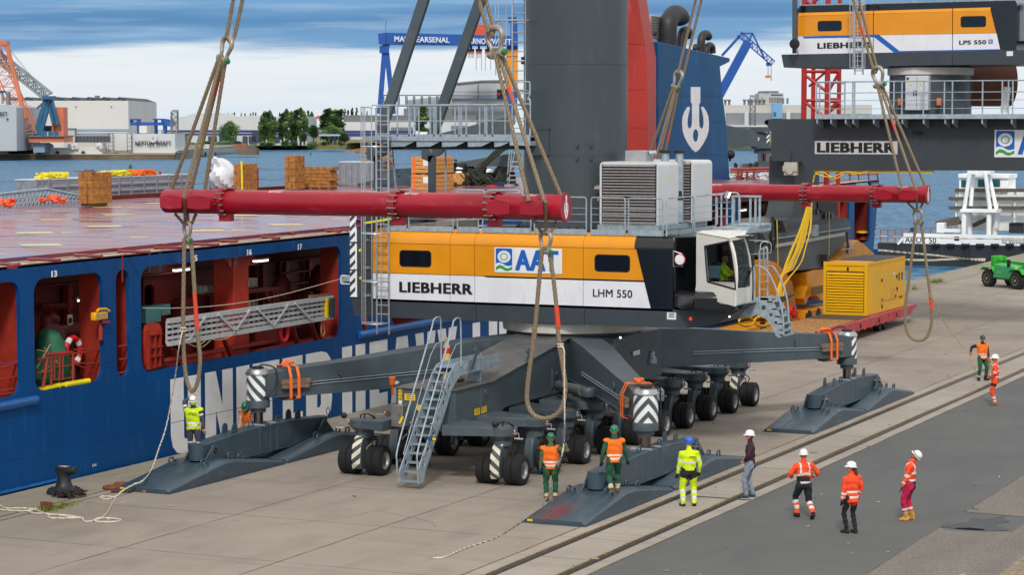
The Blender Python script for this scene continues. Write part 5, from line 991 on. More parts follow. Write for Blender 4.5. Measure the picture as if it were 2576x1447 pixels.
for u,yv,nm in ((0,66.0,0),(1,68.6,1)):
 if u==0: a,b,h=T2(1375,0),T2(1030,1060),[(1055,1110),(1050,1215),(1020,1262),(985,1275),(985,1460)]
 else: a,b,h=T2(1835,0),T2(1460,1060),[(1480,1110),(1470,1180),(1448,1225),(1432,1255),(1432,1460)]
 p,q=atY(a,yv),atY(b,yv); dd=(p-q).normalized(); mb=MB(); mb.bar(q-dd*.4,p+dd*16,.36,.16,(0,1,0)); mb.build('stay_bar',steel,crane,bevel=.02)
 c=atY(T2(1005 if u==0 else 1448,1215),yv); mb=MB(); ring=[c+Vector((.42*math.cos(t),0,.42*math.sin(t)+.18)) for t in [R(x) for x in range(-95,50,12)]]; inn=[c+Vector((.17*math.cos(t),0,.2*math.sin(t)+.2)) for t in [R(x) for x in range(49,-96,-12)]]; mb.prism(ring+inn,(0,.16,0)); mb.prism([c+Vector((-.42,0,.25)),c+Vector((-.42,0,-.3)),c+Vector((-.1,0,-.42)),c+Vector((0,0,-.2)),c+Vector((-.2,0,.1))],(0,.18,0)); mb.build('stay_hook',steel,crane)
 x=atY(T2(992 if u==0 else 1433,1300),yv).x; MB().box(x-.11,x+.11,yv,yv+.16,6.5,c.z-.2).build('stay_post',steel,crane)
a=[atY(T2(*q),PY+.6) for q in ((1120,1205),(1128,1300),(1135,1350))]; mb=MB(); mb.tube(a,.015,5); mb.build('hanging_cable',hose,crane)
for q0,q1 in (((1125,1300),(1165,1447)),((1552,1200),(1555,1447))): mb=MB(); mb.tube([atY(T2(*q0),PY+.8),atY(T2(q1[0],q1[1]),PY+.8)+UP*-.9],.03,5); mb.build('hanging_cable',galv,crane)
for k,(p,q,h,m) in enumerate((((1480,505),(1630,440),.25,mat('roof_beige',(132,128,120),.6)),((1240,505),(1480,455),.12,wood3),((1860,500),(2130,480),.1,hose))):
 a,b=atY(M2(*p),66.3),atY(M2(*q),66.3); MB().box(a.x,b.x,66.3,68,6.53,6.53+h).build('roof_unit',m,crane)
mb=MB(); mb.tube(smoothline([(x_,66+.25*math.sin(x_*5),6.56+.05*abs(math.sin(x_*7))) for x_ in [-33+.25*i for i in range(14)]]),.03,6); mb.build('roof_hose',hose,crane)
glass=bpy.data.materials.new('cab_glass'); glass.use_nodes=True; n=glass.node_tree.nodes; l=glass.node_tree.links; n.remove(n['Principled BSDF']); o_=n['Material Output']
tr=n.new('ShaderNodeBsdfTransparent'); tr.inputs[0].default_value=(.62,.70,.72,1); gl=n.new('ShaderNodeBsdfGlossy'); gl.inputs['Roughness'].default_value=.03; lw=n.new('ShaderNodeLayerWeight'); pw=n.new('ShaderNodeMath'); pw.operation='POWER'; pw.inputs[1].default_value=4; l.new(lw.outputs['Facing'],pw.inputs[0]); fr_=n.new('ShaderNodeMath'); fr_.operation='MULTIPLY_ADD'; fr_.inputs[1].default_value=.7; fr_.inputs[2].default_value=.05; l.new(pw.outputs[0],fr_.inputs[0]); mx=n.new('ShaderNodeMixShader'); l.new(fr_.outputs[0],mx.inputs[0]); l.new(tr.outputs[0],mx.inputs[1]); l.new(gl.outputs[0],mx.inputs[2]); l.new(mx.outputs[0],o_.inputs[0])
cabw=mat('cab_white',(222,220,212),.35,0,.03)
A0=Vector((atY(M3(1522,700),YF).x,YF,0)); B0=Vector((atY(M3(1800,700),63.75).x,63.75,0)); NA=(B0-A0).cross(UP);
fA=lambda u,v: onpl(M3(u,v),A0,NA)
o_side=[(1522,556),(1787,602),(1805,640),(1828,720),(1845,830),(1848,930),(1836,1010),(1834,1146),(1505,1060),(1520,975)]
w_side=[(1590,658),(1783,618),(1808,720),(1826,840),(1838,950),(1840,1007),(1612,944)]
cab=flat('cab',o_side,[w_side],lambda u,v:fA(u,v),NA.normalized()*-.06 if NA.y<0 else NA.normalized()*.06,cabw,crane)
flat('side_window',w_side,[],lambda u,v:fA(u,v)+NA.normalized()*(-.02 if NA.y<0 else .02),NA.normalized()*(-.01),glass,cab)
mb=MB(); ws=[fA(*q) for q in w_side]; nn=NA.normalized()*(1 if NA.y<0 else -1)
for p,q in zip(ws,ws[1:]+ws[:1]): mb.bar(p+nn*.004,q+nn*.004,.05,.012,nn)
for qd in mb.pieces(): qd.build('window_seal',hose,cab)
C0=Vector((atY(M3(1960,700),65.2).x,65.2,0)); Bp=fA(1836,1010); NB=(C0-B0).cross(UP); fB=lambda u,v: onpl(M3(u,v),B0,NB)
o_fr=[(1790,602),(1916,578),(1940,650),(1962,740),(1975,850),(1977,1000),(1972,1112),(1834,1146),(1840,1010),(1850,930),(1847,830),(1830,720),(1808,640)]
w_fr=[(1812,612),(1910,594),(1932,655),(1953,745),(1965,850),(1966,985),(1857,1006),(1863,930),(1860,830),(1845,720),(1828,650)]
sB=1 if NB.y<0 else -1; fb_=NB.normalized()*sB
fw=flat('front_frame',o_fr,[w_fr],lambda u,v:fB(u,v),fb_*-.05,cabw,cab); flat('windscreen',w_fr,[],lambda u,v:fB(u,v)-fb_*.02,fb_*-.01,glass,cab)
mb=MB(); p,q=fB(1862,850),fB(1965,832); mb.bar(p+fb_*.01,q+fb_*.01,.03,.02,fb_); mb.bar(fB(1905,1010),fB(1980,820),.03,.02,fb_);
for qd in mb.pieces(): qd.build('wiper',hose,cab)
R_=[fA(1522,556),fA(1787,602),fB(1916,578),fA(1522,556)+Vector((.9,2.1,-.0))]
zR=min(p.z for p in R_)
mb=MB(); mb.prism([(p.x,p.y,p.z+.01) for p in R_],(0,0,.06)); mb.build('cab_roof',cabw,cab,bevel=.02)
F=[fA(1522,975),fA(1834,1140),fB(1972,1112),R_[3]]
zf=F[1].z
mb=MB(); mb.prism([(F[0].x,F[0].y+.05,zf),(F[1].x-.03,F[1].y+.08,zf),(F[2].x-.05,F[2].y,zf),(R_[3].x,R_[3].y,zf),(A0.x,R_[3].y,zf)],(0,0,.45)); mb.build('cab_floor',cabw,cab)
MB().box(A0.x,A0.x+.05,YF+.05,66.6,zf,R_[0].z).build('cab_rear_wall',mat('cab_inside',(40,44,50),.7),cab); MB().prism([(A0.x,66.6,zf),(R_[3].x,66.6,zf),(R_[3].x,66.6,R_[0].z),(A0.x,66.6,R_[0].z)],(0,.05,0)).build('cab_rear_wall',mat('cab_inside',(40,44,50)),cab)
mb=MB(); mb.prism([fA(1540,565)+UP*.08+Vector((0,.2,0)),fA(1640,575)+UP*.08+Vector((0,.3,0)),fA(1640,575)+UP*.08+Vector((.3,1,0)),fA(1540,565)+UP*.08+Vector((.3,1,0))],(0,0,.04)); mb.build('roof_hatch',cabw,cab)
p=[fA(1690,600)+UP*.1+Vector((0,.2,0)),fA(1780,610)+UP*.09+Vector((0,.25,0)),fA(1780,610)+UP*.09+Vector((.5,1.0,0)),fA(1690,600)+UP*.1+Vector((.5,1.0,0))]; MB().prism(p,(0,0,.02)).build('roof_window',glass_d,cab)
sc=fA(1660,900)+Vector((.1,.75,0)); SEATC=Vector((sc.x,sc.y,zf+.45))
MB().cbox(SEATC+Vector((0,0,.02)),.5,.5,.1).build('seat_cushion',hose,cab,bevel=.04); MB().cbox(SEATC+Vector((-.27,0,.38)),.12,.46,.7).build('seat_back',hose,cab,bevel=.04); MB().cbox(SEATC+Vector((.55,.1,.28)),.2,.7,.5).build('control_desk',mat('desk_grey',(70,74,80),.6),cab,bevel=.03)
a=fA(1650,870)+Vector((-.05,.35,0)); MB().cbox(a,.36,.04,.36).build('screen_back',mat('cabinet_pale',(150,158,166),.5),cab)
Yp=63.9
pod=[atY(M3(1335,1045),YF),atY(M3(1502,1075),Yp),atY(M3(1828,1045),Yp+.35),atY(M3(1828,1045),Yp+.35)+Vector((.1,1.2,0)),atY(M3(1400,975),YF+.5)]
mb=MB(); lowq=[atY(M3(1335,1135),YF),atY(M3(1510,1180),Yp),atY(M3(1830,1143),Yp+.35)]; z_=lowq[1].z
topz=pod[1].z; k=[Vector((p.x,p.y,0)) for p in pod]
top2=[Vector((p.x,p.y,topz+.02)) for p in k]; bot=[Vector((p.x,p.y,z_)) for p in k]; cc_=sum((p for p in k),Vector())/5; up2=[cc_+(p-cc_)*.80+UP*(topz+.16) for p in k]
n5=5; mb.add(bot+top2+up2,[tuple(range(4,-1,-1)),(10,11,12,13,14)]+[(i,(i+1)%5,5+(i+1)%5,5+i) for i in range(5)]+[(5+i,5+(i+1)%5,10+(i+1)%5,10+i) for i in range(5)]); mb.build('nose_cover',black,crane,bevel=.05,segs=3)
c=P3(1391,765,.12); o=MB().lathe(c,[(.165,0),(.18,.02),(.165,.04)],26,(0,-1,0)).build('mirror',mat('mirror_red',(170,30,40),.4),crane); MB().lathe(c+Vector((0,-.042,0)),[(.15,0),(.01,.012)],26,(0,-1,0)).build('mirror_face',wh,o)
mb=MB(); q=[P3(x,y,.1) for x,y in ((1335,695),(1408,720),(1408,822),(1335,822))]; mb.tube(q+[q[0]],.012,5); mb.build('mirror_bracket',alu,o)
SY=65.3
fS=lambda u,v: atY(M3(u,v),SY)
sd=[(1870,1235),(1965,1120),(2000,1075),(2060,1065),(2120,1085),(2160,1130),(2200,1210),(2225,1290),(2235,1340),(2222,1385),(2195,1405),(2165,1385),(2150,1330),(2120,1290),(2080,1245),(2010,1215),(1960,1235)]
hl=[[(x+r_*math.cos(t),y+r_*1.05*math.sin(t)) for t in [2*PI*i/14 for i in range(14)]] for x,y,r_ in ((2068,1155,18),(2128,1215,14),(2168,1278,11),(2193,1345,8))]
for dy in (0,.7): flat('access_stair_side',sd,hl,lambda u,v:fS(u,v)+Vector((0,dy,0)),(0,.02,0),galv,crane)
for u,v in ((2120,1110),(2160,1170),(2185,1230),(2205,1290),(2222,1340),(2225,1380)): c=fS(u,v); MB().box(c.x-.1,c.x+.12,SY,SY+.7,c.z-.02,c.z+.02).build('access_stair_tread',galv,crane)
def st2(q,r=.025,yv=SY): mb=MB(); mb.tube(smoothline([atY(M3(*p),yv) for p in q],5),r,7); mb.build('access_rail',galv,crane)
st2(((1995,1120),(1995,900),(1995,822),(2060,830),(2110,880),(2160,980),(2200,1100),(2225,1230),(2230,1380)),.03); st2(((2110,820),(2150,830),(2200,910),(2240,1010),(2265,1130),(2272,1300),(2265,1370)),.03,SY+.6)
st2(((2035,1120),(2035,760),(2040,690),(2080,675)),.03); st2(((2100,1060),(2100,900),(2098,700),(2090,665),(2070,690),(2070,820)),.03,SY+.4)
for y in (770,830,890,950,1010): st2(((2035,y),(2105,y-6)),.015)
st2(((1950,608),(2050,612),(2110,620),(2130,650),(2128,700),(2110,715),(1965,722)),.014)
mb=MB(); mb.tube(smoothline([atY(M3(*p),SY+.3) for p in ((2040,690),(2045,640),(2070,620),(2110,625))]),.012,5); mb.build('access_rail',wh,crane)
MB().box(fS(2035,1100).x,fS(2110,1100).x,SY,SY+.7,fS(2035,1095).z,fS(2035,1075).z).build('access_landing',galv,crane)
# ================================================================ spreader beams, slings, shackles
def spreader(Y_,pxl,pxr,cy,collars,boxes,label,r=.335):
 a,b=atY((pxl,cy),Y_),atY((pxr,cy),Y_); z=(a.z+b.z)/2; x0,x1=a.x,b.x
 t=thing('spreader_beam',label,'lifting beam',((x0+x1)/2,Y_,z),0,'red spreader beams')
 ax=Vector((1,0,0)); mb=MB(); mb.lathe((x0,Y_,z),[(r*.97,0),(r,.02),(r,x1-x0-.12),(r*.9,x1-x0-.1)],40,ax); mb.build('tube',red_b,t)
 for c in collars:
  x=atY((c,cy),Y_).x; o=MB().lathe((x-.06,Y_,z),[(r*.99,-.05),(r*1.02,0),(r+.07,.0),(r+.07,.05),(r+.01,.052),(r+.07,.06),(r+.07,.12),(r*1.0,.12)],40,ax).build('flange',red_b,t); MB().box(x-.14,x+.2,Y_-.12,Y_+.12,z-r-.2,z-r+.05).build('flange_foot',red_b,o)
  for k in range(14):
   th=2*PI*k/14+.2; p=Vector((x-.14,Y_+math.cos(th)*(r+.05),z+math.sin(th)*(r+.05))); MB().lathe(p,[(.028,0),(.03,.02),(.03,.26),(.02,.28)],7,ax).build('flange_bolt',chrome,o)
  MB().box(x-.05,x+.28,Y_-.1,Y_+.1,z+r+.02,z+r+.05).build('collar_plate',red_b,o)
 for c0,c1 in boxes:
  xa,xb=atY((c0,cy),Y_-r-.36).x,atY((c1,cy),Y_-r-.36).x; w_=xb-xa; xm=(xa+xb)/2
  for s in (-1,1):
   MB().cyl((xm,Y_,z),(xm,Y_+s*(r+.30),z),r*.5,n=28).build('trunnion',red_b,t); q=[(-.5,-.6),(-.5,.55),(0,.72),(.5,.55),(.5,-.6),(0,-.72)]; MB().prism([(xm+u*w_,Y_+s*(r+.3),z+v*.29) for u,v in q],(0,s*.06,0)).build('retaining_plate',red_b,t,bevel=.015)
 e=x1-.1; q=[(math.cos(2*PI*k/32)*r*1.14,math.sin(2*PI*k/32)*r*1.14) for k in range(32)]; q=[(u,v) if not(v<-.39 and abs(u)<.12) else (u,-.68) for u,v in q]
 o=flat('end_plate',q,[],lambda u,v:(e,Y_+u,z+v),(.06,0,0),red_b,t)
 H=[(555,705),(555,830),(545,845),(545,985),(548,1025),(562,1045),(578,1035),(583,1010),(582,960),(572,915),(563,880),(568,865),(582,868),(605,905),(620,945),(625,1000),(622,1060),(608,1110),(580,1165),(545,1215),(517,1236)]
 H=H+[(2*517-x_,y_) for x_,y_ in reversed(H[:-1])]; hole=[(517+22*math.cos(2*PI*i/12),1100+52*math.sin(2*PI*i/12)) for i in range(12)]
 f=lambda p:((p[0]-517)/531*.62,-(p[1]-970)/531*.62)
 flat('hook_emblem',[f(p) for p in H],[[f(p) for p in hole]],lambda u,v:(e+.064,Y_+u,z+v),(-.003,0,0),white_t,o)
 for c in ((x0+.28*(x1-x0)),(x0+.62*(x1-x0)),(x0+.9*(x1-x0))):
  for k,h in enumerate((.05,.05)):
   th=R(118-8*k); p=Vector((c,Y_-math.sin(th-PI/2+PI/2)*0,z));
   vv=Vector((0,-math.cos(R(62-9*k))*(r+.002),math.sin(R(62-9*k))*(r+.002))); nv=vv.normalized(); up_=ax.cross(nv)*-1
   text('WT 2,4T' if k else 'Extension 6',p+vv,(1,0,0),Vector((0,nv.z,-nv.y))*(1 if nv.z>0 else 1),.42,.055,wh,t,.01,name='stencil_text')
 return z,r
zf_,rf_=spreader(54.6,418,1428,513,(567,1001,1242),((402,456),(470,527),(1224,1281),(1306,1366)),'near red spreader beam hanging in front of the yellow crane body')
zr_,rr_=spreader(87.5,1595,2338,485,(1800-60,2026,2204),((1610,1650),(1660,1700),(2199,2243),(2260,2306)),'far red spreader beam hanging behind the white engine housings',.33)
def shackle(top,pin,wd,label,grp,Y_):
 top,pin=Vector(top),Vector(pin); t=thing('shackle',label,'shackle',pin,0,grp); up=(top-pin); h=up.length; up.normalize(); sd=Vector((.86,-.5,0)); sd=(sd-up*sd.dot(up)).normalized(); r=h*.085
 P=[(-.30,-.02),(-.30,.1),(-.31,.28),(-.40,.48),(-.46,.68),(-.38,.88),(-.2,.98),(0,1.0),(.2,.98),(.38,.88),(.46,.68),(.40,.48),(.31,.28),(.30,.1),(.30,-.02)]; wd=wd/ .92
 pts=smoothline([pin+sd*(u*wd)+up*(v*h) for u,v in P],4); n=len(pts); mb=MB(); mb.tube(pts,[r*(1+.5*math.sin(PI*i/(n-1))**3) for i in range(n)],12); mb.build('bow',shk,t)
 for s in (-1,1): MB().lathe(pin+sd*(s*wd*.30-.06*wd),[(r*1.0,0),(r*2.0,.02),(r*2.0,.12*wd),(r*1.0,.14*wd)],18,sd).build('bow_eye',shk,t)
 MB().cyl(pin-sd*wd*.46,pin+sd*wd*.46,r*1.05,n=14).build('pin',shk,t); MB().lathe(pin+sd*wd*.40,[(r*1.3,0),(r*1.4,.02),(r*1.4,.13*wd),(r*.9,.15*wd)],8,sd).build('nut',green_nut,t); MB().lathe(pin-sd*wd*.40,[(r*1.3,0),(r*1.4,.02),(r*1.4,.10*wd),(r*.9,.12*wd)],8,-sd).build('pin_head',green_nut,t)
 return t
def rope(t,pts,r=.05,m=None,nm='strand',n=6): mb=MB(); mb.tube(smoothline(pts,n),r,18,lobes=6,twist=7.0,amp=.13); mb.build(nm,m or ropem,t)
def line(a,b,k=6): a,b=Vector(a),Vector(b); return [a.lerp(b,i/k) for i in range(k+1)]
def mark(t,p,q,a,b,dy,Y_): A,B=atY(p,Y_),atY(q,Y_+dy); MB().tube(line(A.lerp(B,a),A.lerp(B,b),5),.052,12).build('orange_mark',rope_red,t)
def sling_set(Y_,up,sh,low,under,lsh,loop,marks,where):
 q=lambda p,dy=0: atY(p,Y_+dy)
 up0=[q(p) for p in up[0]]; t=thing('wire_sling','upper wire rope pair running up from the shackle '+where,'sling',q(sh[1]),0,'hoisting ropes')
 for k,s in enumerate(up):
  a,b=q(s[0],-.06+.12*k),q(s[1],-.06+.12*k); rope(t,[a+(a-b)*4]+line(a,b,14))
 mid=(q(up[0][1],-.06)+q(up[1][1],.06))/2-UP*.16; rope(t,[q(up[0][1],-.06),mid+Vector((-.03,0,.05)),mid,mid+Vector((.05,0,.04)),q(up[1][1],.06)])
 shackle(q(sh[0]),q(sh[1]),sh[2],'large grey bow shackle with green nuts above the beam '+where,'shackles of the slings',Y_)
 t=thing('wire_sling','multi-leg wire rope sling from upper shackle to the red beam '+where,'sling',q(sh[1])-UP,0,'beam slings');
 tl=t
 for k,s in enumerate(low):
  dy=s[2]; pts=line(q(s[0]),q(s[1],dy),14); rope(t,[q(s[0])+UP*.08]+pts)
 for s in under: rope(t,line(q(s[0],s[2]),q(s[1]),6),.04)
 if under: c=q(lsh[0]); rope(t,[q(under[0][1])+UP*.02,c-UP*.06,q(under[-1][1])+UP*.02],.045)
 if lsh:
  shackle(q(lsh[0]),q(lsh[1]),lsh[2],'grey bow shackle under the beam holding the loop '+where,'shackles of the slings',Y_)
  t=thing('wire_sling','long slack wire rope loop hanging '+where,'sling',q(loop[len(loop)//2]),0,'slack sling loops'); P=smoothline([q(p) for p in loop],8); rope(t,P,.054,n=2)
  for a,b in marks:
   k0,k1=int(a*len(P)),int(b*len(P)); mb=MB(); mb.tube(P[k0:k1],.062,12); mb.build('orange_mark',rope_red,t)
  pc=q(lsh[1]); rope(t,[P[0],pc+Vector((-.03,0,.09)),pc+Vector((.03,0,.09)),P[-1]],.046)
 return tl
W1='at the ship side, nearest the camera';
T_1=sling_set(54.6,((T1(1895,0),T1(1838,300)),(T1(1970,0),T1(1905,290))),(T1(1860,300),T1(1812,478),.56),
 ((T1(1770,490),M1(1382,225),.35),(T1(1795,480),M1(1492,260),-.72),(T1(1812,490),M1(1548,215),.5),(T1(1830,500),M1(1662,210),.3)),
 ((M1(1425,395),M1(1485,465),.2),(M1(1497,260),M1(1503,468),-.72),(M1(1525,395),M1(1530,468),.3),(M1(1592,395),M1(1560,470),.2)),
 (M1(1522,460),M1(1522,605),.40),[M1(1497,615),M1(1492,900),M1(1488,1200),R1(1488,60),R1(1495,220),R1(1510,370),R1(1535,455),R1(1560,492),R1(1590,460),R1(1613,380),R1(1625,220),R1(1608,60),M1(1585,1100),M1(1570,850),M1(1553,620)],((.80,.88),),'at the ship side')
T_2=sling_set(54.6,((T2(1822,0),T2(1900,255)),(T2(1882,0),T2(1945,225))),(T2(1942,225),T2(1972,435),.68),
 ((T2(1950,415),M2(2228,290),-.72),(T2(1975,415),M3(288,290),-.72),(T2(2005,430),M3(425,255),.4)),
 ((M3(205,445),M3(262,542),-.2),(M3(296,290),M3(300,545),-.75),(M3(385,460),M3(338,548),.3)),
 (M3(300,540),M3(297,700),.46),[M3(268,700),M3(240,1000),M3(205,1400),CC(905,150),CC(875,450),CC(825,800),CC(800,1050),CC(805,1210),CC(860,1340),CC(950,1410),CC(1060,1430),CC(1180,1395),CC(1275,1310),CC(1330,1150),CC(1340,950),CC(1310,700),CC(1262,400),CC(1232,100),M3(400,1300),M3(365,950),M3(328,705)],((.885,.93),),'over the wheeled chassis')
T_3=sling_set(87.5,((T3(1515,0),T3(1375,590)),(T3(1562,0),T3(1420,595))),(T3(1388,580),T3(1355,705),.5),
 ((T3(1332,715),T3(1095,1380),.2),(T3(1350,720),T3(1165,1380),-.5),(T3(1358,722),T3(1190,1380),-.4),(T3(1375,730),T3(1240,1380),.2)),(),None,(),(),'behind the tall tower')
T_4=sling_set(87.5,((T4(730,0),T4(893,560)),(T4(775,0),T4(922,550))),(T4(920,548),T4(945,690),.56),
 ((T4(925,690),M4(1285,195),-.7),(T4(945,690),M4(1397,195),-.7),(T4(965,690),M4(1472,165),.3)),
 ((M4(1325,300),M4(1385,360),-.2),(M4(1403,200),M4(1405,362),-.72),(M4(1455,300),M4(1425,362),.2)),
 (M4(1410,360),M4(1417,468),.44),[M4(1396,478),M4(1370,680),M4(1345,880),M4(1318,1080),M4(1306,1220),M4(1318,1330),M4(1355,1400),M4(1420,1425),M4(1480,1400),M4(1515,1320),M4(1526,1220),M4(1515,1080),M4(1490,880),M4(1462,650),M4(1438,478)],((.735,.79),),'beside the yellow container')
mark(T_1,T1(1812,490),M1(1548,215),.12,.27,.5,54.6); mark(T_2,T2(1975,415),M3(288,290),.24,.34,-.72,54.6); mark(T_3,T3(1375,730),T3(1240,1380),.51,.65,.2,87.5); mark(T_4,T4(945,690),M4(1397,195),.336,.44,-.7,87.5); mark(T_4,T4(730,0),T4(893,560),.375,.53,-.0,87.44)
# ================================================================ outrigger pads
def pad(x,y,label,proto=None):
 if proto is None:
  t=thing('outrigger_pad',label,'outrigger pad',(0,0,0),0,'outrigger pads')
  for y0 in (-6.18,.1):
   mb=MB(); hw=.83; pr=[(0,.0,1),(0,.15,1),(2.75,.50,1),(3.35,.50,1),(6.08,.13,1),(6.08,0,1)]
   vs=[];ch=.10
   sec=[(0,.13),(2.75,.50),(3.35,.50),(6.08,.13)]
   for yy,zz in sec:
    for xx,z_ in ((-hw,.012),(-hw,max(.03,zz-.07)),(-hw+ch,zz),(hw-ch,zz),(hw,max(.03,zz-.07)),(hw,.012)): vs.append((xx,y0+yy,z_))
   fs=[tuple(range(6)),tuple(18+i for i in reversed(range(6)))]+[(6*i+j,6*i+(j+1)%6,6*i+6+(j+1)%6,6*i+6+j) for i in range(3) for j in range(6)]
   mb.add(vs,fs); pl=mb.build('base_plate',steel2,t,local=True,bevel=.012)
   MB().box(-hw-.03,hw+.03,y0-.03,y0+6.11,.0,.02).build('bottom_flange',steel2,pl,local=True)
   for xx in (-.28,.28): mb=MB(); mb.bar((xx,y0+.05,.14),(xx,y0+2.72,.50),.02,.012); mb.build('weld_seam',mat('pad_weld',(78,94,106),.4),pl,local=True)
   for xx,yy in ((-.62,2.35),(-.40,2.15),(.42,2.35),(.64,2.15),(-.62,3.75),(-.40,3.95),(.42,3.75),(.64,3.95)):
    z=.50-.13*abs(yy-3.05 if abs(yy-3.05)>.3 else 0); mb=MB(); mb.tube(smoothline([(xx,y0+yy-.11,z-.08),(xx,y0+yy-.11,z+.12),(xx,y0+yy-.08,z+.18),(xx,y0+yy+.08,z+.18),(xx,y0+yy+.11,z+.12),(xx,y0+yy+.11,z-.08)],4),.026,8); mb.build('carry_handle',steel2,pl,local=True)
   for xx in (-.33,.33):
    mb=MB(); q=[(xx-.025,y0+2.5,.48),(xx-.025,y0+2.9,.82),(xx-.025,y0+3.0,.92),(xx-.025,y0+3.12,.92),(xx-.025,y0+3.24,.82),(xx-.025,y0+3.65,.48)]; mb.prism(q,(.05,0,0)); mb.build('hinge_bracket',steel2,pl,local=True,bevel=.01)
   MB().cyl((-.4,y0+3.06,.76),(.4,y0+3.06,.76),.07).build('hinge_pin',chrome,pl,local=True)
  pr=[(-3.45,.58),(-3.0,.56),(-1.15,.33),(1.15,.33),(3.0,.56),(3.45,.58),(3.45,.96),(1.3,1.10),(-1.3,1.10),(-3.45,.96)]
  mb=MB(); mb.prism([(-.24,a,b) for a,b in pr],(.48,0,0)); bm=mb.build('equalizer_beam',steel2,t,local=True,bevel=.02)
  MB().cyl((0,-3.45,.52),(0,-3.45,.96),.24,n=24).build('beam_end',steel2,bm,local=True); MB().cyl((0,3.45,.52),(0,3.45,.96),.24,n=24).build('beam_end',steel2,bm,local=True)
  for a,b in zip(pr[:5],pr[1:6]): mb=MB(); mb.bar((0,*a),(0,*b),.54,.035); mb.build('bottom_chord',steel2,bm,local=True)
  for yy in (-.5,.12,.5): MB().box(.24,.252,yy-.012,yy+.012,.35,1.08).build('web_seam',MATS['pad_weld'],bm,local=True)
  MB().lathe((0,0,1.08),[(.26,0),(.24,.03),(.2,.03)],24).build('jack_socket',steel2,bm,local=True)
  for yy in (-.32,.32): mb=MB(); mb.bar((-.3,yy,1.14),(.3,yy,1.14),.05); mb.build('locking_bar',galv,bm,local=True)
  for xx in (-.16,.16): mb=MB(); mb.prism([(xx-.02,1.7,1.04),(xx-.02,1.72,1.26),(xx-.02,1.8,1.34),(xx-.02,1.9,1.34),(xx-.02,1.98,1.26),(xx-.02,2.0,1.04)],(.04,0,0)); mb.build('lifting_lug',steel2,bm,local=True); mb=MB(); mb.prism([(xx-.02,-1.9,1.04),(xx-.02,-1.87,1.26),(xx-.02,-1.8,1.34),(xx-.02,-1.7,1.34),(xx-.02,-1.62,1.26),(xx-.02,-1.6,1.04)],(.04,0,0)); mb.build('lifting_lug',steel2,bm,local=True)
  for yy in (-.75,.75): mb=MB(); mb.tube(smoothline([(.1,yy-.1,1.05),(.1,yy-.1,1.25),(.1,yy+.1,1.25),(.1,yy+.1,1.05)],4),.025,8); mb.build('carry_handle',steel2,bm,local=True)
  MB().box(-.72,-.58,-6.19,-6.182,.05,.10).build('yellow_label',yel_s,t,local=True)
 else: t=dup(proto); t['label']=label
 t.location=(x,y,0); return t
pd=pad(-22.5,57.72,'grey twin plate outrigger pad nearest the camera, below the jack with front chevrons')
pad(-22.5,76.45,'grey twin plate outrigger pad at the far right beside the rails',pd)
pad(-34.55,57.75,'grey twin plate outrigger pad against the quay edge by the blue hull',pd)
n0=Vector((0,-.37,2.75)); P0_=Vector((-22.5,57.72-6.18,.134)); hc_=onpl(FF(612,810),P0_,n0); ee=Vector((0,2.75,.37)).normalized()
hzm=bpy.data.materials.new('soft_red_tint'); hzm.use_nodes=True; n=hzm.node_tree.nodes; l=hzm.node_tree.links; b=n['Principled BSDF']; b.inputs['Base Color'].default_value=(*lin((150,52,58)),1); b.inputs['Roughness'].default_value=.45  # soft red tint that fades to clear away from its centre
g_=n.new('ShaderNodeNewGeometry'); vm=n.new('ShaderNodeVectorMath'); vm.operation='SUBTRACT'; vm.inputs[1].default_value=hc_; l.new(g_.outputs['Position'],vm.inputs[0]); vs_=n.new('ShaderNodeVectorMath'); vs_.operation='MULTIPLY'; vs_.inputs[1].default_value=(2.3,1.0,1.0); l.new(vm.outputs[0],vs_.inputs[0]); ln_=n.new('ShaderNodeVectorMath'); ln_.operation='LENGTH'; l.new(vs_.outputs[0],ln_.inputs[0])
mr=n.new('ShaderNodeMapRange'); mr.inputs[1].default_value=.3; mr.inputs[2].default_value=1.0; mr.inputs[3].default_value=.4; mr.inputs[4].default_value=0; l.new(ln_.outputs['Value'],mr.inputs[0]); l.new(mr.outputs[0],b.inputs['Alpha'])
mb=MB(); u_=Vector((.42,0,0)); mb.quad(hc_-u_-ee*1.1+n0.normalized()*.004,hc_+u_-ee*1.1+n0.normalized()*.004,hc_+u_+ee*1.1+n0.normalized()*.004,hc_-u_+ee*1.1+n0.normalized()*.004); mb.build('red_tint_sheet',hzm,pd,smooth=False)
# ================================================================ second crane on its portal
yo=mat('bogie_yellow',(222,146,14),.42,0,.12,1.5)
port=mat('portal_grey',(54,60,66),.45,0,.1,.8)
c2=thing('portal_crane','yellow and white harbour crane on a dark portal beam at the right','crane',(-30,114,0))
GY=107.6
g2=lambda u,v,y=GY: atY(T4(u,v),y)
zt_,zb2=g2(430,966).z,g2(1500,1383).z
a=g2(62,966);
pts=[(62,966),(3600,952),(3600,1390),(345,1382),(330,1330),(300,1308),(65,1302),(62,1060),(30,1020),(8,1005),(8,985),(30,968)]
flat('portal_beam',[(g2(*p).x,g2(*p).z) for p in pts],[circ(g2(26,992).x,g2(26,992).z,.10,14)],lambda u,v:(u,GY,v),(0,3.6,0),port,c2)
mb=MB(); mb.bar(g2(70,1303)+Vector((0,-.01,0)),g2(300,1308)+Vector((0,-.01,0)),.02,.05); mb.build('weld_seam',port,c2)
MB().box(g2(1178,0).x,g2(1340,0).x,GY-.02,GY-.004,zb2+.05,zt_-.1).build('stiffener_plate',port,c2)
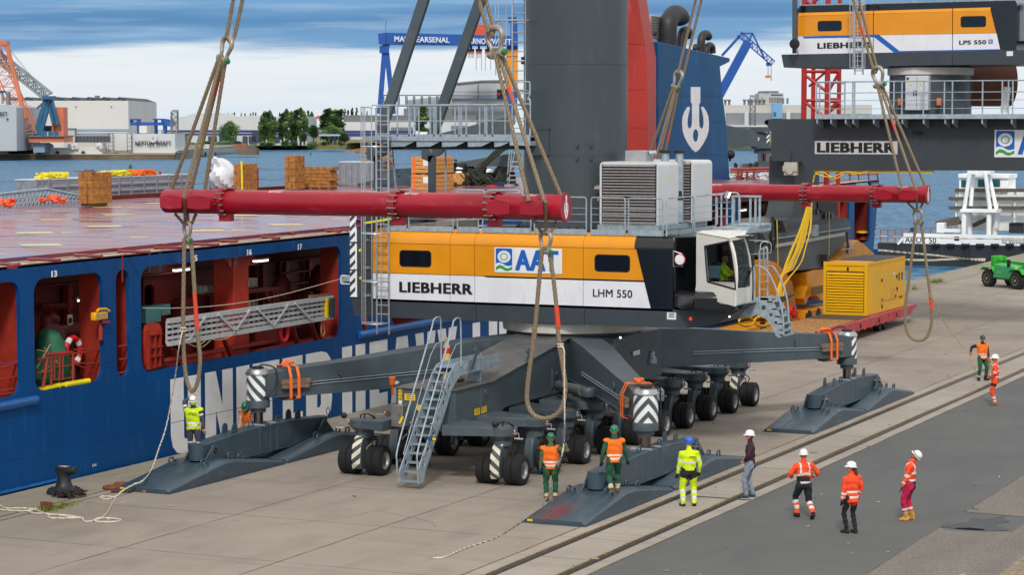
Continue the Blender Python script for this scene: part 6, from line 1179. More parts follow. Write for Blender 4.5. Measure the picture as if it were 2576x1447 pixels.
def board(p,q,txt,parent,y):
 a,b=g2(*p,y),g2(*q,y); o=MB().box(a.x,b.x,y-.02,y,a.z,b.z).build('sign_board',mat('sign_grey',(190,190,192),.5,0,.05),parent); w_,h=b.x-a.x,b.z-a.z; text(txt,Vector((a.x+.025*w_,y-.022,a.z+.12*h)),UX,UZ,.95*w_,.76*h,black_t,o,.06); return o
board((418,1250),(1090,1146),'LIEBHERR',c2,GY)
p,q=g2(1876,1276),g2(2500,1054); aat(p,q,GY-.004,c2)
a,b=g2(165,1425,GY-.3),g2(270,1318,GY-.3); o=MB().box(a.x,b.x,GY-.3,GY-.02,a.z,b.z).build('buffer_plate',mat('buffer_beige',(176,172,160),.5,0,.08),c2,bevel=.02); MB().lathe(((a.x+b.x)/2,GY-.3,(a.z*.6+b.z*.4)),[(.12,0),(.2,.0),(.2,.12),(.12,.12)],18,(0,-1,0)).build('buffer_ring',MATS['buffer_beige'],o); MB().box(a.x-.04,b.x+.04,GY-.36,GY-.28,(a.z+b.z)/2-.12,(a.z+b.z)/2+.16).build('buffer_bracket',MATS['buffer_beige'],o)
a=g2(215,1250,GY-.05); MB().prism([a+Vector((-.02,0,.2)),a+Vector((.1,0,.0)),a+Vector((.02,0,-.35)),a+Vector((-.02,0,-.35))],(0,-.06,0)).build('lifting_lug',port,c2)
a,b=g2(1208,1085,GY-.15),g2(1285,1065,GY-.15); MB().box(a.x,b.x,GY-.2,GY,a.z,b.z).build('lamp_case',hose,c2)
PYY=GY-1.0; gp=lambda u,v,y=PYY: atY(T4(u,v),y)
zp0,zp1=gp(800,965).z,gp(800,928).z; x0,x1=gp(430,940).x,gp(3400,940).x
MB().box(x0,x1,PYY-.02,GY+3.6,zp0+.02,zp1-.02).build('platform_deck',galv,c2); MB().box(x0,x1,PYY-.04,PYY-.02,zp0,zp1).build('platform_fascia',galv,c2)
for u in (430,543,662,722,890,1060,1122,1295,1470,1532,1770,2010,2250,2500):
 a=gp(u,1020); w_=gp(u+115,1020).x-a.x; mb=MB(); mb.prism([(a.x,PYY,zp0),(a.x,PYY,a.z+.1),(a.x,GY-.02,a.z-.12),(a.x,GY-.02,zp0)],(.06,0,0)); mb.build('platform_bracket',galv,c2)
zr0,zr1,zr2,zr3=gp(800,662).z,gp(800,752).z,gp(800,815).z,gp(800,882).z
def prail(pts,r=.03,m=galv): mb=MB(); mb.tube(pts,r,6); mb.build('guard_rail',m,c2)
for z,r in ((zr0,.032),(zr1,.022),(zr2,.014),(zr3,.014)): prail([(x0,PYY,z),(x1,PYY,z)],r); prail([(x0,PYY,z),(x0,GY+3.5,z)],r)
for u in (430,455,540,660,725,740,965,1060,1125,1300,1470,1535,1780,1940,1990,2025,2230,2450): x=gp(u,800).x; MB().box(x-.03,x+.03,PYY-.02,PYY+.03,zp1,zr0).build('rail_post',galv,c2)
PC=Vector(((gp(1030,700,GY+1.8).x+gp(1680,700,GY+1.8).x)/2,GY+1.9,0)); pr=(gp(1680,700,GY+1.8).x-gp(1030,700,GY+1.8).x)/2
zq=gp(1300,575,GY).z
o=MB().cyl((PC.x,PC.y,zp1),(PC.x,PC.y,zq),pr,n=48).build('pedestal',tow,c2); MB().lathe((PC.x,PC.y,gp(1300,605,GY-.4).z),[(pr+.02,0),(pr+.1,.03),(pr+.1,.35),(pr,.4)],48).build('slewing_ring',MATS['ring_grey'],c2)
yc=PC.y-pr-.35; a,b=atY(T4(1150,893),yc),atY(T4(1342,612),yc); o=MB().box(a.x,b.x,yc,yc+.6,a.z,b.z).build('switch_cabinet',mat('cabinet_white',(196,200,208),.4,0,.03),c2,bevel=.02)
MB().box((a.x+b.x)/2-.008,(a.x+b.x)/2+.008,yc-.004,yc,a.z+.04,b.z-.04).build('door_gap',black_t,o)
for u in (1192,1276): q=atY(T4(u,680),yc); MB().prism([q+Vector((-.07,-.004,-.05)),q+Vector((.07,-.004,-.05)),q+Vector((0,-.004,.07))],(0,-.004,0)).build('warning_sticker',yel_s,o)
for u in (1222,1240): q=atY(T4(u,755),yc); MB().box(q.x-.02,q.x+.02,yc-.03,yc,q.z-.12,q.z+.12).build('handle',hose,o)
q=atY(T4(1172,637),yc); MB().box(q.x-.06,q.x+.06,yc-.004,yc,q.z-.06,q.z+.06).build('brand_plate',mat('plate_blue_dark',(40,60,110),.5),o)
for u in (1112,1428): q=atY(T4(u,825),yc+.1); oo=MB().cbox(q,.2,.16,.34).build('cable_socket',mat('socket_orange',(226,110,70),.5),c2); mb=MB(); mb.tube(smoothline([q+UP*-.15,q+UP*-.5+Vector((-.05,0,0)),q+UP*-.9]),.05,6); mb.build('socket_cable',hose,oo)
mb=MB(); mb.cyl(gp(1640,665,GY+5),gp(1640,665,GY+5)+Vector((1.9,1.2,0)),1.2,n=32); tag(mb.build('rusty_drum',mat('rust_brown',(112,68,52),.7,0,.2,3)),'rust brown steel drum behind the pedestal of the portal crane','drum')
a,b=atY(T4(1950,910),GY+1),atY(T4(1985,705),GY+1); mb=MB(); mb.bar(a,b,.3,.2,(0,1,0)); mb.build('sign_post',wh,c2)
P0=Vector((g2(1530,300).x,GY-.6,0)); N2=Vector((-math.sin(R(9)),-math.cos(R(9)),0)); h2=lambda u,v,k=0: onpl(T4(u,v),P0+N2*k,N2)
def pan(nm,pts,m,k=0,d=.04,par=None,holes=()):
 o=h2(1000,300); L_=Vector((N2.y,-N2.x,0));
 f=lambda p:((h2(*p,k)-o).dot(L_),h2(*p,k).z); base_=o+N2*k
 ff=lambda u,v: Vector((base_.x,base_.y,0))+L_*u+UP*v
 return flat(nm,[f(p) for p in pts],[[f(p) for p in h] for h in holes],ff,N2*-d,m,par or c2)
pan('house_body',[(275,75),(300,45),(2045,0),(2060,30),(2056,405),(275,445)],black,-.06,4.5)
pan('side_panel',[(280,130),(889,112),(889,282),(280,291)],orange_p); pan('side_panel',[(896,112),(1532,92),(1532,273),(896,282)],orange_p); pan('side_panel',[(1539,92),(1844,82),(1890,266),(1539,273)],orange_p)
for a,b,s in ((282,889,0),(896,1532,0),(1539,1842,0)):
 y=lambda u:72-(u-300)*.0294
 ptc=lambda u:[h2(u,y(u)+55),h2(u,y(u)+30)-N2*.06,h2(u,y(u)+12)-N2*.25,h2(u,y(u)-1)-N2*.55,h2(u,y(u)+5)-N2*.6,h2(u,y(u)+55)-N2*.03]
 A_,B_=ptc(a),ptc(b); n=len(A_); mb=MB(); mb.add(A_+B_,[tuple(reversed(range(n))),tuple(range(n,2*n))]+[(i,(i+1)%n,n+(i+1)%n,n+i) for i in range(n)]); mb.build('roof_edge_panel',orange_p,c2)
pan('lower_panel',[(280,293),(889,284),(889,430),(280,440)],white_p); pan('lower_panel',[(896,284),(1532,275),(1532,416),(896,430)],white_p); pan('lower_panel',[(1539,275),(1892,268),(1922,404),(1539,416)],white_p)
pan('blue_stripe',[(318,295),(935,278),(1105,412),(1922,397),(1922,405),(1060,423),(900,299),(330,309)],blue_t,.012,.008)
pan('base_frame',[(145,441),(2700,392),(2700,520),(1690,522),(560,545),(165,547)],base,-.0,4.4)
for a,b,c_,d_ in ((440,168,635,252),(1602,130,1808,220)):
 rr_=lambda k:[(x,y-(x-a)*.02) for x,y in rrect(a+k,b+k,c_-k,d_-k,20)]
 pan('window_frame',rr_(0),hose,.012,.01,holes=[rr_(5)]); pan('window',rr_(5),glass_d,.008,.008)
def t2(s,p,q,bold,m=black_t): a,b=h2(*p,.012),h2(*q,.012); u=Vector((b.x-a.x,b.y-a.y,0)); text(s,a,u,UZ,u.length,b.z-a.z-0,m,c2,bold)
t2('LIEBHERR',(438,393),(872,337),.045); t2('LPS 550',(1590,360),(1810,322),.03); pan('model_badge',[(1828,318),(1862,318),(1862,352),(1828,352)],blue_t,.012,.008); t2('E',(1838,347),(1854,324),.02,wh)
pan('data_plate',[(1975,415),(2027,414),(2027,452),(1975,453)],wh,.01,.008)
pan('cab_part',[(2058,35),(2700,20),(2700,330),(2058,330)],mat('cab_grey',(120,130,138),.4,0,.05),-.4,2.5)
for x in (892,1535): pan('panel_gap',[(x-2,445),(x+2,445),(x+2,520),(x-2,520)],black_t,.006,.006)
p,q=h2(255,-150,.4),h2(255,340,.4); mb=MB(); mb.bar(p,q,.22,.12,N2); mb.build('stay_bar',steel,c2); o=MB(); o.lathe(h2(253,355,.5),[(.08,-.1),(.24,-.08),(.24,.08),(.08,.1)],18,N2); o.bar(h2(253,355,.5),h2(253,432,.5),.18,.14,N2); o.build('clevis',hose,c2)
for (u0,u1,y0,y1) in ((300,470,66,60),(475,885,60,50),(920,1540,46,28),(1570,2120,28,10)):
 mb=MB(); mb.bar(h2(u0,y0-8,-.1),h2(u1,y1-8,-.1),.02,.24); mb.build('toe_board',galv,c2)
for u in (300,455,470,890,920,1215,1240,1540,1570): mb=MB(); mb.tube([h2(u,66-(u-300)*.03,-.1),h2(u,-120,-.1)],.03,6); mb.build('rail_post',galv,c2)
for y in (20,-30): mb=MB(); mb.tube([h2(300,y+20,-.1),h2(1800,y-24,-.1)],.02,6); mb.build('guard_rail',galv,c2)
for u in (742,808): mb=MB(); mb.bar(h2(u,-80,.25),h2(u,606,.25),.07,.04,N2); mb.build('ladder_stile',alu,c2)
for k in range(15): v=20+39.5*k; MB().cyl(h2(742,v,.25),h2(808,v,.25),.022,n=6).build('ladder_rung',alu,c2)
for u,k in ((703,.7),(728,.95),(765,1.05),(800,.95),(825,.7)): mb=MB(); mb.bar(h2(u,-80,k),h2(u,548,k),.035,.015,N2); mb.build('cage_strip',alu,c2)
for v in (34,298,548):
 mb=MB(); mb.tube([h2(742,v,.25),h2(703,v+2,.7),h2(728,v+4,.95),h2(765,v+5,1.05),h2(800,v+4,.95),h2(825,v+2,.7),h2(808,v,.25)],.03,6); mb.build('cage_hoop',alu,c2)
lm=thing('lattice_mast','red tubular lattice mast standing behind the dark portal beam','mast',(atY(T4(460,960),123).x,123,6)); lmr=mat('mast_red',(170,36,30),.4,0,.12,1)
ml=lambda u,v,y=121.5: atY(T4(u,v),y)
for u,y,r in ((330,121.5,.15),(520,121.5,.15),(405,124.5,.12),(615,124.5,.12)): MB().cyl(Vector((ml(u,700,y).x,y,1)),Vector((ml(u,700,y).x,y,22)),r,n=16).build('chord',lmr,lm)
for p,q,y,r in (((330,580),(520,580),121.5,.09),((330,815),(520,815),121.5,.09),((340,610),(510,740),121.5,.085),((615,585),(530,740),123,.085),((370,700),(520,570),123,.07),((340,830),(510,960),121.5,.085),((615,830),(530,900),123,.15),((520,815),(615,815),123,.15),((520,575),(615,575),123,.15),((330,-20),(520,-20),121.5,.09),((340,0),(510,120),121.5,.085),((360,60),(500,-60),123,.07)): MB().cyl(ml(*p,y),ml(*q,y),r,n=10).build('brace',lmr,lm)
SX=-34.5; qx=lambda u,v,x=SX: atX(QQ(u,v),x)
sill=[(450,520),(560,470),(700,405),(1010,372),(1080,362),(1200,380),(1310,410),(1320,565),(1270,600),(1070,832),(715,866),(600,790),(450,690)]
f=lambda p:(qx(*p).y,qx(*p).z)
flat('sill_beam',[f(p) for p in sill],[],lambda u,v:(SX,u,v),(-2.0,0,0),mat('sill_grey',(76,82,84),.48,0,.1,.9),c2)
ya,yb2=qx(835,300).y,qx(1030,300).y; sg=MATS['sill_grey']
zl=qx(1000,372).z-.2
mb=MB(); ls=8; prf=[]
def arc(y0,z0,y1,z1,n=7): return [(y0+(y1-y0)*(1-math.cos(PI/2*i/n)),z0+(z1-z0)*math.sin(PI/2*i/n)) for i in range(n+1)]
L_=[(ya-1.3,zl)]+[(ya-1.3*(1-math.sin(PI/2*i/7)),zl+1.5*(1-math.cos(PI/2*i/7))) for i in range(8)]+[(ya,zb2+.6),(yb2+.4,zb2+.6)]+[(yb2+.4+1.8*(1-math.cos(PI/2*i/7)),zl+1.6-1.6*math.sin(PI/2*i/7)) for i in range(8)]
flat('portal_leg',L_,[],lambda u,v:(SX-.05,u,v),(-1.3,0,0),port,c2)
mb=MB();
for k in range(4): mb=MB(); v0=650-k*7; mb.tube([qx(635,v0+3,SX+.08),qx(960,v0-52,SX+.08),qx(1265,v0-107,SX+.08)],.03,6); mb.build('conduit',mat('conduit_pale',(176,172,160),.4,.2,.1),c2)
mb=MB(); mb.bar(qx(470,600,SX+.1),qx(1310,480,SX+.1),.16,.05); mb.build('cable_tray',galv,c2); mb=MB(); mb.bar(qx(660,470,SX+.1),qx(1280,400,SX+.1),.05,.10); mb.build('cable_tray',port,c2)
c=qx(635,530,SX+.2); mb=MB();
for k in range(5): mb=MB(); mb.tube([c+Vector((.02*k,math.cos(t)*(.42-.02*k),math.sin(t)*(.8-.03*k))) for t in [2*PI*i/22 for i in range(22)]],.035,6,True); mb.build('coiled_hose',hose,c2)
a,b=qx(1000,555,SX+.3),qx(1040,450,SX+.3); MB().box(SX,SX+.3,a.y,b.y,a.z,b.z).build('control_box',galv,c2); mb=MB(); mb.bar(qx(975,250,SX+.1),qx(968,600,SX+.1),.08); mb.build('riser_pipe',galv,c2)
a=qx(1095,290,SX); flat('leg_recess',[f(p) for p in ((1030,240),(1060,250),(1200,255),(1205,330),(1180,345),(1070,345),(1035,310))],[],lambda u,v:(SX+.012,u,v),(-.006,0,0),hose,c2)
for u in (1025,1095,1120,1150): a=qx(u,375 if u>1030 else 340,SX+.1); MB().cbox(a,.12,.25,.28).build('junction_box',sg,c2)
for p in ((700,410),(530,520)): a=qx(*p,SX); MB().prism([a+Vector((0,-.5,.0)),a+Vector((0,.5,.1)),a+Vector((.0,.1,-.6))],(.3,0,0)).build('lifting_lug',sg,c2)
a=qx(1070,770,SX); MB().prism([a+Vector((0,-.25,0)),a+Vector((0,.45,-.3)),a+Vector((0,.45,-.4)),a+Vector((0,-.3,.35))],(.35,0,0)).build('lifting_lug',sg,c2)
bogx=SX+.35
flat('travel_equalizer',[f(p) for p in ((1120,770),(1230,690),(1325,585),(1400,640),(1470,705),(1475,760),(1400,850),(1200,850))],[],lambda u,v:(bogx,u,v),(-1.6,0,0),yo,c2)
flat('travel_equalizer',[f(p) for p in ((905,880),(990,850),(1100,840),(1140,1000),(1110,1110),(1030,1115),(1000,1070),(930,1080),(900,1150),(880,1100),(920,990))],[],lambda u,v:(bogx-.2,u,v),(-1.3,0,0),yo,c2)
flat('travel_equalizer',[f(p) for p in ((455,770),(520,755),(610,785),(690,870),(750,960),(775,1130),(800,1250),(790,1340),(620,1340),(500,1100),(470,900))],[],lambda u,v:(bogx,u,v),(-1.5,0,0),yo,c2)
a,b=qx(865,1280),qx(1030,1165); MB().box(bogx-1.2,bogx+.1,a.y,b.y,a.z,b.z).build('wheel_box',yo,c2,bevel=.03); a,b=qx(300,1345),qx(620,1290); MB().box(bogx-1.2,bogx+.1,a.y,b.y,.1,b.z).build('wheel_box',yo,c2,bevel=.03); MB().box(bogx-1.1,bogx,116,120,.15,1.3).build('wheel_box',yo,c2,bevel=.03)
for y in (102.3,104,109.5,111,116.7,119): MB().lathe((bogx+.02,y,.36),[(.1,0),(.36,0),(.36,.12),(.1,.12)],20,(1,0,0)).build('travel_wheel',hose,c2)
MB().box(bogx+.0,bogx+.06,qx(915,990).y,qx(1010,990).y,qx(960,1060).z,qx(960,990).z).build('bogie_shade_plate',mat('bogie_shadow',(120,82,14),.5),c2)  # plate in darkened bogie yellow, painted as the shade of a recess
mb=MB();
for u in (1245,1275,1300,1325,1355): mb=MB(); mb.tube([qx(u,740,bogx+.2),qx(u,668,bogx+.2)],.025,6); mb.build('step_rail',galv,c2)
mb=MB(); mb.tube([qx(1240,672,bogx+.2),qx(1355,655,bogx+.2)],.03,6); mb.build('step_rail',galv,c2)
mb=MB(); c=qx(1290,600,bogx+.1); mb.tube([c+UP*.5,c+UP*.1,c+Vector((0,.2,-.3)),c+Vector((0,.05,-.6)),c+Vector((0,-.15,-.3))],.06,8); mb.build('storm_hook',steel,c2)
for c_,r_ in (((785,1200),.25),((812,1240),.2)): c=qx(*c_,bogx+.2); MB().lathe(c,[(r_,0),(r_,.2)],14,(1,0,0)).build('cable_reel_end',red_l,c2)
cb=thing('cable_bundle','bundle of loose yellow power cables hanging from the beam over the portal sill','cables',qx(960,300,-33.6))
rc=random.Random(8)
for k in range(15):
 t=k/14; s=rc.uniform(-1,1); P=[qx(945+35*t,262,-33.6),qx(880+85*t,480,-33.5),qx(800+120*t+10*s,680,-33.4),qx(742+(70*t if k%3 else 110*t),820+20*t,-33.3),qx(712+18*rc.random(),890,-33.2),qx(700+20*t,960,-33.2),qx(672+65*t,1090,-33.2),qx(720+30*t,1180,-33.2),qx(745+20*t,1240,-33.2)]
 if k>10: P=[qx(955+25*t,262,-33.6),qx(945+25*t,480,-33.5),qx(925,650,-33.4),qx(880,790,-33.3),qx(760+8*s,950,-33.2),qx(740,1000,-33.2),qx(735+12*s,1150,-33.2),qx(760,1250,-33.2)]
 mb=MB(); mb.tube(smoothline(P,5),.03,5); mb.build('cable',ycable,cb)
for c_,w_,h_ in (((405,1300),62,45),((540,1300),62,48)):
 for k in range(9):
  e=k/8-.5; mb=MB(); P=[]
  for i in range(20):
   t=2*PI*i/20; P.append(qx(c_[0]+w_*(1+.12*e)*math.cos(t),c_[1]+h_*(1-.35*abs(e))*math.sin(t)-8*e,-33.2+.25*e))
  mb.tube(P,.035,5,True); mb.build('coiled_cable',ycable,cb)
for p,q in (((675,412),(686,832)),((1133,340),(1130,720))): mb=MB(); mb.bar(qx(*p,-34.3),qx(*q,-34.3),.06,.02,(1,0,0)); tag(mb.build('yellow_tie',MATS['strap_yellow']),'yellow lashing strap hanging over the sill beam at pixel column %s'%('left' if p[0]<900 else 'right') if False else ('yellow lashing strap hanging down the sill beam nearer the cab' if p[0]<900 else 'yellow lashing strap hanging down the sill beam beyond the cables'),'strap')
mb=MB(); mb.tube(smoothline([atY(M4(*p),GY-.2) for p in ((560,140),(580,70),(640,55),(740,105),(830,60),(900,75),(1000,50))]),.03,5); mb.tube(smoothline([atY(M4(*p),GY-.25) for p in ((575,65),(700,95),(820,55),(930,65))]),.03,5); mb.build('cable',ycable,cb,sep=True)
MB().box(atY(M4(570,52),GY+.1).x,atY(M4(1535,52),GY+.1).x,GY+.1,GY+.3,zb2-.14,zb2-.03).build('cable_duct',ycable,c2)
# ================================================================ yellow generator container on a roll trailer
ct=thing('generator_container','yellow generator container with louvred end standing on the pink roll trailer','container',(-30.9,108,.9),0)
cx0,cx1,cy0,cy1,cz0,cz1=-31.97,-29.86,105.05,111.75,.92,3.40
MB().box(cx0,cx1,cy0+.03,cy1,cz0,cz1-.02).build('box_body',yel,ct,bevel=.02)
for x in (cx0,cx1-.12): MB().box(x-.01,x+.13,cy0-.02,cy0+.12,cz0-.02,cz1+.02).build('corner_post',yel,ct,bevel=.01)
MB().box(cx1-.1,cx1+.02,cy1-.12,cy1+.01,cz0,cz1).build('corner_post',yel,ct)
for z in (cz0,cz1-.14): MB().box(cx0,cx1,cy0-.015,cy0+.1,z,z+.14).build('end_rail',yel,ct); MB().box(cx1-.04,cx1+.022,cy0,cy1,z,z+.13).build('side_rail',yel,ct)
for k in range(14):
 z=cz0+.2+k*.132; mb=MB(); mb.hexa([(cx0+.16,cy0-.06,z-.02),(cx1-.16,cy0-.06,z-.02),(cx1-.16,cy0+.03,z+.06),(cx0+.16,cy0+.03,z+.06),(cx0+.16,cy0-.06,z+.02),(cx1-.16,cy0-.06,z+.02),(cx1-.16,cy0+.03,z+.10),(cx0+.16,cy0+.03,z+.10)]); mb.build('louvre_blade',yel,ct)
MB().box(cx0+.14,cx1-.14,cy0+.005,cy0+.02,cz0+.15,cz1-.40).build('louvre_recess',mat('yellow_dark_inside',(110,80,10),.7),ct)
q=atY(M4(842,842),cy0); MB().box(q.x-.04,q.x+.04,cy0-.005,cy0+.03,q.z-.09,q.z+.09).build('lock_plate',hose,ct)
for zz in (cz0+.16,cz1-.43):
 for k in range(9): x=cx0+.2+k*(cx1-cx0-.4)/8; MB().lathe((x,cy0-.02,zz),[(.02,0),(.02,.02)],6,(0,-1,0)).build('rivet',mat('rivet_rust',(120,84,30),.6),ct)
for k in range(20):
 y=cy0+.35+k*.31;
 if k<20: MB().box(cx1-.005,cx1+.015,y,y+.12,cz1-.5 if 2<k<18 else cz0+.15,cz1-.15).build('corrugation',yel,ct)
def onside(p): v=atX(M4(*p),cx1+.02); return v
a,b=onside((1115,1105)),onside((1232,880)); dr=MB().box(cx1+.0,cx1+.03,a.y,b.y,a.z,cz1-.55).build('service_door',yel,ct,bevel=.008); a,b=onside((1245,1050)),onside((1305,850)); d2=MB().box(cx1,cx1+.03,a.y,b.y,a.z-.1,cz1-.35).build('service_door',yel,ct,bevel=.008)
for p in ((1258,905),(1282,900)): c=onside(p); MB().box(cx1+.02,cx1+.035,c.y-.16,c.y+.14,c.z-.18,c.z+.2).build('control_window',glass_d,d2)
for k in range(8): a,b=onside((1180,1085-k*12)),onside((1222,1078-k*12)); MB().box(cx1+.03,cx1+.05,a.y,b.y,a.z,a.z+.04).build('door_louvre',yel,dr)
a=onside((1218,878)); MB().box(cx1+.03,cx1+.035,a.y-.12,a.y+.12,a.z-.06,a.z+.06).build('label_plate',wh,dr)
for p in ((1118,932),(1118,1090),(1240,900),(1228,1060),(1242,1000)): a=onside(p); MB().box(cx1+.02,cx1+.06,a.y-.05,a.y+.05,a.z-.08,a.z+.06).build('door_hinge',hose,dr)
for p in ((1122,1145),(1268,1060),(1282,1055)): a=onside(p); MB().box(cx1+.01,cx1+.02,a.y-.08,a.y+.08,a.z-.12,a.z+.08).build('fork_pocket',hose,ct)
MB().box(cx0+.1,cx1-.06,cy0+1.6,cy1-.1,cz1-.02,cz1+.015).build('roof_panel',mat('roof_dark',(72,66,62),.7,0,.2,4),ct); MB().box(cx0+.1,cx1-.1,cy0+.15,cy0+1.6,cz1-.02,cz1+.004).build('roof_panel',yo,ct)
rt=thing('roll_trailer','low pink red roll trailer with brown plank deck carrying the yellow container','trailer',(-30.8,104,0))
pink=mat('trailer_pink',(176,62,66),.5,0,.2,2); xl,xr_=-32.15,-29.45
mb=MB(); mb.hexa([(xl,93,.45),(xr_+.25,93,.45),(xr_-.25,112.6,.45),(xl,112.6,.45),(xl,93,.9),(xr_+.25,93,.9),(xr_-.25,112.6,.9),(xl,112.6,.9)]); mb.build('chassis_frame',pink,rt,bevel=.02)
dk_=mat('trailer_plank',(150,104,58),.75,0,.3,4,stretch=(5,.6,1),col2=(176,128,74))
mb=MB(); mb.hexa([(xl+.1,93.1,.9),(xr_+.1,93.1,.9),(xr_-.35,104.9,.9),(xl+.1,104.9,.9),(xl+.1,93.1,.915),(xr_+.1,93.1,.915),(xr_-.35,104.9,.915),(xl+.1,104.9,.915)]); mb.build('plank_deck',dk_,rt)
MB().box(xl+.1,xr_-.2,102.5,105,.915,.925).build('dark_mat',mat('mat_dark',(84,70,58),.8,0,.3,3),rt)
for k in range(13):
 y=97.5+k*1.15; x=xr_+.25-.5*(y-93)/19.6; MB().box(x-.01,x+.05,y,y+.09,.42,.86).build('side_rib',pink,rt)
 if k%3==1: MB().box(x-.005,x+.012,y+.3,y+.6,.55,.75).build('stake_pocket',hose,rt)
mb=MB(); mb.hexa([(xl,112.6,.6),(xr_-.25,112.6,.6),(xr_-.3,113.8,.75),(xl,113.8,.75),(xl,112.6,.9),(xr_-.25,112.6,.9),(xr_-.3,113.8,.85),(xl,113.8,.85)]); mb.build('trailer_nose',pink,rt)
for y in (107.4,108.3):
 for x in (xl+.3,xr_-.55): MB().lathe((x,y,.26),[(.1,-.15),(.25,-.15),(.26,-.1),(.26,.1),(.25,.15),(.1,.15)],20,(1,0,0)).build('trailer_wheel',rubber,rt)
text('MAFI' if False else '1167',Vector((xr_+.12,98.0,.55)),(0,1,0),UZ,1.0,.24,wh,rt,.02)
# ================================================================ green telehandler
tg=mat('telehandler_green',(48,168,46),.4,0,.08,1.5); tg2=mat('telehandler_teal',(52,158,92),.4,0,.08,1.5)
wr,wf=atZ(M4(1985,985)),atZ(M4(2215,1008)); d=(wf-wr); hd=math.atan2(d.y,d.x); WB=d.length
th=thing('telehandler','green telescopic handler with big black tyres parked at the right quay edge','telehandler',wr,hd)
def TB(): return MB()
SD=Vector((0,1,0))
def wheel(x,y):
 o=MB().lathe((x,y,.52),[(.2,-.2),(.45,-.21),(.52,-.16),(.52,.16),(.45,.21),(.2,.2)],28,(0,1,0)).build('wheel',rubber,th,local=True)
 for k in range(16): t=2*PI*k/16; MB().cbox((x+.5*math.cos(t),y,.52+.5*math.sin(t)),.09,.4,.07,rot=Matrix.Rotation(-t+.5,3,'Y')).build('tread_lug',rubber,o,local=True)
 for s in (-1,1): MB().lathe((x,y+s*.16,.52),[(.27,0),(.28,.05*s),(.2,.03*s),(.1,-.03*s),(.08,.06*s),(.01,.06*s)],20,(0,1,0)).build('wheel_rim',mat('rim_pale',(150,156,120),.5,.2,.15),o,local=True)
for x in (0,WB):
 for y in (0.05,1.75): wheel(x,y)
B=lambda *a: MB().box(*a)
B(-.55,WB+.7,.45,1.4,.45,1.0).build('body',tg,th,bevel=.05,local=True);
mb=MB(); mb.hexa([(.45,-.1,.55),(WB-.55,-.1,.55),(WB-.5,.8,.5),(.45,.8,.5),(.6,-.02,1.45),(WB-.3,-.05,1.32),(WB-.2,.7,1.4),(.6,.7,1.5)]); mb.build('engine_cover',tg2,th,bevel=.10,local=True,segs=3)
for x in (0,WB): mb=MB(); mb.tube([(x+.66*math.cos(t),.05,.56+.6*math.sin(t)) for t in [R(k) for k in (10,35,60,90,120,150,172)]],.0,4) if False else mb.prism([(x-.62,-.15,1.0),(x-.4,-.15,1.16),(x+.4,-.15,1.16),(x+.66,-.15,.9),(x+.66,-.15,.96),(x+.42,-.15,1.22),(x-.42,-.15,1.22),(x-.66,-.15,1.04)],(0,.55,0)); mb.build('mudguard',tg,th,local=True)
mb=MB(); mb.hexa([(-.62,.95,1.15),(WB+2.2,.95,1.05),(WB+2.2,1.35,1.05),(-.62,1.35,1.15),(-.62,.95,1.66),(WB+2.2,.95,1.5),(WB+2.2,1.35,1.5),(-.62,1.35,1.66)]); mb.build('boom',tg,th,bevel=.03,local=True)
B(-.72,-.4,.7,1.5,.4,1.85).build('counterweight',tg,th,bevel=.04,local=True);
for x in (-.55,.28): B(x,x+.16,.85,1.05,1.6,1.85).build('boom_pivot',tg,th,bevel=.02,local=True)
mb=MB(); mb.hexa([(WB-.75,1.5,.9),(WB+.75,1.5,.9),(WB+.75,2.3,.9),(WB-.75,2.3,.9),(WB-.6,1.55,2.42),(WB+.5,1.55,2.42),(WB+.5,2.25,2.42),(WB-.6,2.25,2.42)]); o=mb.build('cab_glass_box',mat('tele_glass',(60,96,90),.08,0,0,spec=.6),th,local=True)
for x0_,x1_ in ((-.75,-.6),(.75,.5)):
 for y in (1.5,2.3): mb=MB(); mb.bar((WB+x0_,y,.9),(WB+x1_,y+(.05 if y<2 else -.05),2.44),.08); mb.build('cab_pillar',tg,th,local=True)
B(WB-.72,WB+.6,1.5,2.3,2.42,2.5).build('cab_roof',tg,th,bevel=.03,local=True); MB().lathe((WB-.4,1.7,2.5),[(.06,0),(.07,.12),(.03,.16)],12).build('beacon_light',orange_l,th,local=True)
B(WB-.85,WB-.68,-.1,.05,1.3,1.75).build('mirror',hose,th,local=True); mb=MB(); mb.bar((WB-.76,0,1.3),(WB-.6,.3,1.1),.04); mb.build('mirror_arm',hose,th,local=True)
B(WB-.1,WB+.1,-.06,.02,1.22,1.36).build('headlight',wh,th,local=True); B(WB+.1,WB+.16,-.06,.02,1.24,1.34).build('indicator',orange_l,th,local=True)
text('sarens',Vector((WB-.15,.94,1.2)),(1,0,0),UZ,1.1,.24,wh,th,.02).location
lt=[k for k in kids(th) if k.name.startswith('lettering')][-1]
lt.location=(0,0,0); lt.data.transform(Matrix.Translation(Vector(th.location)))   # text was given in the handler's own frame
text('sarens',Vector((.95,-.13,.9)),(1,0,0),UZ,.5,.1,mat('pale_decal',(150,200,160),.5),th,.01); lt2=[k for k in kids(th) if k.name.startswith('lettering') and k!=lt][-1]; lt2.data.transform(Matrix.Translation(Vector(th.location)))
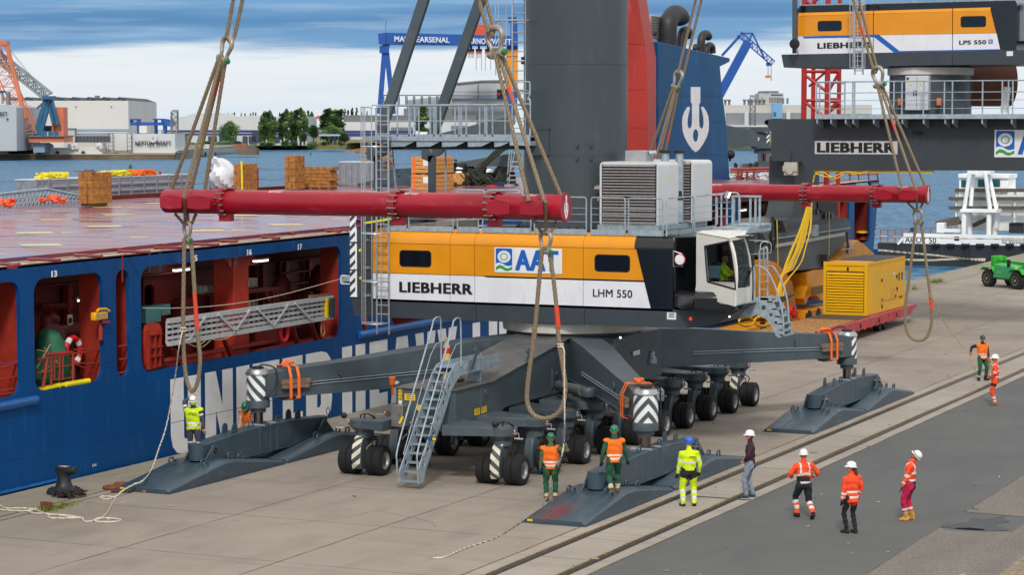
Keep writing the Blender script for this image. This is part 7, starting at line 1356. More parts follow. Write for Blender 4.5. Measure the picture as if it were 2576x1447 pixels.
# ================================================================ barge moored beyond the quay
BY=192.0; bq=lambda u,v,y=BY: atY(M4(u,v),y)
bg_=thing('barge','white and black work barge with wheelhouse and white tripod moored at the right','barge',(-48,200,-2)); bw=mat('barge_white',(240,242,242),.5,0,.1,.6); bk=mat('barge_black',(40,44,50),.55,0,.2,.8)
xb0,xb1=bq(1085,700).x,bq(2700,700).x; zd=bq(1600,640).z; zw_=bq(1600,558).z
MB().box(xb0,xb1,BY,BY+9,-3.0,zd).build('hull',bk,bg_); MB().box(bq(1295,600).x,xb1,BY-.03,BY+.3,zd,zw_).build('bulwark',bw,bg_); MB().box(xb0,xb1,BY-.0,BY+9,zd-.02,zd+.06).build('deck',mat('barge_deck',(112,118,124),.6,0,.15,.5),bg_)
mb=MB();
for k in range(6): u=1200+k*200; a=bq(u,720); MB().box(a.x,a.x+.25,BY-.1,BY,-1.5,zd-.1).build('fender_rib',bk,bg_)
for u in range(1560,2300,120): a=bq(u,655); MB().lathe(a+Vector((0,-.1,0)),[(.35,0),(.35,.2)],14,(0,0,1)).build('tyre_fender',rubber,bg_)
a,b=bq(1308,628),bq(1562,585); text('AHOY 50',a+Vector((0,-.05,0)),UX,UZ,b.x-a.x,b.z-a.z,black_t,bg_,.012)
a,b=bq(2098,610),bq(2285,592); text('DORDRECHT',a+Vector((0,-.05,0)),UX,UZ,b.x-a.x,b.z-a.z,black_t,bg_,.012); a,b=bq(2098,636),bq(2295,619); text('NL 02334509',a+Vector((0,-.05,0)),UX,UZ,b.x-a.x,b.z-a.z,black_t,bg_,.012)
a,b=bq(1708,612),bq(1748,580); MB().box(a.x,b.x,BY-.04,BY-.02,a.z,b.z).build('hull_opening',hose,bg_); MB().lathe(bq(1805,607)+Vector((0,-.04,0)),[(.2,0),(.36,0),(.36,.05),(.2,.05)],16,(0,-1,0)).build('fairlead',bw,bg_)
D2=BY+4; d2q=lambda u,v,y=D2: atY(M4(u,v),y)
def bbox(nm,p,q,y,dp,m,par=None): a,b=atY(M4(*p),y),atY(M4(*q),y); return MB().box(a.x,b.x,y,y+dp,a.z,b.z).build(nm,m,par or bg_,bevel=.03)
wh_=bbox('wheelhouse',(1745,198),(2145,82),D2,3,bw); bbox('wheelhouse_roof',(1738,102),(2150,72),D2-.2,3.4,bw)
for p,q in (((1762,178),(1805,118)),((1898,175),(1985,115)),((2005,175),(2080,115))): bbox('window',p,q,D2-.03,.05,mat('barge_glass',(30,92,96),.1,0,.1))
bbox('deckhouse',(1730,525),(2600,205),D2+.4,3,bw); bbox('deckhouse_lower',(1562,548),(1625,468),D2-2,1.5,bw); bbox('deck_box',(1620,545),(1760,520),D2-2,1.5,bw)
bw3=mat('barge_beam',(92,84,76),.8,0,.2,3)
for y0 in (202,270,345): a,b=d2q(1665 if y0>210 else 1715,y0,D2-.6),d2q(2700,y0,D2-.6); mb=MB(); mb.bar(a,b,.3,.3); mb.build('timber_beam',bw3,bg_)
for p,q in (((1560,468),(1745,430)),((1600,492),(1770,460)),((1860,490),(2000,425))): mb=MB(); mb.bar(d2q(*p,D2-1),d2q(*q,D2-1),.35,.35); mb.build('timber_beam',bw3,bg_)
for u in (1725,2062,2198): a,b=d2q(u-8,340,D2-.5),d2q(u+8,200,D2-.5); MB().box(a.x,b.x,D2-.5,D2-.1,d2q(u,510,D2-.5).z,b.z).build('support_post',bw,bg_)
TYb=BY+1.5; tq=lambda u,v,y=TYb: atY(M4(u,v),y)
tp=thing('white_tripod','white tubular lifting frame standing on the barge deck','frame',tq(1910,560));
for p,q,y in (((1835,55),(1785,372),TYb),((1862,60),(1842,330),TYb+1.2),((1958,55),(2000,372),TYb),((1985,60),(2050,352),TYb+1.2)): mb=MB(); mb.cyl(tq(*q,y),tq(*p,y),.17,n=14); mb.build('leg',bw,tp)
a,b=tq(1765,378),tq(2060,340); MB().box(a.x,b.x,TYb-.4,TYb+1.6,a.z,a.z+.25).build('frame_plate',bw,tp)
a,b=tq(1815,100),tq(2005,58); MB().box(a.x,b.x,TYb-.1,TYb+1.3,a.z+.3,b.z+.6).build('head_plate',bw,tp)
for u,y in ((1788,TYb),(1835,TYb+1.2),(1990,TYb),(2040,TYb+1.2)): a=tq(u,375,y); mb=MB(); mb.cyl((a.x,y,zd),(a.x,y,a.z),.22,n=12); mb.build('column',bw,tp)
rp=mat('rail_rust',(150,92,80),.6,0,.2)
for k in range(11): u=1110+k*58; y=BY+5.5-k*.0; a=atY(M4(u,545-k*8),BY+.5+k*.6); MB().cyl((a.x,a.y,zd),(a.x,a.y,zd+1.1),.06,n=6).build('rail_post',rp,bg_)
a,b=atY(M4(1110,545),BY+.5),atY(M4(1690,465),BY+6.5);
for z in (1.1,.6): mb=MB(); mb.tube([(a.x,a.y,zd+z),(b.x,b.y,zd+z)],.03,5); mb.build('rail_line',rp,bg_)
bbox('deck_winch',(2150,550),(2265,470),BY+2,2,mat('winch_black',(40,44,48),.6))
bbox('fender_pile',(1350,540),(1375,505),BY+2,.5,bk)
mb=MB(); mb.bar(bq(1250,640),bq(1300,585),.2); mb.build('bulwark_stay',bw,bg_)
mb=MB(); mb.bar(tq(2050,425),tq(2330,430),.1); mb.bar(tq(2050,440),tq(2330,445),.08); mb.build('pipe_rail',galv,bg_,sep=True)
def mrope(P,r,lab): tag(MB().tube(smoothline(P,8),r,8,lobes=3,twist=5).build('mooring_rope',ropew),lab,'rope','mooring ropes')
q=atZ(M4(1950,775),.3)
mrope([atX(M4(1085,690),-38.5),atY(M4(1450,722),150),atY(M4(1720,750),158),q],.07,'upper pale mooring rope from the ship stern to the quay edge by the green vehicle')
mrope([atY(M4(1250,765),140),atY(M4(1500,772),148),atY(M4(1720,762),158),q+Vector((0,.2,.1))],.07,'lower pale mooring rope reaching the quay edge by the green vehicle')
mrope([atX(M4(1085,575),-38.3),atY(M4(1500,588),170),atY(M4(2274,603),185)],.05,'long white rope stretched across the barge side over its black letters')
# ================================================================ people
skin=mat('skin',(196,140,112),.55,0,.06,8); skin_d=mat('skin_tan',(160,106,80),.55,0,.06,8); cl=lambda nm,c,r=.85: mat('cloth_'+nm,c,r,0,.22,7,.25,60)
refl=mat('reflective_band',(214,216,212),.45,0,.06); orange_v=cl('vest_orange',(250,112,20)); redor=cl('hivis_red_orange',(252,78,34)); lime=cl('hivis_lime',(206,236,30)); limev=cl('vest_lime',(196,222,24))
greenc=cl('dark_green',(22,84,58)); navy=cl('navy',(30,34,48)); blackc=cl('black',(28,27,30)); greyc=cl('grey_overall',(70,72,86)); maroon=cl('maroon',(58,26,36)); jeans=cl('grey_jeans',(128,140,154)); shirt=cl('blue_shirt',(110,150,184)); crims=cl('crimson_trousers',(184,18,66)); olive=cl('olive_sleeve',(84,100,58)); greyt=cl('grey_tshirt',(132,132,146)); boot=cl('boot_black',(30,28,28)); bootb=cl('boot_brown',(96,74,54)); tan=cl('boot_tan',(196,142,62)); glove=cl('glove_dark',(44,44,50)); gloveb=cl('glove_blue',(30,70,150)); gloveo=cl('glove_orange',(190,96,40)); beige=cl('gaiter_beige',(196,180,150))
hair_b=cl('hair_brown',(98,58,34)); hw_=mat('helmet_white',(234,236,236),.3,0,.03,coat=.3); hg=mat('helmet_green',(14,116,76),.3,0,.05,coat=.3); hb=mat('helmet_blue',(22,96,206),.3,0,.04,coat=.3); hk=mat('helmet_camo',(52,66,44),.4,0,.4,20)
def ik(a,c,l1,l2,pole):
 a,c=Vector(a),Vector(c); d=c-a; L_=min(d.length,(l1+l2)*.999); d.normalize(); c=a+d*L_
 x=(l1*l1-l2*l2+L_*L_)/(2*L_); h=math.sqrt(max(0,l1*l1-x*x)); p=Vector(pole); p=(p-d*p.dot(d)); p=p.normalized() if p.length>1e-6 else Vector((0,1,0))
 return a+d*x+p*h,c
def person(label,pos,rz,z=None,**k):
 g=k.get; sc=g('h',1.78)/1.78; t=thing('person',label,'person',(0,0,0));
 hipz=g('hipz',.93); lean=R(g('lean',0)); side=R(g('side',0)); tw=R(g('twist',0)); hip=Vector((g('hipx',0),g('hipy',0),hipz))
 Rt=Matrix.Rotation(tw,3,'Z')@Matrix.Rotation(-lean,3,'X')@Matrix.Rotation(side,3,'Y'); T=lambda x,y,zz: hip+Rt@Vector((x,y,zz))
 neck=T(0,.0,.56); headc=neck+Rt@Vector((0,.02,.0))+Vector((0,0,0)); Hr=Rt@Matrix.Rotation(R(g('hyaw',0)),3,'Z')@Matrix.Rotation(R(g('hpitch',0)),3,'X'); hc=neck+Hr@Vector((0,.025,.155))
 bones=[]; mb=MB()
 def seg(nm,pts,rad,n=14): bones.append((nm,[Vector(p) for p in pts],rad)); mb.tube(pts,rad,n)
 bulk=g('bulk',1.08)
 rows=[(-.10,.150,.105),(0,.165,.118),(.12,.158,.112),(.28,.178,.122),(.40,.192,.122),(.47,.170,.105),(.53,.085,.075),(.60,.058,.060)]
 if g('skirt'): rows[0]=(-.14,.185,.135); rows[1]=(0,.182,.132)
 n=20; vs=[]
 for zz,rx,ry in rows:
  e=bulk if zz<.5 else 1
  for i in range(n): a=2*PI*i/n; vs.append(T(rx*e*math.cos(a),ry*e*math.sin(a)+.01,zz))
 m=len(rows); mb.add(vs,[(i*n+j,i*n+(j+1)%n,(i+1)*n+(j+1)%n,(i+1)*n+j) for i in range(m-1) for j in range(n)]+[tuple(reversed(range(n))),tuple(range((m-1)*n,m*n))])
 bones.append(('torso',[T(0,0,-.10),T(0,0,.53)],.15)); bones.append(('neck',[T(0,0,.53),hc],.055)); mb.tube([T(0,0,.5),hc],.056,12)
 lr=g('leg',1.08)
 for s,nm in ((-1,'l'),(1,'r')):
  f=g(nm+'f',(s*.11,0,0,0)); fx,fy,fz=f[:3]; yw=R(f[3]) if len(f)>3 else 0; up=R(f[4]) if len(f)>4 else 0
  hp=hip+Matrix.Rotation(tw*.5,3,'Z')@Vector((s*.092,0,-.02)); kn,an=ik(hp,(fx,fy,fz+.10),.43,.415,(s*.12+math.sin(-yw)*.6,1,0))
  seg('thigh'+nm,[hp,hp.lerp(kn,.5),kn],[.098*lr,.086*lr,.064*lr]); seg('shin'+nm,[kn,kn.lerp(an,.35),an],[.064*lr,.064*lr,.050*lr])
  fd=Vector((-math.sin(yw)*math.cos(up),math.cos(yw)*math.cos(up),-math.sin(up))); nn=Vector((0,0,1)); hl=an-fd*.06-Vector((0,0,.055)); seg('foot'+nm,[hl,an+fd*.06-Vector((0,0,.052)),an+fd*.17-Vector((0,0,.064))],[.048,.050,.036],12)
  sh=T(s*.185*min(bulk,1.06),0,.46); h=g(nm+'h',(s*.30,.02,.80)); el,wr=ik(sh,h,.29,.26,g(nm+'e',(s*.5,-.8,-.2)))
  ar=g('arm',1.14); seg('uarm'+nm,[T(s*.12,0,.46),sh,sh.lerp(el,.5),el],[.062*ar,.064*ar,.054*ar,.045*ar]); seg('farm'+nm,[el,el.lerp(wr,.4),wr],[.045*ar,.044*ar,.032*ar])
  hd=g(nm+'hand',(wr-el).normalized()); hd=Vector(hd).normalized(); sd=hd.cross(Vector((0,1,.2))).normalized(); pn=sd.cross(hd).normalized(); hm=MB(); cu=g(nm+'curl',.5)
  hm.bar(wr-hd*.01,wr+hd*.09,.078,.030,pn)
  for q,ln in ((-.029,.070),(-.010,.080),(.010,.076),(.028,.058)):
   b=wr+hd*.085+sd*q; p1=b+(hd*math.cos(cu*.6)+pn*math.sin(cu*.6))*ln*.45; p2=p1+(hd*math.cos(cu*1.4)+pn*math.sin(cu*1.4))*ln*.33; p3=p2+(hd*math.cos(cu*2.2)+pn*math.sin(cu*2.2))*ln*.25; hm.tube([b,p1,p2,p3],[.0105,.010,.009,.007],7)
  b=wr+hd*.03+sd*(-s*.036); hm.tube([b,b+(sd*-s*.7+hd*.8+pn*.3).normalized()*.035,b+(sd*-s*.4+hd*1+pn*.5).normalized()*.065],[.013,.011,.009],7)
  g_=g(nm+'hand_ref'); k['_h'+nm]=hm; k['_w'+nm]=(wr,hd)
 me=bpy.data.meshes.new('body'); me.from_pydata(mb.v,[],mb.f); bm=bmesh.new(); bm.from_mesh(me); bmesh.ops.recalc_face_normals(bm,faces=bm.faces); bm.to_mesh(me); bm.free()
 ob=bpy.data.objects.new('body',me); COL.objects.link(ob); r=ob.modifiers.new('r','REMESH'); r.mode='VOXEL'; r.voxel_size=.0165; q=ob.modifiers.new('s','SMOOTH'); q.factor=.5; q.iterations=3
 dg=bpy.context.evaluated_depsgraph_get(); nm_=bpy.data.meshes.new_from_object(ob.evaluated_get(dg)); bpy.data.objects.remove(ob)
 vs=[v.co.copy() for v in nm_.vertices]; rnd=random.Random(len(label))
 for i,v in enumerate(nm_.vertices):
  vs[i]=vs[i]+v.normal*(.006*math.sin(38*v.co.z+9*v.co.x+5*math.sin(11*v.co.y))*(1 if v.co.z<1.5 else 0)+g('puff',.004))
 zones=g('zones'); MM=[];
 def mi(m):
  if m not in MM: MM.append(m)
  return MM.index(m)
 fs=[tuple(p.vertices) for p in nm_.polygons]; cs=[p.center.copy() for p in nm_.polygons]; ns=[p.normal.copy() for p in nm_.polygons]; zone=[]
 for c in cs:
  best=None
  for nm,pts,rad in bones:
   d0=1e9;tt=0;acc=0;tot=sum((b-a).length for a,b in zip(pts,pts[1:]))
   for i,(a,b) in enumerate(zip(pts,pts[1:])):
    ab=b-a; u=max(0,min(1,(c-a).dot(ab)/ab.length_squared)); d=(c-(a+ab*u)).length-(rad if not isinstance(rad,list) else rad[i]+(rad[i+1]-rad[i])*u)
    if d<d0: d0=d; tt=(acc+u*ab.length)/tot
    acc+=ab.length
   if best is None or d0<best[0]: best=(d0,nm,tt)
  zone.append(best[1:])
 mis=[]
 for (nm,tt),c,nv in zip(zone,cs,ns):
  key=nm if nm in zones else nm.rstrip('lr') if nm not in('torso','neck') else nm
  z_=zones.get(nm) or zones.get(nm[:-1]) or zones['torso']
  mm=z_ if not isinstance(z_,list) else next((m_ for t1,m_ in z_ if tt<=t1),z_[-1][1])
  if callable(mm): mm=mm(Rt.inverted()@(c-hip),nv)
  mis.append(mi(mm))
 bd=MB(); bd.v=list(vs); bd.f=list(fs); bd.mi=list(mis); hs=g('skin',skin)
 hm=MB(); hm.ball((0,0,0),.078,.098,.118,20,14)
 for i,v in enumerate(hm.v):
  if v.z<-.02: kx=1-.9*min(1,(-v.z-.02)/.1)**1.6*.42; v.x*=kx; v.y=v.y*kx+.018*min(1,(-v.z)/.1)
  if v.y>.06 and abs(v.z)<.035 : v.y-=.006
 hm.tube([(0,.088,.022),(0,.112,-.018),(0,.104,-.03)],[.008,.014,.012],8); hm.tube([(-.02,.092,-.058),(0,.099,-.056),(.02,.092,-.058)],[.004,.007,.004],6)
 for s in (-1,1): hm.ball((s*.078,-.008,0),.012,.024,.034,8,6)
 ip=mi(hs); bd.add([hc+Hr@v for v in hm.v],hm.f,ip)
 em=mi(blackc); ey=MB(); [ey.ball((s*.03,.089,.02),.009,.006,.006,8,5) for s in (-1,1)]; bd.add([hc+Hr@v for v in ey.v],ey.f,em)
 for nm in 'lr':
  h=k['_h'+nm]; bd.add(h.v,h.f,mi(g('gloves') or hs))
 kk=sc; bd.v=[v*kk for v in bd.v]; body=bd.build('body',MM,t,local=True,smooth=False); body.data.polygons.foreach_set('use_smooth',[True]*len(body.data.polygons))
 if g('vest'):
  inside=lambda i:(zone[i][0]=='torso' and .05<zone[i][1]<.955) or (zone[i][0][:4]=='uarm' and zone[i][1]<.26)
  vm,mk=MB(),{}
  use=[i for i in range(len(fs)) if inside(i)]
  vn=[v.normal.copy() for v in nm_.vertices]
  for i in use:
   f=[]
   for a in fs[i]:
    if a not in mk: mk[a]=len(vm.v); vm.v.append((vs[a]+vn[a]*.026)*kk)
    f.append(mk[a])
   vm.f.append(tuple(f)); u=zone[i][1] if zone[i][0]=='torso' else .9; vm.mi.append(1 if (.16<u<.235 or .31<u<.385) and not g('plainvest') else 0)
  vo=vm.build('vest',[g('vest'),refl],t,local=True,smooth=False); vo.data.polygons.foreach_set('use_smooth',[True]*len(vo.data.polygons)); s_=vo.modifiers.new('t','SOLIDIFY'); s_.thickness=.008
 bpy.data.meshes.remove(nm_)
 hel=g('helmet')
 if hel:
  em=MB(); n=26; rows=[]
  prof=[(1.0,.0),(1.02,.018),(.99,.05),(.9,.085),(.72,.112),(.45,.13),(.18,.137),(.01,.138)]; vs2=[]
  for r_,zz in prof:
   for i in range(n):
    a=2*PI*i/n; vs2.append(Vector((.103*r_*math.cos(a),.124*r_*math.sin(a)+.0,zz)))
  em.add(vs2,[(i*n+j,i*n+(j+1)%n,(i+1)*n+(j+1)%n,(i+1)*n+j) for i in range(len(prof)-1) for j in range(n)]+[tuple(range((len(prof)-1)*n,len(prof)*n)),tuple(reversed(range(n)))])
  bw_=g('brim',.018); vs2=[]
  for zz,r_ in ((0,1.0),(-.004,1.0+bw_/.1),(.006,1.0+bw_/.1),(.014,1.0)):
   for i in range(n):
    a=2*PI*i/n; e=1+(.16 if math.sin(a)>.35 and r_>1 else 0)*(math.sin(a)-.35)*1.5; vs2.append(Vector((.103*r_*math.cos(a),.124*r_*math.sin(a)*e,zz-(.012 if e>1.05 else 0))))
  em.add(vs2,[(i*n+j,i*n+(j+1)%n,((i+1)%4)*n+(j+1)%n,((i+1)%4)*n+j) for i in range(4) for j in range(n)])
  em.bar((-.012,-.02,.137),(.012,-.02,.137),.16,.006,(0,0,1)) if False else None
  tilt=Matrix.Rotation(R(g('htilt',4)),3,'X'); ho=MB(); ho.add([(hc+Hr@(tilt@v+Vector((0,-.004,.028))))*kk for v in em.v],em.f); o=ho.build('helmet',hel,t,local=True)
  if g('strap2'):
   sm=MB(); ring=[Vector((.1055*math.cos(2*PI*i/24),.127*math.sin(2*PI*i/24),.028)) for i in range(24)]; sm.tube([(hc+Hr@(v+Vector((0,-.004,.028))))*kk for v in ring],.009,5,True); sm.build('helmet_band',g('strap2'),o,local=True)
 if g('flap'): fm=MB(); A_=[(hc+Hr@Vector((.1*math.cos(R(a)),.11*math.sin(R(a)),.04)))*kk for a in range(190,355,15)]; B_=[(hc+Hr@Vector((.10*math.cos(R(a)),.115*math.sin(R(a))-.02,-.07)))*kk for a in range(190,355,15)]; n=len(A_); fm.add(A_+B_,[(i,i+1,n+i+1,n+i) for i in range(n-1)]); o=fm.build('neck_flap',g('flap'),t,local=True); s_=o.modifiers.new('t','SOLIDIFY'); s_.thickness=.006
 if g('hair'):
  hm=MB(); hm.ball((0,-.014,.012),.084,.098,.108,16,10)
  hv=[(hc+Hr@v)*kk for v in hm.v]; hm2=MB(); hm2.add(hv,hm.f)
  if g('long'): hm2.tube([(hc+Hr@Vector(p))*kk for p in ((0,-.08,-.02),(.03,-.11,-.12),(.05,-.12,-.22),(.05,-.11,-.30))],[.06,.05,.035,.012],8)
  o=hm2.build('hair',g('hair'),t,local=True)
  for v in o.data.vertices: pass
 for txt,(tx,ty,w_,h_),m_ in g('prints',[]):
  o=Rt@Vector((-tx,0,0)); base_=T(w_/2+tx,-.118*bulk-.034,ty)*kk; u=Rt@Vector((-1,0,0)); text(txt,base_,u,Rt@Vector((0,0,1)),w_*kk,h_*kk,m_,t,.02,name='back_print')
 t.location=Vector((pos[0],pos[1],pos[2])); t.rotation_euler=(0,0,rz)
 k['w']={n:t.matrix_basis@(k['_w'+n][0]*kk) for n in 'lr'}
 M_=Matrix.Translation(t.location)@Matrix.Rotation(rz,4,'Z'); t['_']=0; del t['_']
 return {n:M_@((k['_w'+n][0]+k['_w'+n][1]*.06)*kk) for n in 'lr'}
AW=YAW
def inv(pos,rz,p): return Matrix.Rotation(-rz,3,'Z')@(Vector(p)-Vector(pos))     # world point in a person's own frame
SLV=lambda c,hand=None:{'uarm':[(1,c)],'farm':[(.9,c),(1,hand or c)]}
def zz(torso,arm,leg,foot,shin=None,neckm=None): return {'torso':torso,'neck':neckm or skin,'uarm':arm[0],'farm':arm[1],'thigh':leg,'shin':shin or leg,'foot':foot}
p=atZ((487,1157),.5); p.z=.5; rz=AW-.05; hd=inv(p,rz,atY((484,1000),54.6))
person('worker in lime vest and white helmet on the pad, reaching up to the hanging loop',p,rz,lh=hd,le=(-1,0,.2),rh=(.30,.06,.80),lf=(-.09,.02,0,8),rf=(.10,-.02,0,-8),zones=zz(greyc,([(.45,greyc),(.6,refl),(1,greyc)],[(1,greyc)]),[(.1,limev),(1,greyc)],boot,[(.12,refl),(1,greyc)]),vest=limev,helmet=hw_,strap2=blackc,flap=limev,hpitch=14,lcurl=1.2,prints=[('LIFT',(0,.33,.20,.08),black_t)])
p=Vector((-35.15,58.6,.0)); q=atY((628,1040),58.6)
person('worker in green helmet and orange vest bending over the jack at the ship side',Vector((q.x,58.6,max(0,q.z-1.62))),AW+PI-.25,lean=22,hpitch=-30,lh=(-.18,.42,.85),rh=(.16,.42,.85),zones=zz(greyt,([(.55,greyt),(1,skin)],[(1,skin)]),greenc,boot),vest=orange_v,helmet=hg)
p=atZ((1385,1262)); rz=AW; hd=inv(p,rz,atY((1421,1114),p.y-.05))
w3=person('worker with green helmet and orange vest pulling the white tag line with a raised arm',p,rz,rh=hd,re=(.8,-.3,-.6),lh=(-.27,.1,.82),lf=(-.1,0,0,10),rf=(.12,.04,0,-10),zones=zz(olive,([(1,olive)],[(1,olive)]),greenc,bootb,[(.74,greenc),(.92,beige),(1,bootb)]),vest=orange_v,helmet=hg,strap2=hk,gloves=gloveb,rcurl=1.3,twist=-6)
p=atZ((1545,1243),.47); p.z=.46
person('worker in green helmet, orange vest and green clothes walking across the near pad',p,AW+.1,lf=(-.10,-.22,.06,4,-35),rf=(.12,.20,.0,-4),hipz=.89,lh=(-.32,.05,.83),rh=(.36,.16,.84),zones=zz(greenc,([(1,greenc)],[(1,greenc)]),greenc,bootb,[(.66,greenc),(.95,beige),(1,bootb)]),vest=orange_v,helmet=hg,gloves=glove,arm=1.12,hyaw=-12,leg=1.1,lean=3)
p=atZ((1733,1275))
def t5(c,n): return blackc if c.z<.02 else (refl if .20<c.z<.255 or -.01<c.z<.0 else lime)
person('man in full lime hi-vis suit and blue helmet standing with his back turned',p,AW+.12,zones=zz([(1,t5)],([(.62,lime),(.78,refl),(1,lime)],[(.3,lime),(.5,refl),(1,lime)]),[(.34,blackc),(1,lime)],boot,[(.22,lime),(.42,refl),(.62,lime),(.85,refl),(1,lime)]),helmet=hb,gloves=glove,hyaw=28,lh=(-.30,.08,.78),rh=(.28,.10,.88),bulk=1.12,arm=1.2,leg=1.2,lf=(-.15,.0,0,20),rf=(.14,0,0,-15),prints=[('LIEBHERR',(.07,.36,.20,.04),black_t)])
p=atZ((1887,1253))
person('man in maroon jacket, blue shirt and grey jeans with white helmet, hand at his belt',p,AW+PI/2-.15,zones=zz([(1,lambda c,n: shirt if (n.y*0+c.y)>.075 and abs(c.x)<.085 else maroon)],([(1,maroon)],[(.95,maroon),(1,maroon)]),jeans,mat('shoe_blue',(36,52,78),.7),jeans,skin),helmet=hw_,brim=.022,lh=(-.10,.15,1.0),le=(-1,-.3,-.2),rh=(.26,-.02,.86),hair=hair_b,bulk=1.05,arm=1.15,lf=(-.09,.10,0,15),rf=(.1,-.08,0,-10),skirt=1)
p=atZ((2022,1305))
def t7(c,n): return refl if abs(c.z-(.27-.25*abs(c.x)))<.024 or abs(c.z-.04)<.024 or (abs(abs(c.x)-.115)<.02 and c.z>.27) else (blackc if c.z<.2-.6*max(0,c.x-.05) and c.x<.13 else redor)
person('man in red-orange jacket and navy trousers with orange shins walking away',p,AW+.25,lf=(-.10,.18,0,10),rf=(.13,-.30,.07,0,40),hipz=.87,lh=(-.24,.24,1.02),rh=(.26,.24,1.02),le=(-.8,-.5,-.3),re=(.8,-.5,-.3),zones=zz([(1,t7)],([(.45,redor),(1,redor)],[(.25,redor),(.45,refl),(1,redor)]),navy,boot,[(.16,navy),(.34,refl),(.5,redor),(.72,refl),(.97,redor),(1,boot)]),helmet=hw_,hyaw=-20,bulk=1.12,arm=1.22,leg=1.1,lean=4,gloves=None,skin=skin_d)
p=atZ((2142,1343))
def t8(c,n): return refl if abs(c.z-.13)<.024 or abs(c.z+.0)<.024 else redor
person('woman in red-orange jacket and black leggings with long hair under a white helmet',p,AW+.45,h=1.73,zones=zz([(1,t8)],([(1,redor)],[(.25,redor),(.42,refl),(.62,redor),(.78,refl),(1,redor)]),blackc,boot,blackc,redor),helmet=hw_,brim=.02,hyaw=50,hair=hair_b,long=1,lh=(-.27,.02,.83),rh=(.25,.12,.90),gloves=glove,bulk=1.10,arm=1.2,skirt=1,leg=.92,lf=(-.10,.06,0,30),rf=(.09,-.04,0,5))
p=atZ((2288,1310))
def t9(c,n): return refl if abs(c.z-.28)<.022 or abs(c.z-.10)<.022 or (abs(c.x-.10)<.02 and c.z>.28) or (abs(c.x+.10)<.02 and c.z>.28) else (blackc if c.z<.07 else redor)
person('man looking up, red-orange jacket, crimson trousers and tan boots, white helmet',p,AW+PI/2-.35,zones=zz([(1,t9)],([(.8,redor),(.98,refl),(1,redor)],[(.5,redor),(.68,refl),(1,redor)]),crims,tan,[(.45,crims),(.58,refl),(.66,crims),(1,tan)]),helmet=hw_,strap2=blackc,hpitch=42,lh=(-.28,.14,.86),rh=(.3,.02,.84),gloves=glove,bulk=1.14,arm=1.22,leg=1.16,skirt=1,skin=skin_d,lf=(-.12,.06,0,12),rf=(.13,-.05,0,-18),lean=-4)
p=atZ((2470,958)); rz=AW+PI+.35; hd=inv(p,rz,atD((2441,886),(p-CAMP).dot(FWD)))
w10=person('worker with dark helmet and orange vest holding the thin tag line at far right',p,rz,rh=hd,re=(.6,-.6,-.6),lh=(-.27,.06,.88),zones=zz(maroon,([(1,maroon)],[(1,maroon)]),greenc,boot,[(.7,greenc),(.85,refl),(1,boot)]),vest=orange_v,helmet=hk,gloves=gloveo,lf=(-.16,.0,0,18),rf=(.17,.03,0,-18),h=1.74,hyaw=-15,skin=skin)
p=atZ((2503,1020))
person('man in dirty red-orange coverall and white wide-brim helmet at the far rail',p,AW+PI/2-.2,zones=zz([(1,lambda c,n: refl if abs(c.z-.30)<.02 or abs(c.z-.08)<.02 or (abs(abs(c.x)-.1)<.02 and c.z>.3) else (blackc if c.z<.03 and c.y<0 else redor))],([(.7,redor),(.85,refl),(1,redor)],[(.4,redor),(.6,refl),(1,redor)]),[(.3,redor),(.55,blackc),(1,redor)],mat('shoe_lime',(96,104,30),.7),[(.45,redor),(.62,refl),(.75,redor),(.9,refl),(1,redor)]),helmet=hw_,brim=.05,lh=(-.14,.26,1.05),rh=(.22,.16,.95),gloves=glove,bulk=1.1,arm=1.15,leg=1.1)
person('bald driver in lime jacket seated inside the crane cab',SEATC+Vector((-.06,0,-.40)),-PI/2+.1,hipz=.50,lf=(-.12,.45,0,0),rf=(.12,.45,0,0),lh=(-.2,.42,.80),rh=(.2,.42,.80),zones=zz(lime,([(1,lime)],[(1,lime)]),navy,boot,navy),bulk=1.12,arm=1.25,hpitch=-8)
def trope(pts,r,m,label,n=6): tag(MB().tube(smoothline(pts,n),r,8,lobes=3,twist=9).build('tag_line',m),label,'rope')
kn=atY(CC(1275,400),54.55)
mb=MB()
trope([kn,atY(CC(1325,470),54.5),atY(CC(1330,900),54.4),atY(CC(1335,1440),54.2),w3['r'],w3['r']+Vector((-.05,-.05,-.4)),atZ(FF(590,480),.5),atZ(FF(450,765),.10),atZ(FF(250,910),.03),atZ((1250,1352),.02),atZ((1170,1380),.02),atZ((1120,1402),.02),atZ((1088,1405),.02)],.022,ropew,'white tag line from the middle loop through the worker hand along the quay')
mb=MB(); c=atY(CC(1275,395),54.6)
for dz_ in (-.03,.04): mb=MB(); mb.tube([c+Vector((.075*math.cos(t),.075*math.sin(t),dz_)) for t in [2*PI*i/14 for i in range(14)]],.02,6,True); o=mb.build('knot',ropew); tag(o,'white rope hitch tied round the middle hanging loop','knot','rope hitches')
q=atY(M1(1487,1330),54.55)
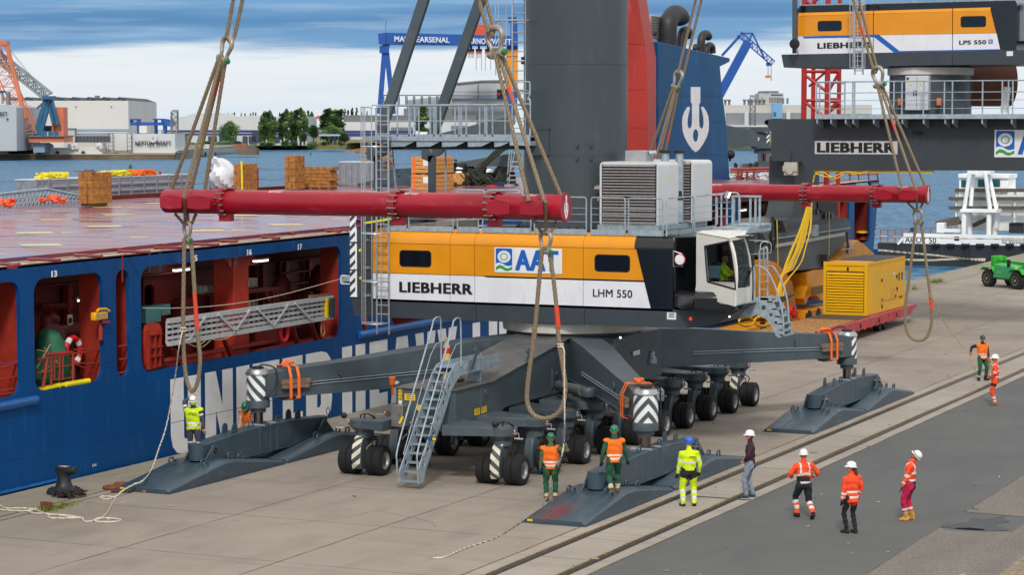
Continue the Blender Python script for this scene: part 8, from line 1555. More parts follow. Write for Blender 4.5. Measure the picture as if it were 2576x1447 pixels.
trope([q,atY(R1(1455,0+130),54.3),atX(R1(1420,400),-35.6),atX(R1(1355,760),-35.8),atX(R1(1290,960),-35.6),atZ(R1(1230,1130),.38),atZ(R1(1160,1220),.30),atZ(R1(1090,1250),.22),atZ(R1(1000,1300),.14),atZ(R1(945,1345),.03),atZ(R1(880,1370),.02),atZ(R1(815,1362),.02),atZ(R1(830,1348),.02),atZ(R1(910,1352),.03),atZ(R1(940,1360),.02),atZ(GG(1130,600),.02),atZ(GG(1080,690),.02),atZ(GG(1020,745),.02),atZ(GG(965,765),.02),atZ(GG(1000,778),.02),atZ(GG(1150,780),.02),atZ(GG(1222,762),.02),atZ(GG(1150,745),.03),atZ(GG(1000,742),.03),atZ(GG(950,765),.02),atZ(GG(870,778),.02),atZ(GG(842,755),.02),atZ(GG(825,735),.02),atZ(GG(700,728),.02),atZ(GG(560,705),.02),atZ(GG(440,690),.02),atZ(GG(340,650),.02),atZ(GG(200,640),.03),atZ(GG(60,640),.02),atZ(GG(0,610),.02)],.022,ropew,'long white tag line from the ship side loop, coiling over the quay')
P=[atZ(GG(*p),.02) for p in ((820,738),(700,742),(560,742),(495,735),(498,712),(580,705),(700,715),(800,732))]; trope(P,.02,ropew,'pale loop of rope lying flat near the left quay edge')
P=[atZ(GG(*p),.03) for p in ((0,655),(120,665),(250,668),(340,660),(370,645),(330,652),(280,668),(340,690),(420,695))]; trope(P,.02,ropew,'pale tangled rope end beside the quay coping at far left')
k1=atY(M4(1512,1060),87.5)
trope([k1,k1.lerp(w10['r'],.5)+UP*-.25,w10['r']],.016,ropey,'thin hemp tag line from the right loop down to the far worker')
mb=MB(); a=w10['r']; b=w10['l']; trope([a,a+Vector((.05,-.1,-.35)),(a+b)/2+UP*-.62,b+Vector((0,0,-.15)),b],.016,ropey,'slack hemp line hanging between the far worker hands')
o=thing('rope_coil','hemp rope coil hanging from the far worker left hand','rope',b)
for k in range(4): mb=MB(); mb.tube([b+Vector((.04*k-.05+.10*math.cos(t),.03*k,-.36+.36*math.sin(t)-.03*k)) for t in [2*PI*i/18 for i in range(18)]],.015,6,True); mb.build('coil_loop',ropey,o)
mb=MB(); c=k1
for dz_ in (-.06,0,.05): mb=MB(); mb.tube([c+Vector((.08*math.cos(t),.08*math.sin(t),dz_)) for t in [2*PI*i/14 for i in range(14)]],.022,6,True); o=mb.build('knot',ropey); tag(o,'hemp rope hitch tied round the right hanging loop','knot','rope hitches')
c=atY(M1(1487,1335),54.55)
for dz_ in (-.04,.05): mb=MB(); mb.tube([c+Vector((.08*math.cos(t),.08*math.sin(t),dz_)) for t in [2*PI*i/14 for i in range(14)]],.022,6,True); o=mb.build('knot',ropew); tag(o,'pale rope hitch tied round the ship side hanging loop','knot','rope hitches')
bo=thing('bollard','black cast iron mooring bollard with hooked head at the quay edge','bollard',atZ(GG(650,500))); b0=atZ(GG(650,490)); bm_=mat('bollard_black',(46,48,54),.5,.2,.25,6,.15,30); k=Vector((b0.x,b0.y,0))
MB().lathe(k,[(.72,0),(.74,.05),(.70,.16),(.5,.2),(.38,.3),(.30,.45),(.27,.7),(.29,.85),(.33,.95)],32).build('column',bm_,bo)
mb=MB(); mb.tube([k+Vector((-.32,.03,.98)),k+Vector((-.1,0,1.0)),k+Vector((.2,-.0,1.02)),k+Vector((.52,-.02,1.03)),k+Vector((.62,-.02,1.03))],[.20,.24,.24,.2,.17],14)
for v in mb.v: v.z=min(v.z,1.14)
mb.build('head',bm_,bo,bevel=.02)
for i in range(10): t=2*PI*i/10; MB().lathe(k+Vector((.6*math.cos(t),.6*math.sin(t),.16)),[(.07,0),(.07,.07),(.04,.09)],6).build('anchor_nut',bm_,bo)
MB().box(k.x-.18,k.x+.22,k.y-.16,k.y+.12,1.14,1.146).build('paint_patch',mat('old_paint',(180,164,146),.8,0,.4,8),bo)
for q in kids(bo): q.data.transform(Matrix.Translation(k-Vector(bo.location))@Matrix.Scale(.64,4)@Matrix.Translation(Vector(bo.location)-k))
rb=random.Random(4); nt_=MB()
for i in range(16):
 c=atZ(GG(rb.uniform(590,800),rb.uniform(505,530)),.04); P=[c+Vector((rb.uniform(-.22,.22),rb.uniform(-.16,.16),rb.uniform(0,.16))) for _ in range(6)]; nt_.tube(smoothline(P,4,True),.022,5,True)
tag(nt_.build('old_rope_heap',mat('tarred_rope',(48,38,34),.9,0,.3,10)),'dark tangled heap of old rope at the foot of the black bollard','rope heap')
for q,lab in (((1130,428),'rusty ring lying flat on the coping left of the near pad'),((1235,400),'rusty ring on the coping half under the ship side pad')):
 c=atZ(GG(*q),.05); mb=MB(); mb.tube([c+Vector((.2*math.cos(t),.2*math.sin(t),0)) for t in [2*PI*i/18 for i in range(18)]],.05,8,True); tag(mb.build('rusty_ring',mat('rust',(120,66,40),.8,0,.3,10)),lab,'ring','rusty rings on the coping')
c=atZ(GG(1270,480)); mb=MB(); mb.cbox(c+Vector((-.1,0,.03)),.55,.35,.05,rot=Matrix.Rotation(.4,3,'Z')); tag(mb.build('scrap_plate',mat('dark_scrap',(70,54,44),.8,0,.3,9)),'dark scrap sheet lying beside the corner of the ship side pad','sheet')
c=atZ(GG(1330,470)); tag(MB().cbox(c+Vector((.15,.1,.03)),.7,.12,.05,rot=Matrix.Rotation(-.3,3,'Z')).build('wood_offcut',wood2),'brown wood offcut in front of the ship side pad','wood')
c=atZ(GG(470,655)); tag(MB().cbox(c+UP*.1,.3,.12,.2).build('rusty_block',mat('rust',(120,66,40))),'small rusty block beside the grass tuft on the coping','block')
# ================================================================ far shore
fw=mat('far_white',(206,206,202),.7,0,.05,.05,stretch=(1,1,.2)); fw2=mat('far_pale_grey',(180,184,188),.7,0,.05,.05); fdk=mat('far_roof_dark',(64,68,74),.8,0,.15,.1); fnavy=mat('far_navy',(52,50,122),.6,0,0); fbl=mat('far_steel_blue',(24,80,160),.5,0,.08,.2); for_=mat('far_orange',(214,120,84),.6,0,.1,.2); fteal=mat('far_teal_blue',(46,96,130),.5,0,.1,.2); fslate=mat('far_slate',(58,70,84),.6,0,.1,.1); frust=mat('far_quay_rust',(112,96,78),.85,0,.35,.15); fgr=mat('far_grey',(120,122,124),.7,0,.12,.1); fbeige=mat('far_beige',(196,190,180),.7,0,.06,.05)
RZ=Matrix.Rotation(YAW,3,'Z')
def fb(nm,p,q,D,dp,m,par,dz=0,bevel=0):
 a,b=atD(p,D),atD(q,D); w_=(b-a).dot(RIGHT); z0,z1=sorted((a.z,b.z)); o=Vector((a.x,a.y,0)); mb=MB()
 V=[o+RIGHT*(w_*i)+FWD*(dp*j)+UP*z for z in (z0-dz,z1) for i,j in ((0,0),(1,0),(1,1),(0,1))]
 return mb.hexa(V).build(nm,m,par,smooth=False)
def far(nm,lab,cat,p,D,grp=None): v=atD(p,D); return thing(nm,lab,cat,Vector((v.x,v.y,max(-2,v.z))),0,grp)
def fbar(mb,p,q,D,w_,D2=None,h=None): return mb.bar(atD(p,D),atD(q,D2 or D),w_,h or w_,FWD)
def ftext(s,p,q,D,m,par,bold=.02,nm='lettering'): a,b=atD(p,D),atD(q,D); text(s,a,RIGHT,UP,(b-a).dot(RIGHT),b.z-a.z,m,par,bold,.3,nm)
nvy=mat('sign_navy',(20,24,60),.6,0,0)
def strip(nm,x0,y0,D0,x1,y1,D1,m,back=900,h=.8):
 a,b=atD((x0,y0),D0),atD((x1,y1),D1); a.z=b.z=-2.3; mb=MB(); mb.hexa([a,b,b+FWD*back,a+FWD*back,a+UP*(h+2.3)+FWD*6,b+UP*(h+2.3)+FWD*6,b+UP*(h+2.3)+FWD*back,a+UP*(h+2.3)+FWD*back]); o=mb.build(nm,m,smooth=False); o['kind']='structure'
wl=lambda y: 5800*11.8/(y-318)
shore=mat('shore_grass',(92,100,50),.95,0,.4,.06,col2=(120,112,64))
strip('far_shore',-700,376,1180,3300,372,1260,shore,2200,1.0)
strip('shipyard_ground',-500,400,826,440,400,826,mat('yard_grey',(130,126,118),.9,0,.15,.1),260,1.2)
q=far('quay_wall','long rust brown quay wall under the white shipyard pontoons','quay wall',T1(700,1295),824); fb('wall_face',T1(-300,1255),T1(1415,1297),822,4,frust,q,1.0); fb('coping',T1(-300,1250),T1(1415,1257),821.8,4.5,mat('far_quay_top',(176,160,130),.9,0,.1,.1),q)
h=far('shipyard_hall','big pale shipyard hall with saw-tooth roof at far left','building',T1(500,1200),880)
fb('wall',T1(-600,816),T1(1047,1230),880,70,fw,h,1)
for k in range(9):
 x=-80+k*125; a,b,c=atD(T1(x,816),881),atD(T1(x+125,816),881),atD(T1(x+45,786),881); MB().prism([a,b,c],FWD*68).build('roof_tooth',fdk,h); mb=MB(); MB().prism([a+RIGHT*2-FWD*.3,b-FWD*.3-RIGHT*3,b-FWD*.3-RIGHT*3+UP*.7,c-FWD*.3+RIGHT*3-UP*.4],FWD*-.3).build('roof_light',fteal,h)
fb('roof_vent',T1(770,775),T1(795,795),890,4,fgr,h); fb('blue_band',T1(610,1046),T1(1050,1060),879.6,.4,mat('far_blue_grey',(150,166,186),.6,0,0),h); fb('blue_band',T1(610,1075),T1(1050,1090),879.6,.4,MATS['far_blue_grey'],h); fb('window_band',T1(610,1103),T1(1000,1148),879.5,.5,fslate,h)
for k in range(1,14): fb('window_mullion',T1(610+k*28,1103),T1(614+k*28,1148),879.3,.3,fgr,h)
fb('annex',T1(520,1045),T1(608,1195),878,8,fw2,h,1); fb('annex_roof',T1(516,1040),T1(612,1047),877.5,9,fgr,h); fb('canopy',T1(610,1160),T1(830,1200),870,9,fbeige,h)
for x in (612,900): fb('wall_vent',T1(x,862),T1(x+8,870),879.5,.5,fdk,h)
h=far('workshop','grey sloped-roof workshop with RFT lettering at the left frame edge','building',T1(60,1210),800); a=[atD(T1(*p),800) for p in ((-200,850),(70,850),(133,870),(136,1225),(-200,1225))]; MB().prism(a,FWD*40).build('wall',fw2,h,smooth=False); ftext('RFT',T1(0,940),T1(63,908),799.5,nvy,h,.03); fb('lamp',T1(48,960),T1(64,966),799,1,fdk,h); fb('chimney',T1(48,745),T1(72,852),806,3,fgr,h); fb('silo',T1(-20,740),T1(10,840),803,4,fw,h); fb('silo_deck',T1(-20,735),T1(22,748),802.5,5,fdk,h)
cr=far('floating_crane','orange and blue floating crane with lattice boom at far left','crane',T1(380,1160),815)
def lattice(p0,p1,D,w_,n,m,par,nm='boom',r=.25):
 a,b=atD(p0,D),atD(p1,D); d=(b-a).normalized(); s=d.cross(FWD).normalized()*w_/2; f=FWD*w_/2; mb=MB(); cs=[(s+f),(s-f),(-s-f),(-s+f)]
 for c in cs: mb.bar(a+c,b+c,r*2)
 for i in range(n):
  k0,k1=i/n,(i+1)/n;
  for c0,c1 in ((cs[1],cs[2]),(cs[0],cs[3])): mb.bar(a.lerp(b,k0)+(c0 if i%2 else c1),a.lerp(b,k1)+(c1 if i%2 else c0),r); mb.bar(a.lerp(b,k1)+c0,a.lerp(b,k1)+c1,r)
 o=mb.build(nm,m,par,smooth=False); return o
lattice(T1(255,1105),T1(-130,260),815,5.0,18,for_,cr,r=.2); mb=MB(); fbar(mb,T1(55,365),T1(205,960),812,1.4); mb.build('boom_leg',for_,cr); mb=MB(); fbar(mb,T1(50,370),T1(-60,300),812,1.6); mb.build('jib_head',for_,cr); fb('head_machinery',T1(-20,330),T1(55,365),811,5,for_,cr)
lattice(T1(395,785),T1(-60,420),818,3.2,14,mat('far_silver',(150,160,160),.5,.3,.1),cr,'back_strut',.35)
for p,q_ in (((375,800),(285,1105)),((405,800),(320,1110)),((415,820),(470,1010)),((400,830),(440,1000)),((300,880),(370,820))): mb=MB(); fbar(mb,T1(*p),T1(*q_),816,1.6 if p[0]!=300 else .7); mb.build('frame_leg',fteal,cr)
fb('frame_head',T1(340,778),T1(437,805),814,5,fteal,cr); fb('ballast_tower',T1(455,870),T1(517,1120),818,8,for_,cr); fb('ballast_tower',T1(418,920),T1(460,1100),819,7,for_,cr); fb('turntable',T1(235,1108),T1(522,1155),813,16,for_,cr); fb('turntable_edge',T1(230,1100),T1(525,1110),812,18,fgr,cr); fb('machine_house',T1(300,1020),T1(425,1070),822,6,fteal,cr)
for x,r in ((360,25),(412,22),(458,20)): MB().cyl(atD(T1(x,1085),812),atD(T1(x,1085),816),r*.48374/1.5621*815/5800,n=16).build('winch_drum',fteal,cr)
fb('pedestal',T1(270,1160),T1(362,1215),815,10,mat('far_pontoon',(140,160,180),.6),cr,1)
for (p,q_) in (((60,370),(395,790)),((60,380),(300,690)),((0,360),(60,372))): mb=MB(); fbar(mb,T1(*p),T1(*q_),815,.12); mb.build('stay_cable',fgr,cr)
for i,(x0,x1,y0) in enumerate(((-60,62,1215),(275,398,1200),(400,598,1200),(600,830,1195))):
 t=far('pontoon','white steel pontoon with bent pipes on the far quay, number %s from the left'%('one','two','three','four')[i] if False else ('white pontoon cut by the left frame edge on the far quay','white pontoon under the orange crane, left one of the joined row','white pontoon in the middle of the joined row on the far quay','white pontoon at the right end of the joined row on the far quay')[i],'pontoon',T1(x0+60,1255),823,'white pontoons')
 fb('body',T1(x0,y0),T1(x1,1258),823.5,10,fw,t)
 for x in (x0+20,x1-10) if i else (50,): mb=MB(); mb.tube(smoothline([atD(T1(x,y0+15),823),atD(T1(x,y0-5),823),atD(T1(x-8,y0-18),823),atD(T1(x-22,y0-15),823),atD(T1(x-24,y0-5),823)],3),.8,6); mb.build('bent_pipe',fw,t)
 mb=MB(); mb.lathe(atD(T1((x0*2+x1)//3,1240),823.4),[(.7,0),(.7,.2)],10,-FWD); mb.build('port',fdk,t)
t=far('yard_equipment','row of small dark and coloured pipes and fittings between the white pontoons','equipment',T1(170,1250),828); rg=random.Random(2)
for k in range(26): x=62+k*8.2+rg.uniform(-2,2); y=rg.uniform(1205,1238); fb('fitting',T1(x,y),T1(x+rg.uniform(4,9),1256),828+rg.uniform(0,5),1.5,rg.choice((fgr,fslate,fw,fbl,for_,fdk)),t)
t=far('signboard_block','white shipyard block with NEPTUN WERFT lettering on the far quay','building',T1(1240,1250),826)
a=[atD(T1(*p),824) for p in ((1068,1088),(1420,1088),(1424,1222),(1450,1222),(1424,1232),(1424,1244),(1064,1244))]; MB().prism(a,FWD*26).build('wall',fw,t,smooth=False); fb('annex',T1(898,1085),T1(1066,1246),832,20,fw,t); fb('annex_side',T1(905,1090),T1(925,1240),831,2,fw2,t)
ftext('NEPTUN WERFT',T1(1100,1182),T1(1393,1146),823.5,nvy,t,.035); ftext('ROSTOCK 1850',T1(1208,1197),T1(1292,1187),823.5,nvy,t,.0)
a=[atD(T1(*p),823.6) for p in ((1215,1106),(1240,1108),(1270,1104),(1262,1120),(1268,1135),(1240,1132),(1228,1136))]; o=MB().prism(a,-FWD*.3).build('flag_emblem',mat('flag_blue',(20,140,210),.5),t); mb=MB(); mb.lathe(atD(T1(1242,1120),823.2),[(1.6,0),(1.6,.1)],14,-FWD); mb.build('flag_disc',fw,o); ftext('N',T1(1236,1126),T1(1248,1114),822.9,nvy,o,.02)
fb('roof_box',T1(1130,1020),T1(1192,1080),835,8,fw,t); fb('roof_box',T1(1285,1058),T1(1310,1086),835,6,fw2,t)
for x0 in (1030,880):
 for k in range(5): fb('scaffold_deck',T1(x0,1085+k*33),T1(x0+38,1089+k*33),821.5,2,fgr,t)
 for dx in (0,34): fb('scaffold_post',T1(x0+dx,1080),T1(x0+dx+3,1240),821,1,fgr,t)
t=far('yard_crane','dark blue portal crane behind the white signboard block','crane',T1(1220,1080),850)
for p,q_ in (((1055,992),(1412,1018)),((1055,964),(1125,976)),((1110,970),(1125,1090)),((1055,970),(1062,1000)),((1240,962),(1318,974)),((1252,970),(1262,1090)),((1322,965),(1340,1090)),((1308,965),(1320,1000))): fb('girder',T1(*p),T1(*q_),850,6,fbl,t)
mb=MB(); fbar(mb,T1(1340,990),T1(1410,1005),850,2.5); mb.build('boom',fbl,t)
t=far('light_mast','tall lattice light mast by the white signboard block','mast',T1(1418,1200),840); lattice(T1(1418,1210),T1(1418,905),840,2.2,14,fgr,t,'lattice',.16); fb('lamp_deck',T1(1398,892),T1(1442,902),839,3,fgr,t)
h=far('long_hall','long low white hall with two navy stripes behind the poplars','building',T1(1800,1170),1160); fb('wall',T1(1378,945),atx if False else T2(425,1165),1160,60,fw,h,1);
mb=MB(); mb.prism([atD(T1(*p),1162) for p in ((1500,945),(1560,925),(1790,918),(1835,945))],FWD*50); mb.build('roof',fw2,h); mb=MB(); mb.prism([atD(T1(*p),1162) for p in ((1950,945),(2060,935),(2100,945))],FWD*50); mb.build('roof',fw2,h)
fb('stripe',T1(1190,1056),T2(425,1070),1159.5,.5,fnavy,h); fb('stripe',T1(1190,1082),T2(425,1093),1159.5,.5,fnavy,h)
for x0,x1 in ((1690,1760),(1780,1920),(2020,2080),(2110,2140),(1970,2010)): fb('gate',T1(x0,1075 if x1-x0>100 else 1105),T1(x1,1160),1159,.8,fslate,h)
for x0,x1 in ((-20,85),(110,145),(160,205),(300,330)): fb('gate',T2(x0,1070 if x0<0 else 1105),T2(x1,1150),1159,.8,fslate,h)
t=far('jetty','grey steel jetty on concrete piers reaching right from the signboard block','jetty',T1(1700,1250),900); fb('girder',T1(1415,1205),T1(2000,1238),900,5,mat('jetty_blue_grey',(110,124,134),.7,0,.1,.2),t); fb('pier',T1(1925,1205),T1(2085,1248),897,9,frust,t,.5)
for x in (1600,1680,1460): fb('pier',T1(x,1235),T1(x+60,1256),899,6,fgr,t,.5)
for k in range(24): x=1415+k*28; fb('rail_post',T1(x,1185),T1(x+2,1206),900,.3,fgr,t)
fb('rail_bar',T1(1415,1185),T1(2085,1187),900,.2,fgr,t)
a=far('site_container','rusty orange container on the jetty end','container',T1(1945,1205),903); fb('box',T1(1892,1168),T1(2006,1204),903,4,mat('container_rust',(150,96,70),.8,0,.3,.5),a); a=far('site_container','white container on the jetty middle','container',T1(1660,1210),903); fb('box',T1(1615,1172),T1(1700,1208),903,4,fw,a)
h=far('grey_hall','long grey roofed hall with white base and navy stripes right of the trees','building',T2(1200,1110),1190); fb('roof',T2(722,935),T2(1800,995),1196,60,mat('hall_grey',(108,110,112),.7,0,.06,.05),h); fb('wall',T2(720,990),T2(1800,1115),1192,66,fw,h,1); fb('stripe',T2(720,1060),T2(1290,1074),1191,.5,fnavy,h); fb('stripe',T2(720,1085),T2(1290,1098),1191,.5,fnavy,h)
for k in range(18): x=1110+k*10; fb('window_strip',T2(x,1032),T2(x+5,1055),1191,.5,fslate,h)
for k in range(14): x=1600+k*9; fb('window_strip',T2(x,1020),T2(x+5,1045),1191,.5,fslate,h)
h=far('dock_hall','tall white ship-building hall with low arched roof beside the gantry crane','building',T2(1700,1000),1290); a=[atD(T2(*p),1290) for p in ((1605,685),(1630,670),(1850,650),(2120,648),(2120,1010),(1605,1010))]; MB().prism(a,FWD*90).build('wall',fw2,h,smooth=False); a=[atD(T2(*p),1289) for p in ((1630,672),(1850,650),(2130,646),(2130,660),(1850,662),(1640,682))]; MB().prism(a,FWD*90).build('roof_edge',fgr,h); fb('lower_hall',T2(1212,880),T2(1610,1010),1285,60,fw2,h); a=[atD(T2(*p),1287) for p in ((1235,812),(1605,770),(1605,1010),(1235,1010))]; MB().prism(a,FWD*60).build('wing',fw,h,smooth=False); fb('grey_band',T2(1605,778),T2(2120,800),1288,.6,mat('far_blue_grey',(150,166,186)),h); fb('grey_band',T2(1605,895),T2(2120,912),1288,.6,MATS['far_blue_grey'],h); fb('rain_pipe',T2(1812,660),T2(1820,810),1287,1,fgr,h); fb('edge_line',T2(1605,742),T2(2120,747),1287,1,fgr,h)
g=far('gantry_crane','huge blue shipyard gantry crane with white lettering on its beam','crane',T2(1060,925),1240)
a=[atD(T2(*p),1240) for p in ((1068,262),(2140,290),(2140,372),(1060,357))]; MB().prism(a,FWD*9).build('beam',fbl,g,smooth=False); a=[atD(T2(*p),1239) for p in ((1002,272),(1068,262),(1060,357),(1010,352))]; MB().prism(a,FWD*9).build('beam_end',fbl,g,smooth=False); mb=MB(); fbar(mb,T2(1065,262),T2(1068,160),1242,.5); mb.build('antenna',fgr,g)
def gtext(s,x0,x1,y0,y1): a,b=atD(T2(x0,y0),1238.5),atD(T2(x1,y0+(x1-x0)*.022),1238.5); c=atD(T2(x0,y1),1238.5); text(s,a,(b-a),UP,(b-a).length,c.z-a.z,mat('gantry_text',(214,220,228),.6),g,.03,.4)
gtext('MARINEARSENAL',1137,1585,336,291); gtext('WARNOWWERFT',1690,2085,352,306)
for p,q_,w_ in (((1060,365),(1015,925),2.6),((1068,365),(1130,925),2.6),((1055,372),(1055,430),5)): mb=MB(); fbar(mb,T2(*p),T2(*q_),1243,w_); mb.build('hinged_leg',fbl,g)
fb('leg_head',T2(1036,362),T2(1095,378),1242,6,fteal,g); fb('trolley',T2(1700,235),T2(1930,285),1243,10,mat('trolley_orange',(206,84,60),.6),g); fb('trolley_top',T2(1780,197),T2(1925,240),1244,8,MATS['trolley_orange'],g); fb('rigid_leg',T2(2040,400),T2(2140,720),1243,10,mat('leg_orange_yellow',(232,146,20),.6),g); fb('leg_seam',T2(2040,455),T2(2140,459),1242.8,.3,fdk,g); fb('rigid_leg_foot',T2(2045,720),T2(2135,925),1243,10,fbl,g); fb('leg_top',T2(2050,365),T2(2140,402),1243,10,fbl,g)
for x in (1760,1823,1897):
 for p,q_,w_ in (((x,370),(x,400),1.2),((x-25,425),(x+25,425),1.6),((x,395),(x,412),3.4)): mb=MB(); fbar(mb,T2(*p),T2(*q_),1244,w_); mb.build('hook_block',for_ if w_==1.6 else nvy,g)
 for k in range(-2,3): mb=MB(); fbar(mb,T2(x+k*11,425),T2(x+k*11,470 if x<1800 else (570 if abs(k)==2 else 470)),1244,.25); mb.build('hoist_wire',fdk,g)
t=far('blue_tower_crane','dark blue tower crane partly hidden behind the grey crane tower','crane',T2(2100,400),1255);
for p,q_,w_ in (((2102,300),(2102,150),3),((2060,160),(2130,155),3),((2125,300),(2125,165),1.5)): mb=MB(); fbar(mb,T2(*p),T2(*q_),1255,w_); mb.build('girder',fbl,t)
fb('cab',T2(2000+100,280),T2(2140,300),1254,6,fbl,t)
t=far('crane_runway','long crane runway on blue trestles between the gantry leg and the tall hall','runway',T2(1300,860),1262); fb('rail_girder',T2(1035,768),T2(1605,776),1262,4,fgr,t)
for k in range(9):
 x=1035+k*63; y=862 if k<9 else 850
 for s in (0,14): fb('trestle',T2(x+s,778),T2(x+s+4,850),1262,3,fteal,t)
 for j in range(4): mb=MB(); fbar(mb,T2(x+2,780+j*18),T2(x+16,798+j*18),1262,.5); mb.build('trestle_brace',fteal,t)
h=far('workshop_hall','long pale workshop hall with roof ventilators right of the blue funnel','building',T3(2000,1050),1150); fb('wall',T3(1640,852),T4(880,1060),1150,60,fbeige,h,1); fb('dark_wall',T3(1640,915),T4(320,1015),1149,1,mat('far_shutter',(140,138,142),.7,0,.08,.2),h)
for x in (1730,1915,2255): fb('pier',T3(x,905),T3(x+30,1015),1148,1,fw,h)
fb('base_band',T3(1640,1015),T4(320,1030),1148,1,fw,h)
for x in (1760,1792,1916,1950,1975,2008,2040,2075): o=fb('roof_vent',T3(x-7,815),T3(x+7,852),1155,3,fgr,h); fb('vent_cap',T3(x-12,806),T3(x+12,818),1154,4,fgr,h)
for x in (2192,2230,2266): fb('roof_vent',T3(x-6,795),T3(x+6,842),1155,3,fgr,h)
fb('blue_block',T3(2140,838),T3(2220,962),1147,6,mat('far_pale_blue',(120,166,200),.6,0,.05),h); fb('blue_window',T3(2150,910),T3(2170,940),1146.5,.5,fteal,h)
h=far('hotel_block','tall white hotel block with roof signs beyond the workshop hall','building',T3(2130,845),1500); fb('wall',T3(2032,755),T3(2230,850),1500,25,fw2,h); fb('roof_house',T3(2095,738),T3(2190,758),1502,20,fgr,h); fb('roof_house',T3(2048,738),T3(2090,756),1502,20,fgr,h); ftext('NEPTUN',T3(2052,748),T3(2190,740),1499,nvy,h,.02)
for k in range(5):
 for j in range(9): fb('window_row',T3(2115+j*12,790+k*11),T3(2122+j*12,796+k*11),1499.5,.3,fgr,h) if k<4 else None
fb('top_windows',T3(2130,765),T3(2222,772),1499.5,.3,fslate,h)
for k,ch in enumerate('NEPTUN'): ftext(ch,T3(2052,795+k*11),T3(2062,787+k*11),1499,nvy,h,.02)
t=far('light_mast','lattice light mast in front of the pale workshop hall','mast',T3(1980,1010),1100); lattice(T3(1980,1020),T3(1980,790),1100,2.4,12,fgr,t,'lattice',.16); fb('lamp_deck',T3(1962,772),T3(1998,784),1099,3,fgr,t)
t=far('luffing_crane','bright blue luffing harbour crane against the sky right of the funnel','crane',T3(1735,760),1060); mb=MB(); fbar(mb,T3(1700,790),T3(1945,335),1060,3.9); mb.build('boom',fbl,t)
lattice(T3(1870,270),T3(2145,512),1060,2.4,14,fbl,t,'jib',.16); mb=MB(); fbar(mb,T3(1880,285),T3(1730,450),1060,1.2); mb.build('tie_bar',fbl,t)
for p,q_ in (((1880,270),(1978,268)),((1978,268),(1945,345)),((1978,268),(2075,470))): mb=MB(); fbar(mb,T3(*p),T3(*q_),1060,.7); mb.build('tie_bar',fbl,t)
for p,q_,w_,m in (((2105,520),(2105,610),.25,fdk),((2130,515),(2130,655),.25,fdk),((2104,610),(2104,632),2.2,for_),((2090,520),(2125,520),1.6,fbl)): mb=MB(); fbar(mb,T3(*p),T3(*q_),1060,w_); mb.build('hook_block' if w_>1 else 'hoist_wire',m,t)
fb('distant_shed',T4(630,850),T4(880,925),1145,30,fbeige,far('far_shed','beige shed seen between the railings of the portal crane','building',T4(750,925),1145))
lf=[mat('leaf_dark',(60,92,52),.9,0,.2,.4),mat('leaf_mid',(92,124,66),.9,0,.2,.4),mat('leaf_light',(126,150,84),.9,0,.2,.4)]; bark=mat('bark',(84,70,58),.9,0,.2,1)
def crown(mb,h,r,kind,rnd,n):
 blobs=[]
 nb=14 if kind!='poplar' else 16
 for i in range(nb):
  t=rnd.random()
  if kind=='poplar': z=h*(.10+.86*t); rr=r*(.35+.65*math.sin(PI*min(1,(.12+t*.86)))**.8); a=rnd.uniform(0,2*PI); blobs.append((Vector((rr*.45*math.cos(a),rr*.45*math.sin(a),z)),rr*.62,h*.10,rnd.randrange(3)))
  else: a=rnd.uniform(0,2*PI); q=rnd.uniform(.1,.75); z=h*(.28+.6*t); rr=r*(.30+.5*math.sin(PI*(.15+.8*t))); blobs.append((Vector((r*q*math.cos(a)*math.sin(PI*(.2+.7*t)),r*q*math.sin(a)*math.sin(PI*(.2+.7*t)),z)),rr,rr*.75,rnd.randrange(3)))
 for k in range(n):
  c,rx,rz_,mi=blobs[rnd.randrange(nb)]; d=Vector((rnd.gauss(0,1),rnd.gauss(0,1),rnd.gauss(0,1))).normalized()*(rnd.random()**.4); p=c+Vector((d.x*rx,d.y*rx,d.z*rz_)); s=rnd.uniform(.14,.34)*(.75 if kind=='poplar' else 1)
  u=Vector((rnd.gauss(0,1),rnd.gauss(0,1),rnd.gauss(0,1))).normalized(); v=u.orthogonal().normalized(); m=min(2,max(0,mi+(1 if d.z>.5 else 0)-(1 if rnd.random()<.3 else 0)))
  mb.add([p-u*s-v*s*.6,p+u*s-v*s*.6,p+u*s*.7+v*s*.6,p-u*s*.7+v*s*.6],[(0,1,2,3)],m)
def tree(kind,h,r,seed,n):
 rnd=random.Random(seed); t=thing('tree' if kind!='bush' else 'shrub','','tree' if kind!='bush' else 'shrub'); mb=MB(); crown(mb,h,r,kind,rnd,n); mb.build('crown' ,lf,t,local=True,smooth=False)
 tk=MB(); tk.tube([(0,0,-1),(.1,0,h*.3),(0,.1,h*.6),(0,0,h*.85)],[h*.03,h*.024,h*.014,h*.004],7)
 for k in range(6): a=k*1.1+seed; z=h*(.2+.1*k); rr=r*(.35 if kind=='poplar' else .6); tk.tube([(0,0,z),(rr*.5*math.cos(a),rr*.5*math.sin(a),z+h*.07),(rr*math.cos(a),rr*math.sin(a),z+h*.15)],[h*.012,h*.008,h*.003],5)
 tk.build('trunk',bark,t,local=True); return t
protos={'poplar':[tree('poplar',10,1.35,k,3200) for k in (1,2,3)],'round':[tree('round',10,4.0,k,4200) for k in (4,5)],'bush':[tree('bush',6,4.5,k,2200) for k in (6,7)]}
used=set(); ti=0
def plant(kind,p,D,hp_,lab,wr=1.0,grp='trees on the far shore'):
 global ti
 ti+=1; pr=protos[kind][ti%len(protos[kind])]; g=atD(p,D); top=atD((p[0],p[1]-hp_),D); h=top.z-g.z; base_h=6 if kind=='bush' else 10
 if pr in used: o=dup(pr)
 else: o=pr; used.add(pr)
 o.location=g; s=h/base_h; o.scale=(s*wr,s*wr,s); o.rotation_euler=(0,0,ti*2.1); tag(o,lab,None,grp)
k_=.48374/1.5621
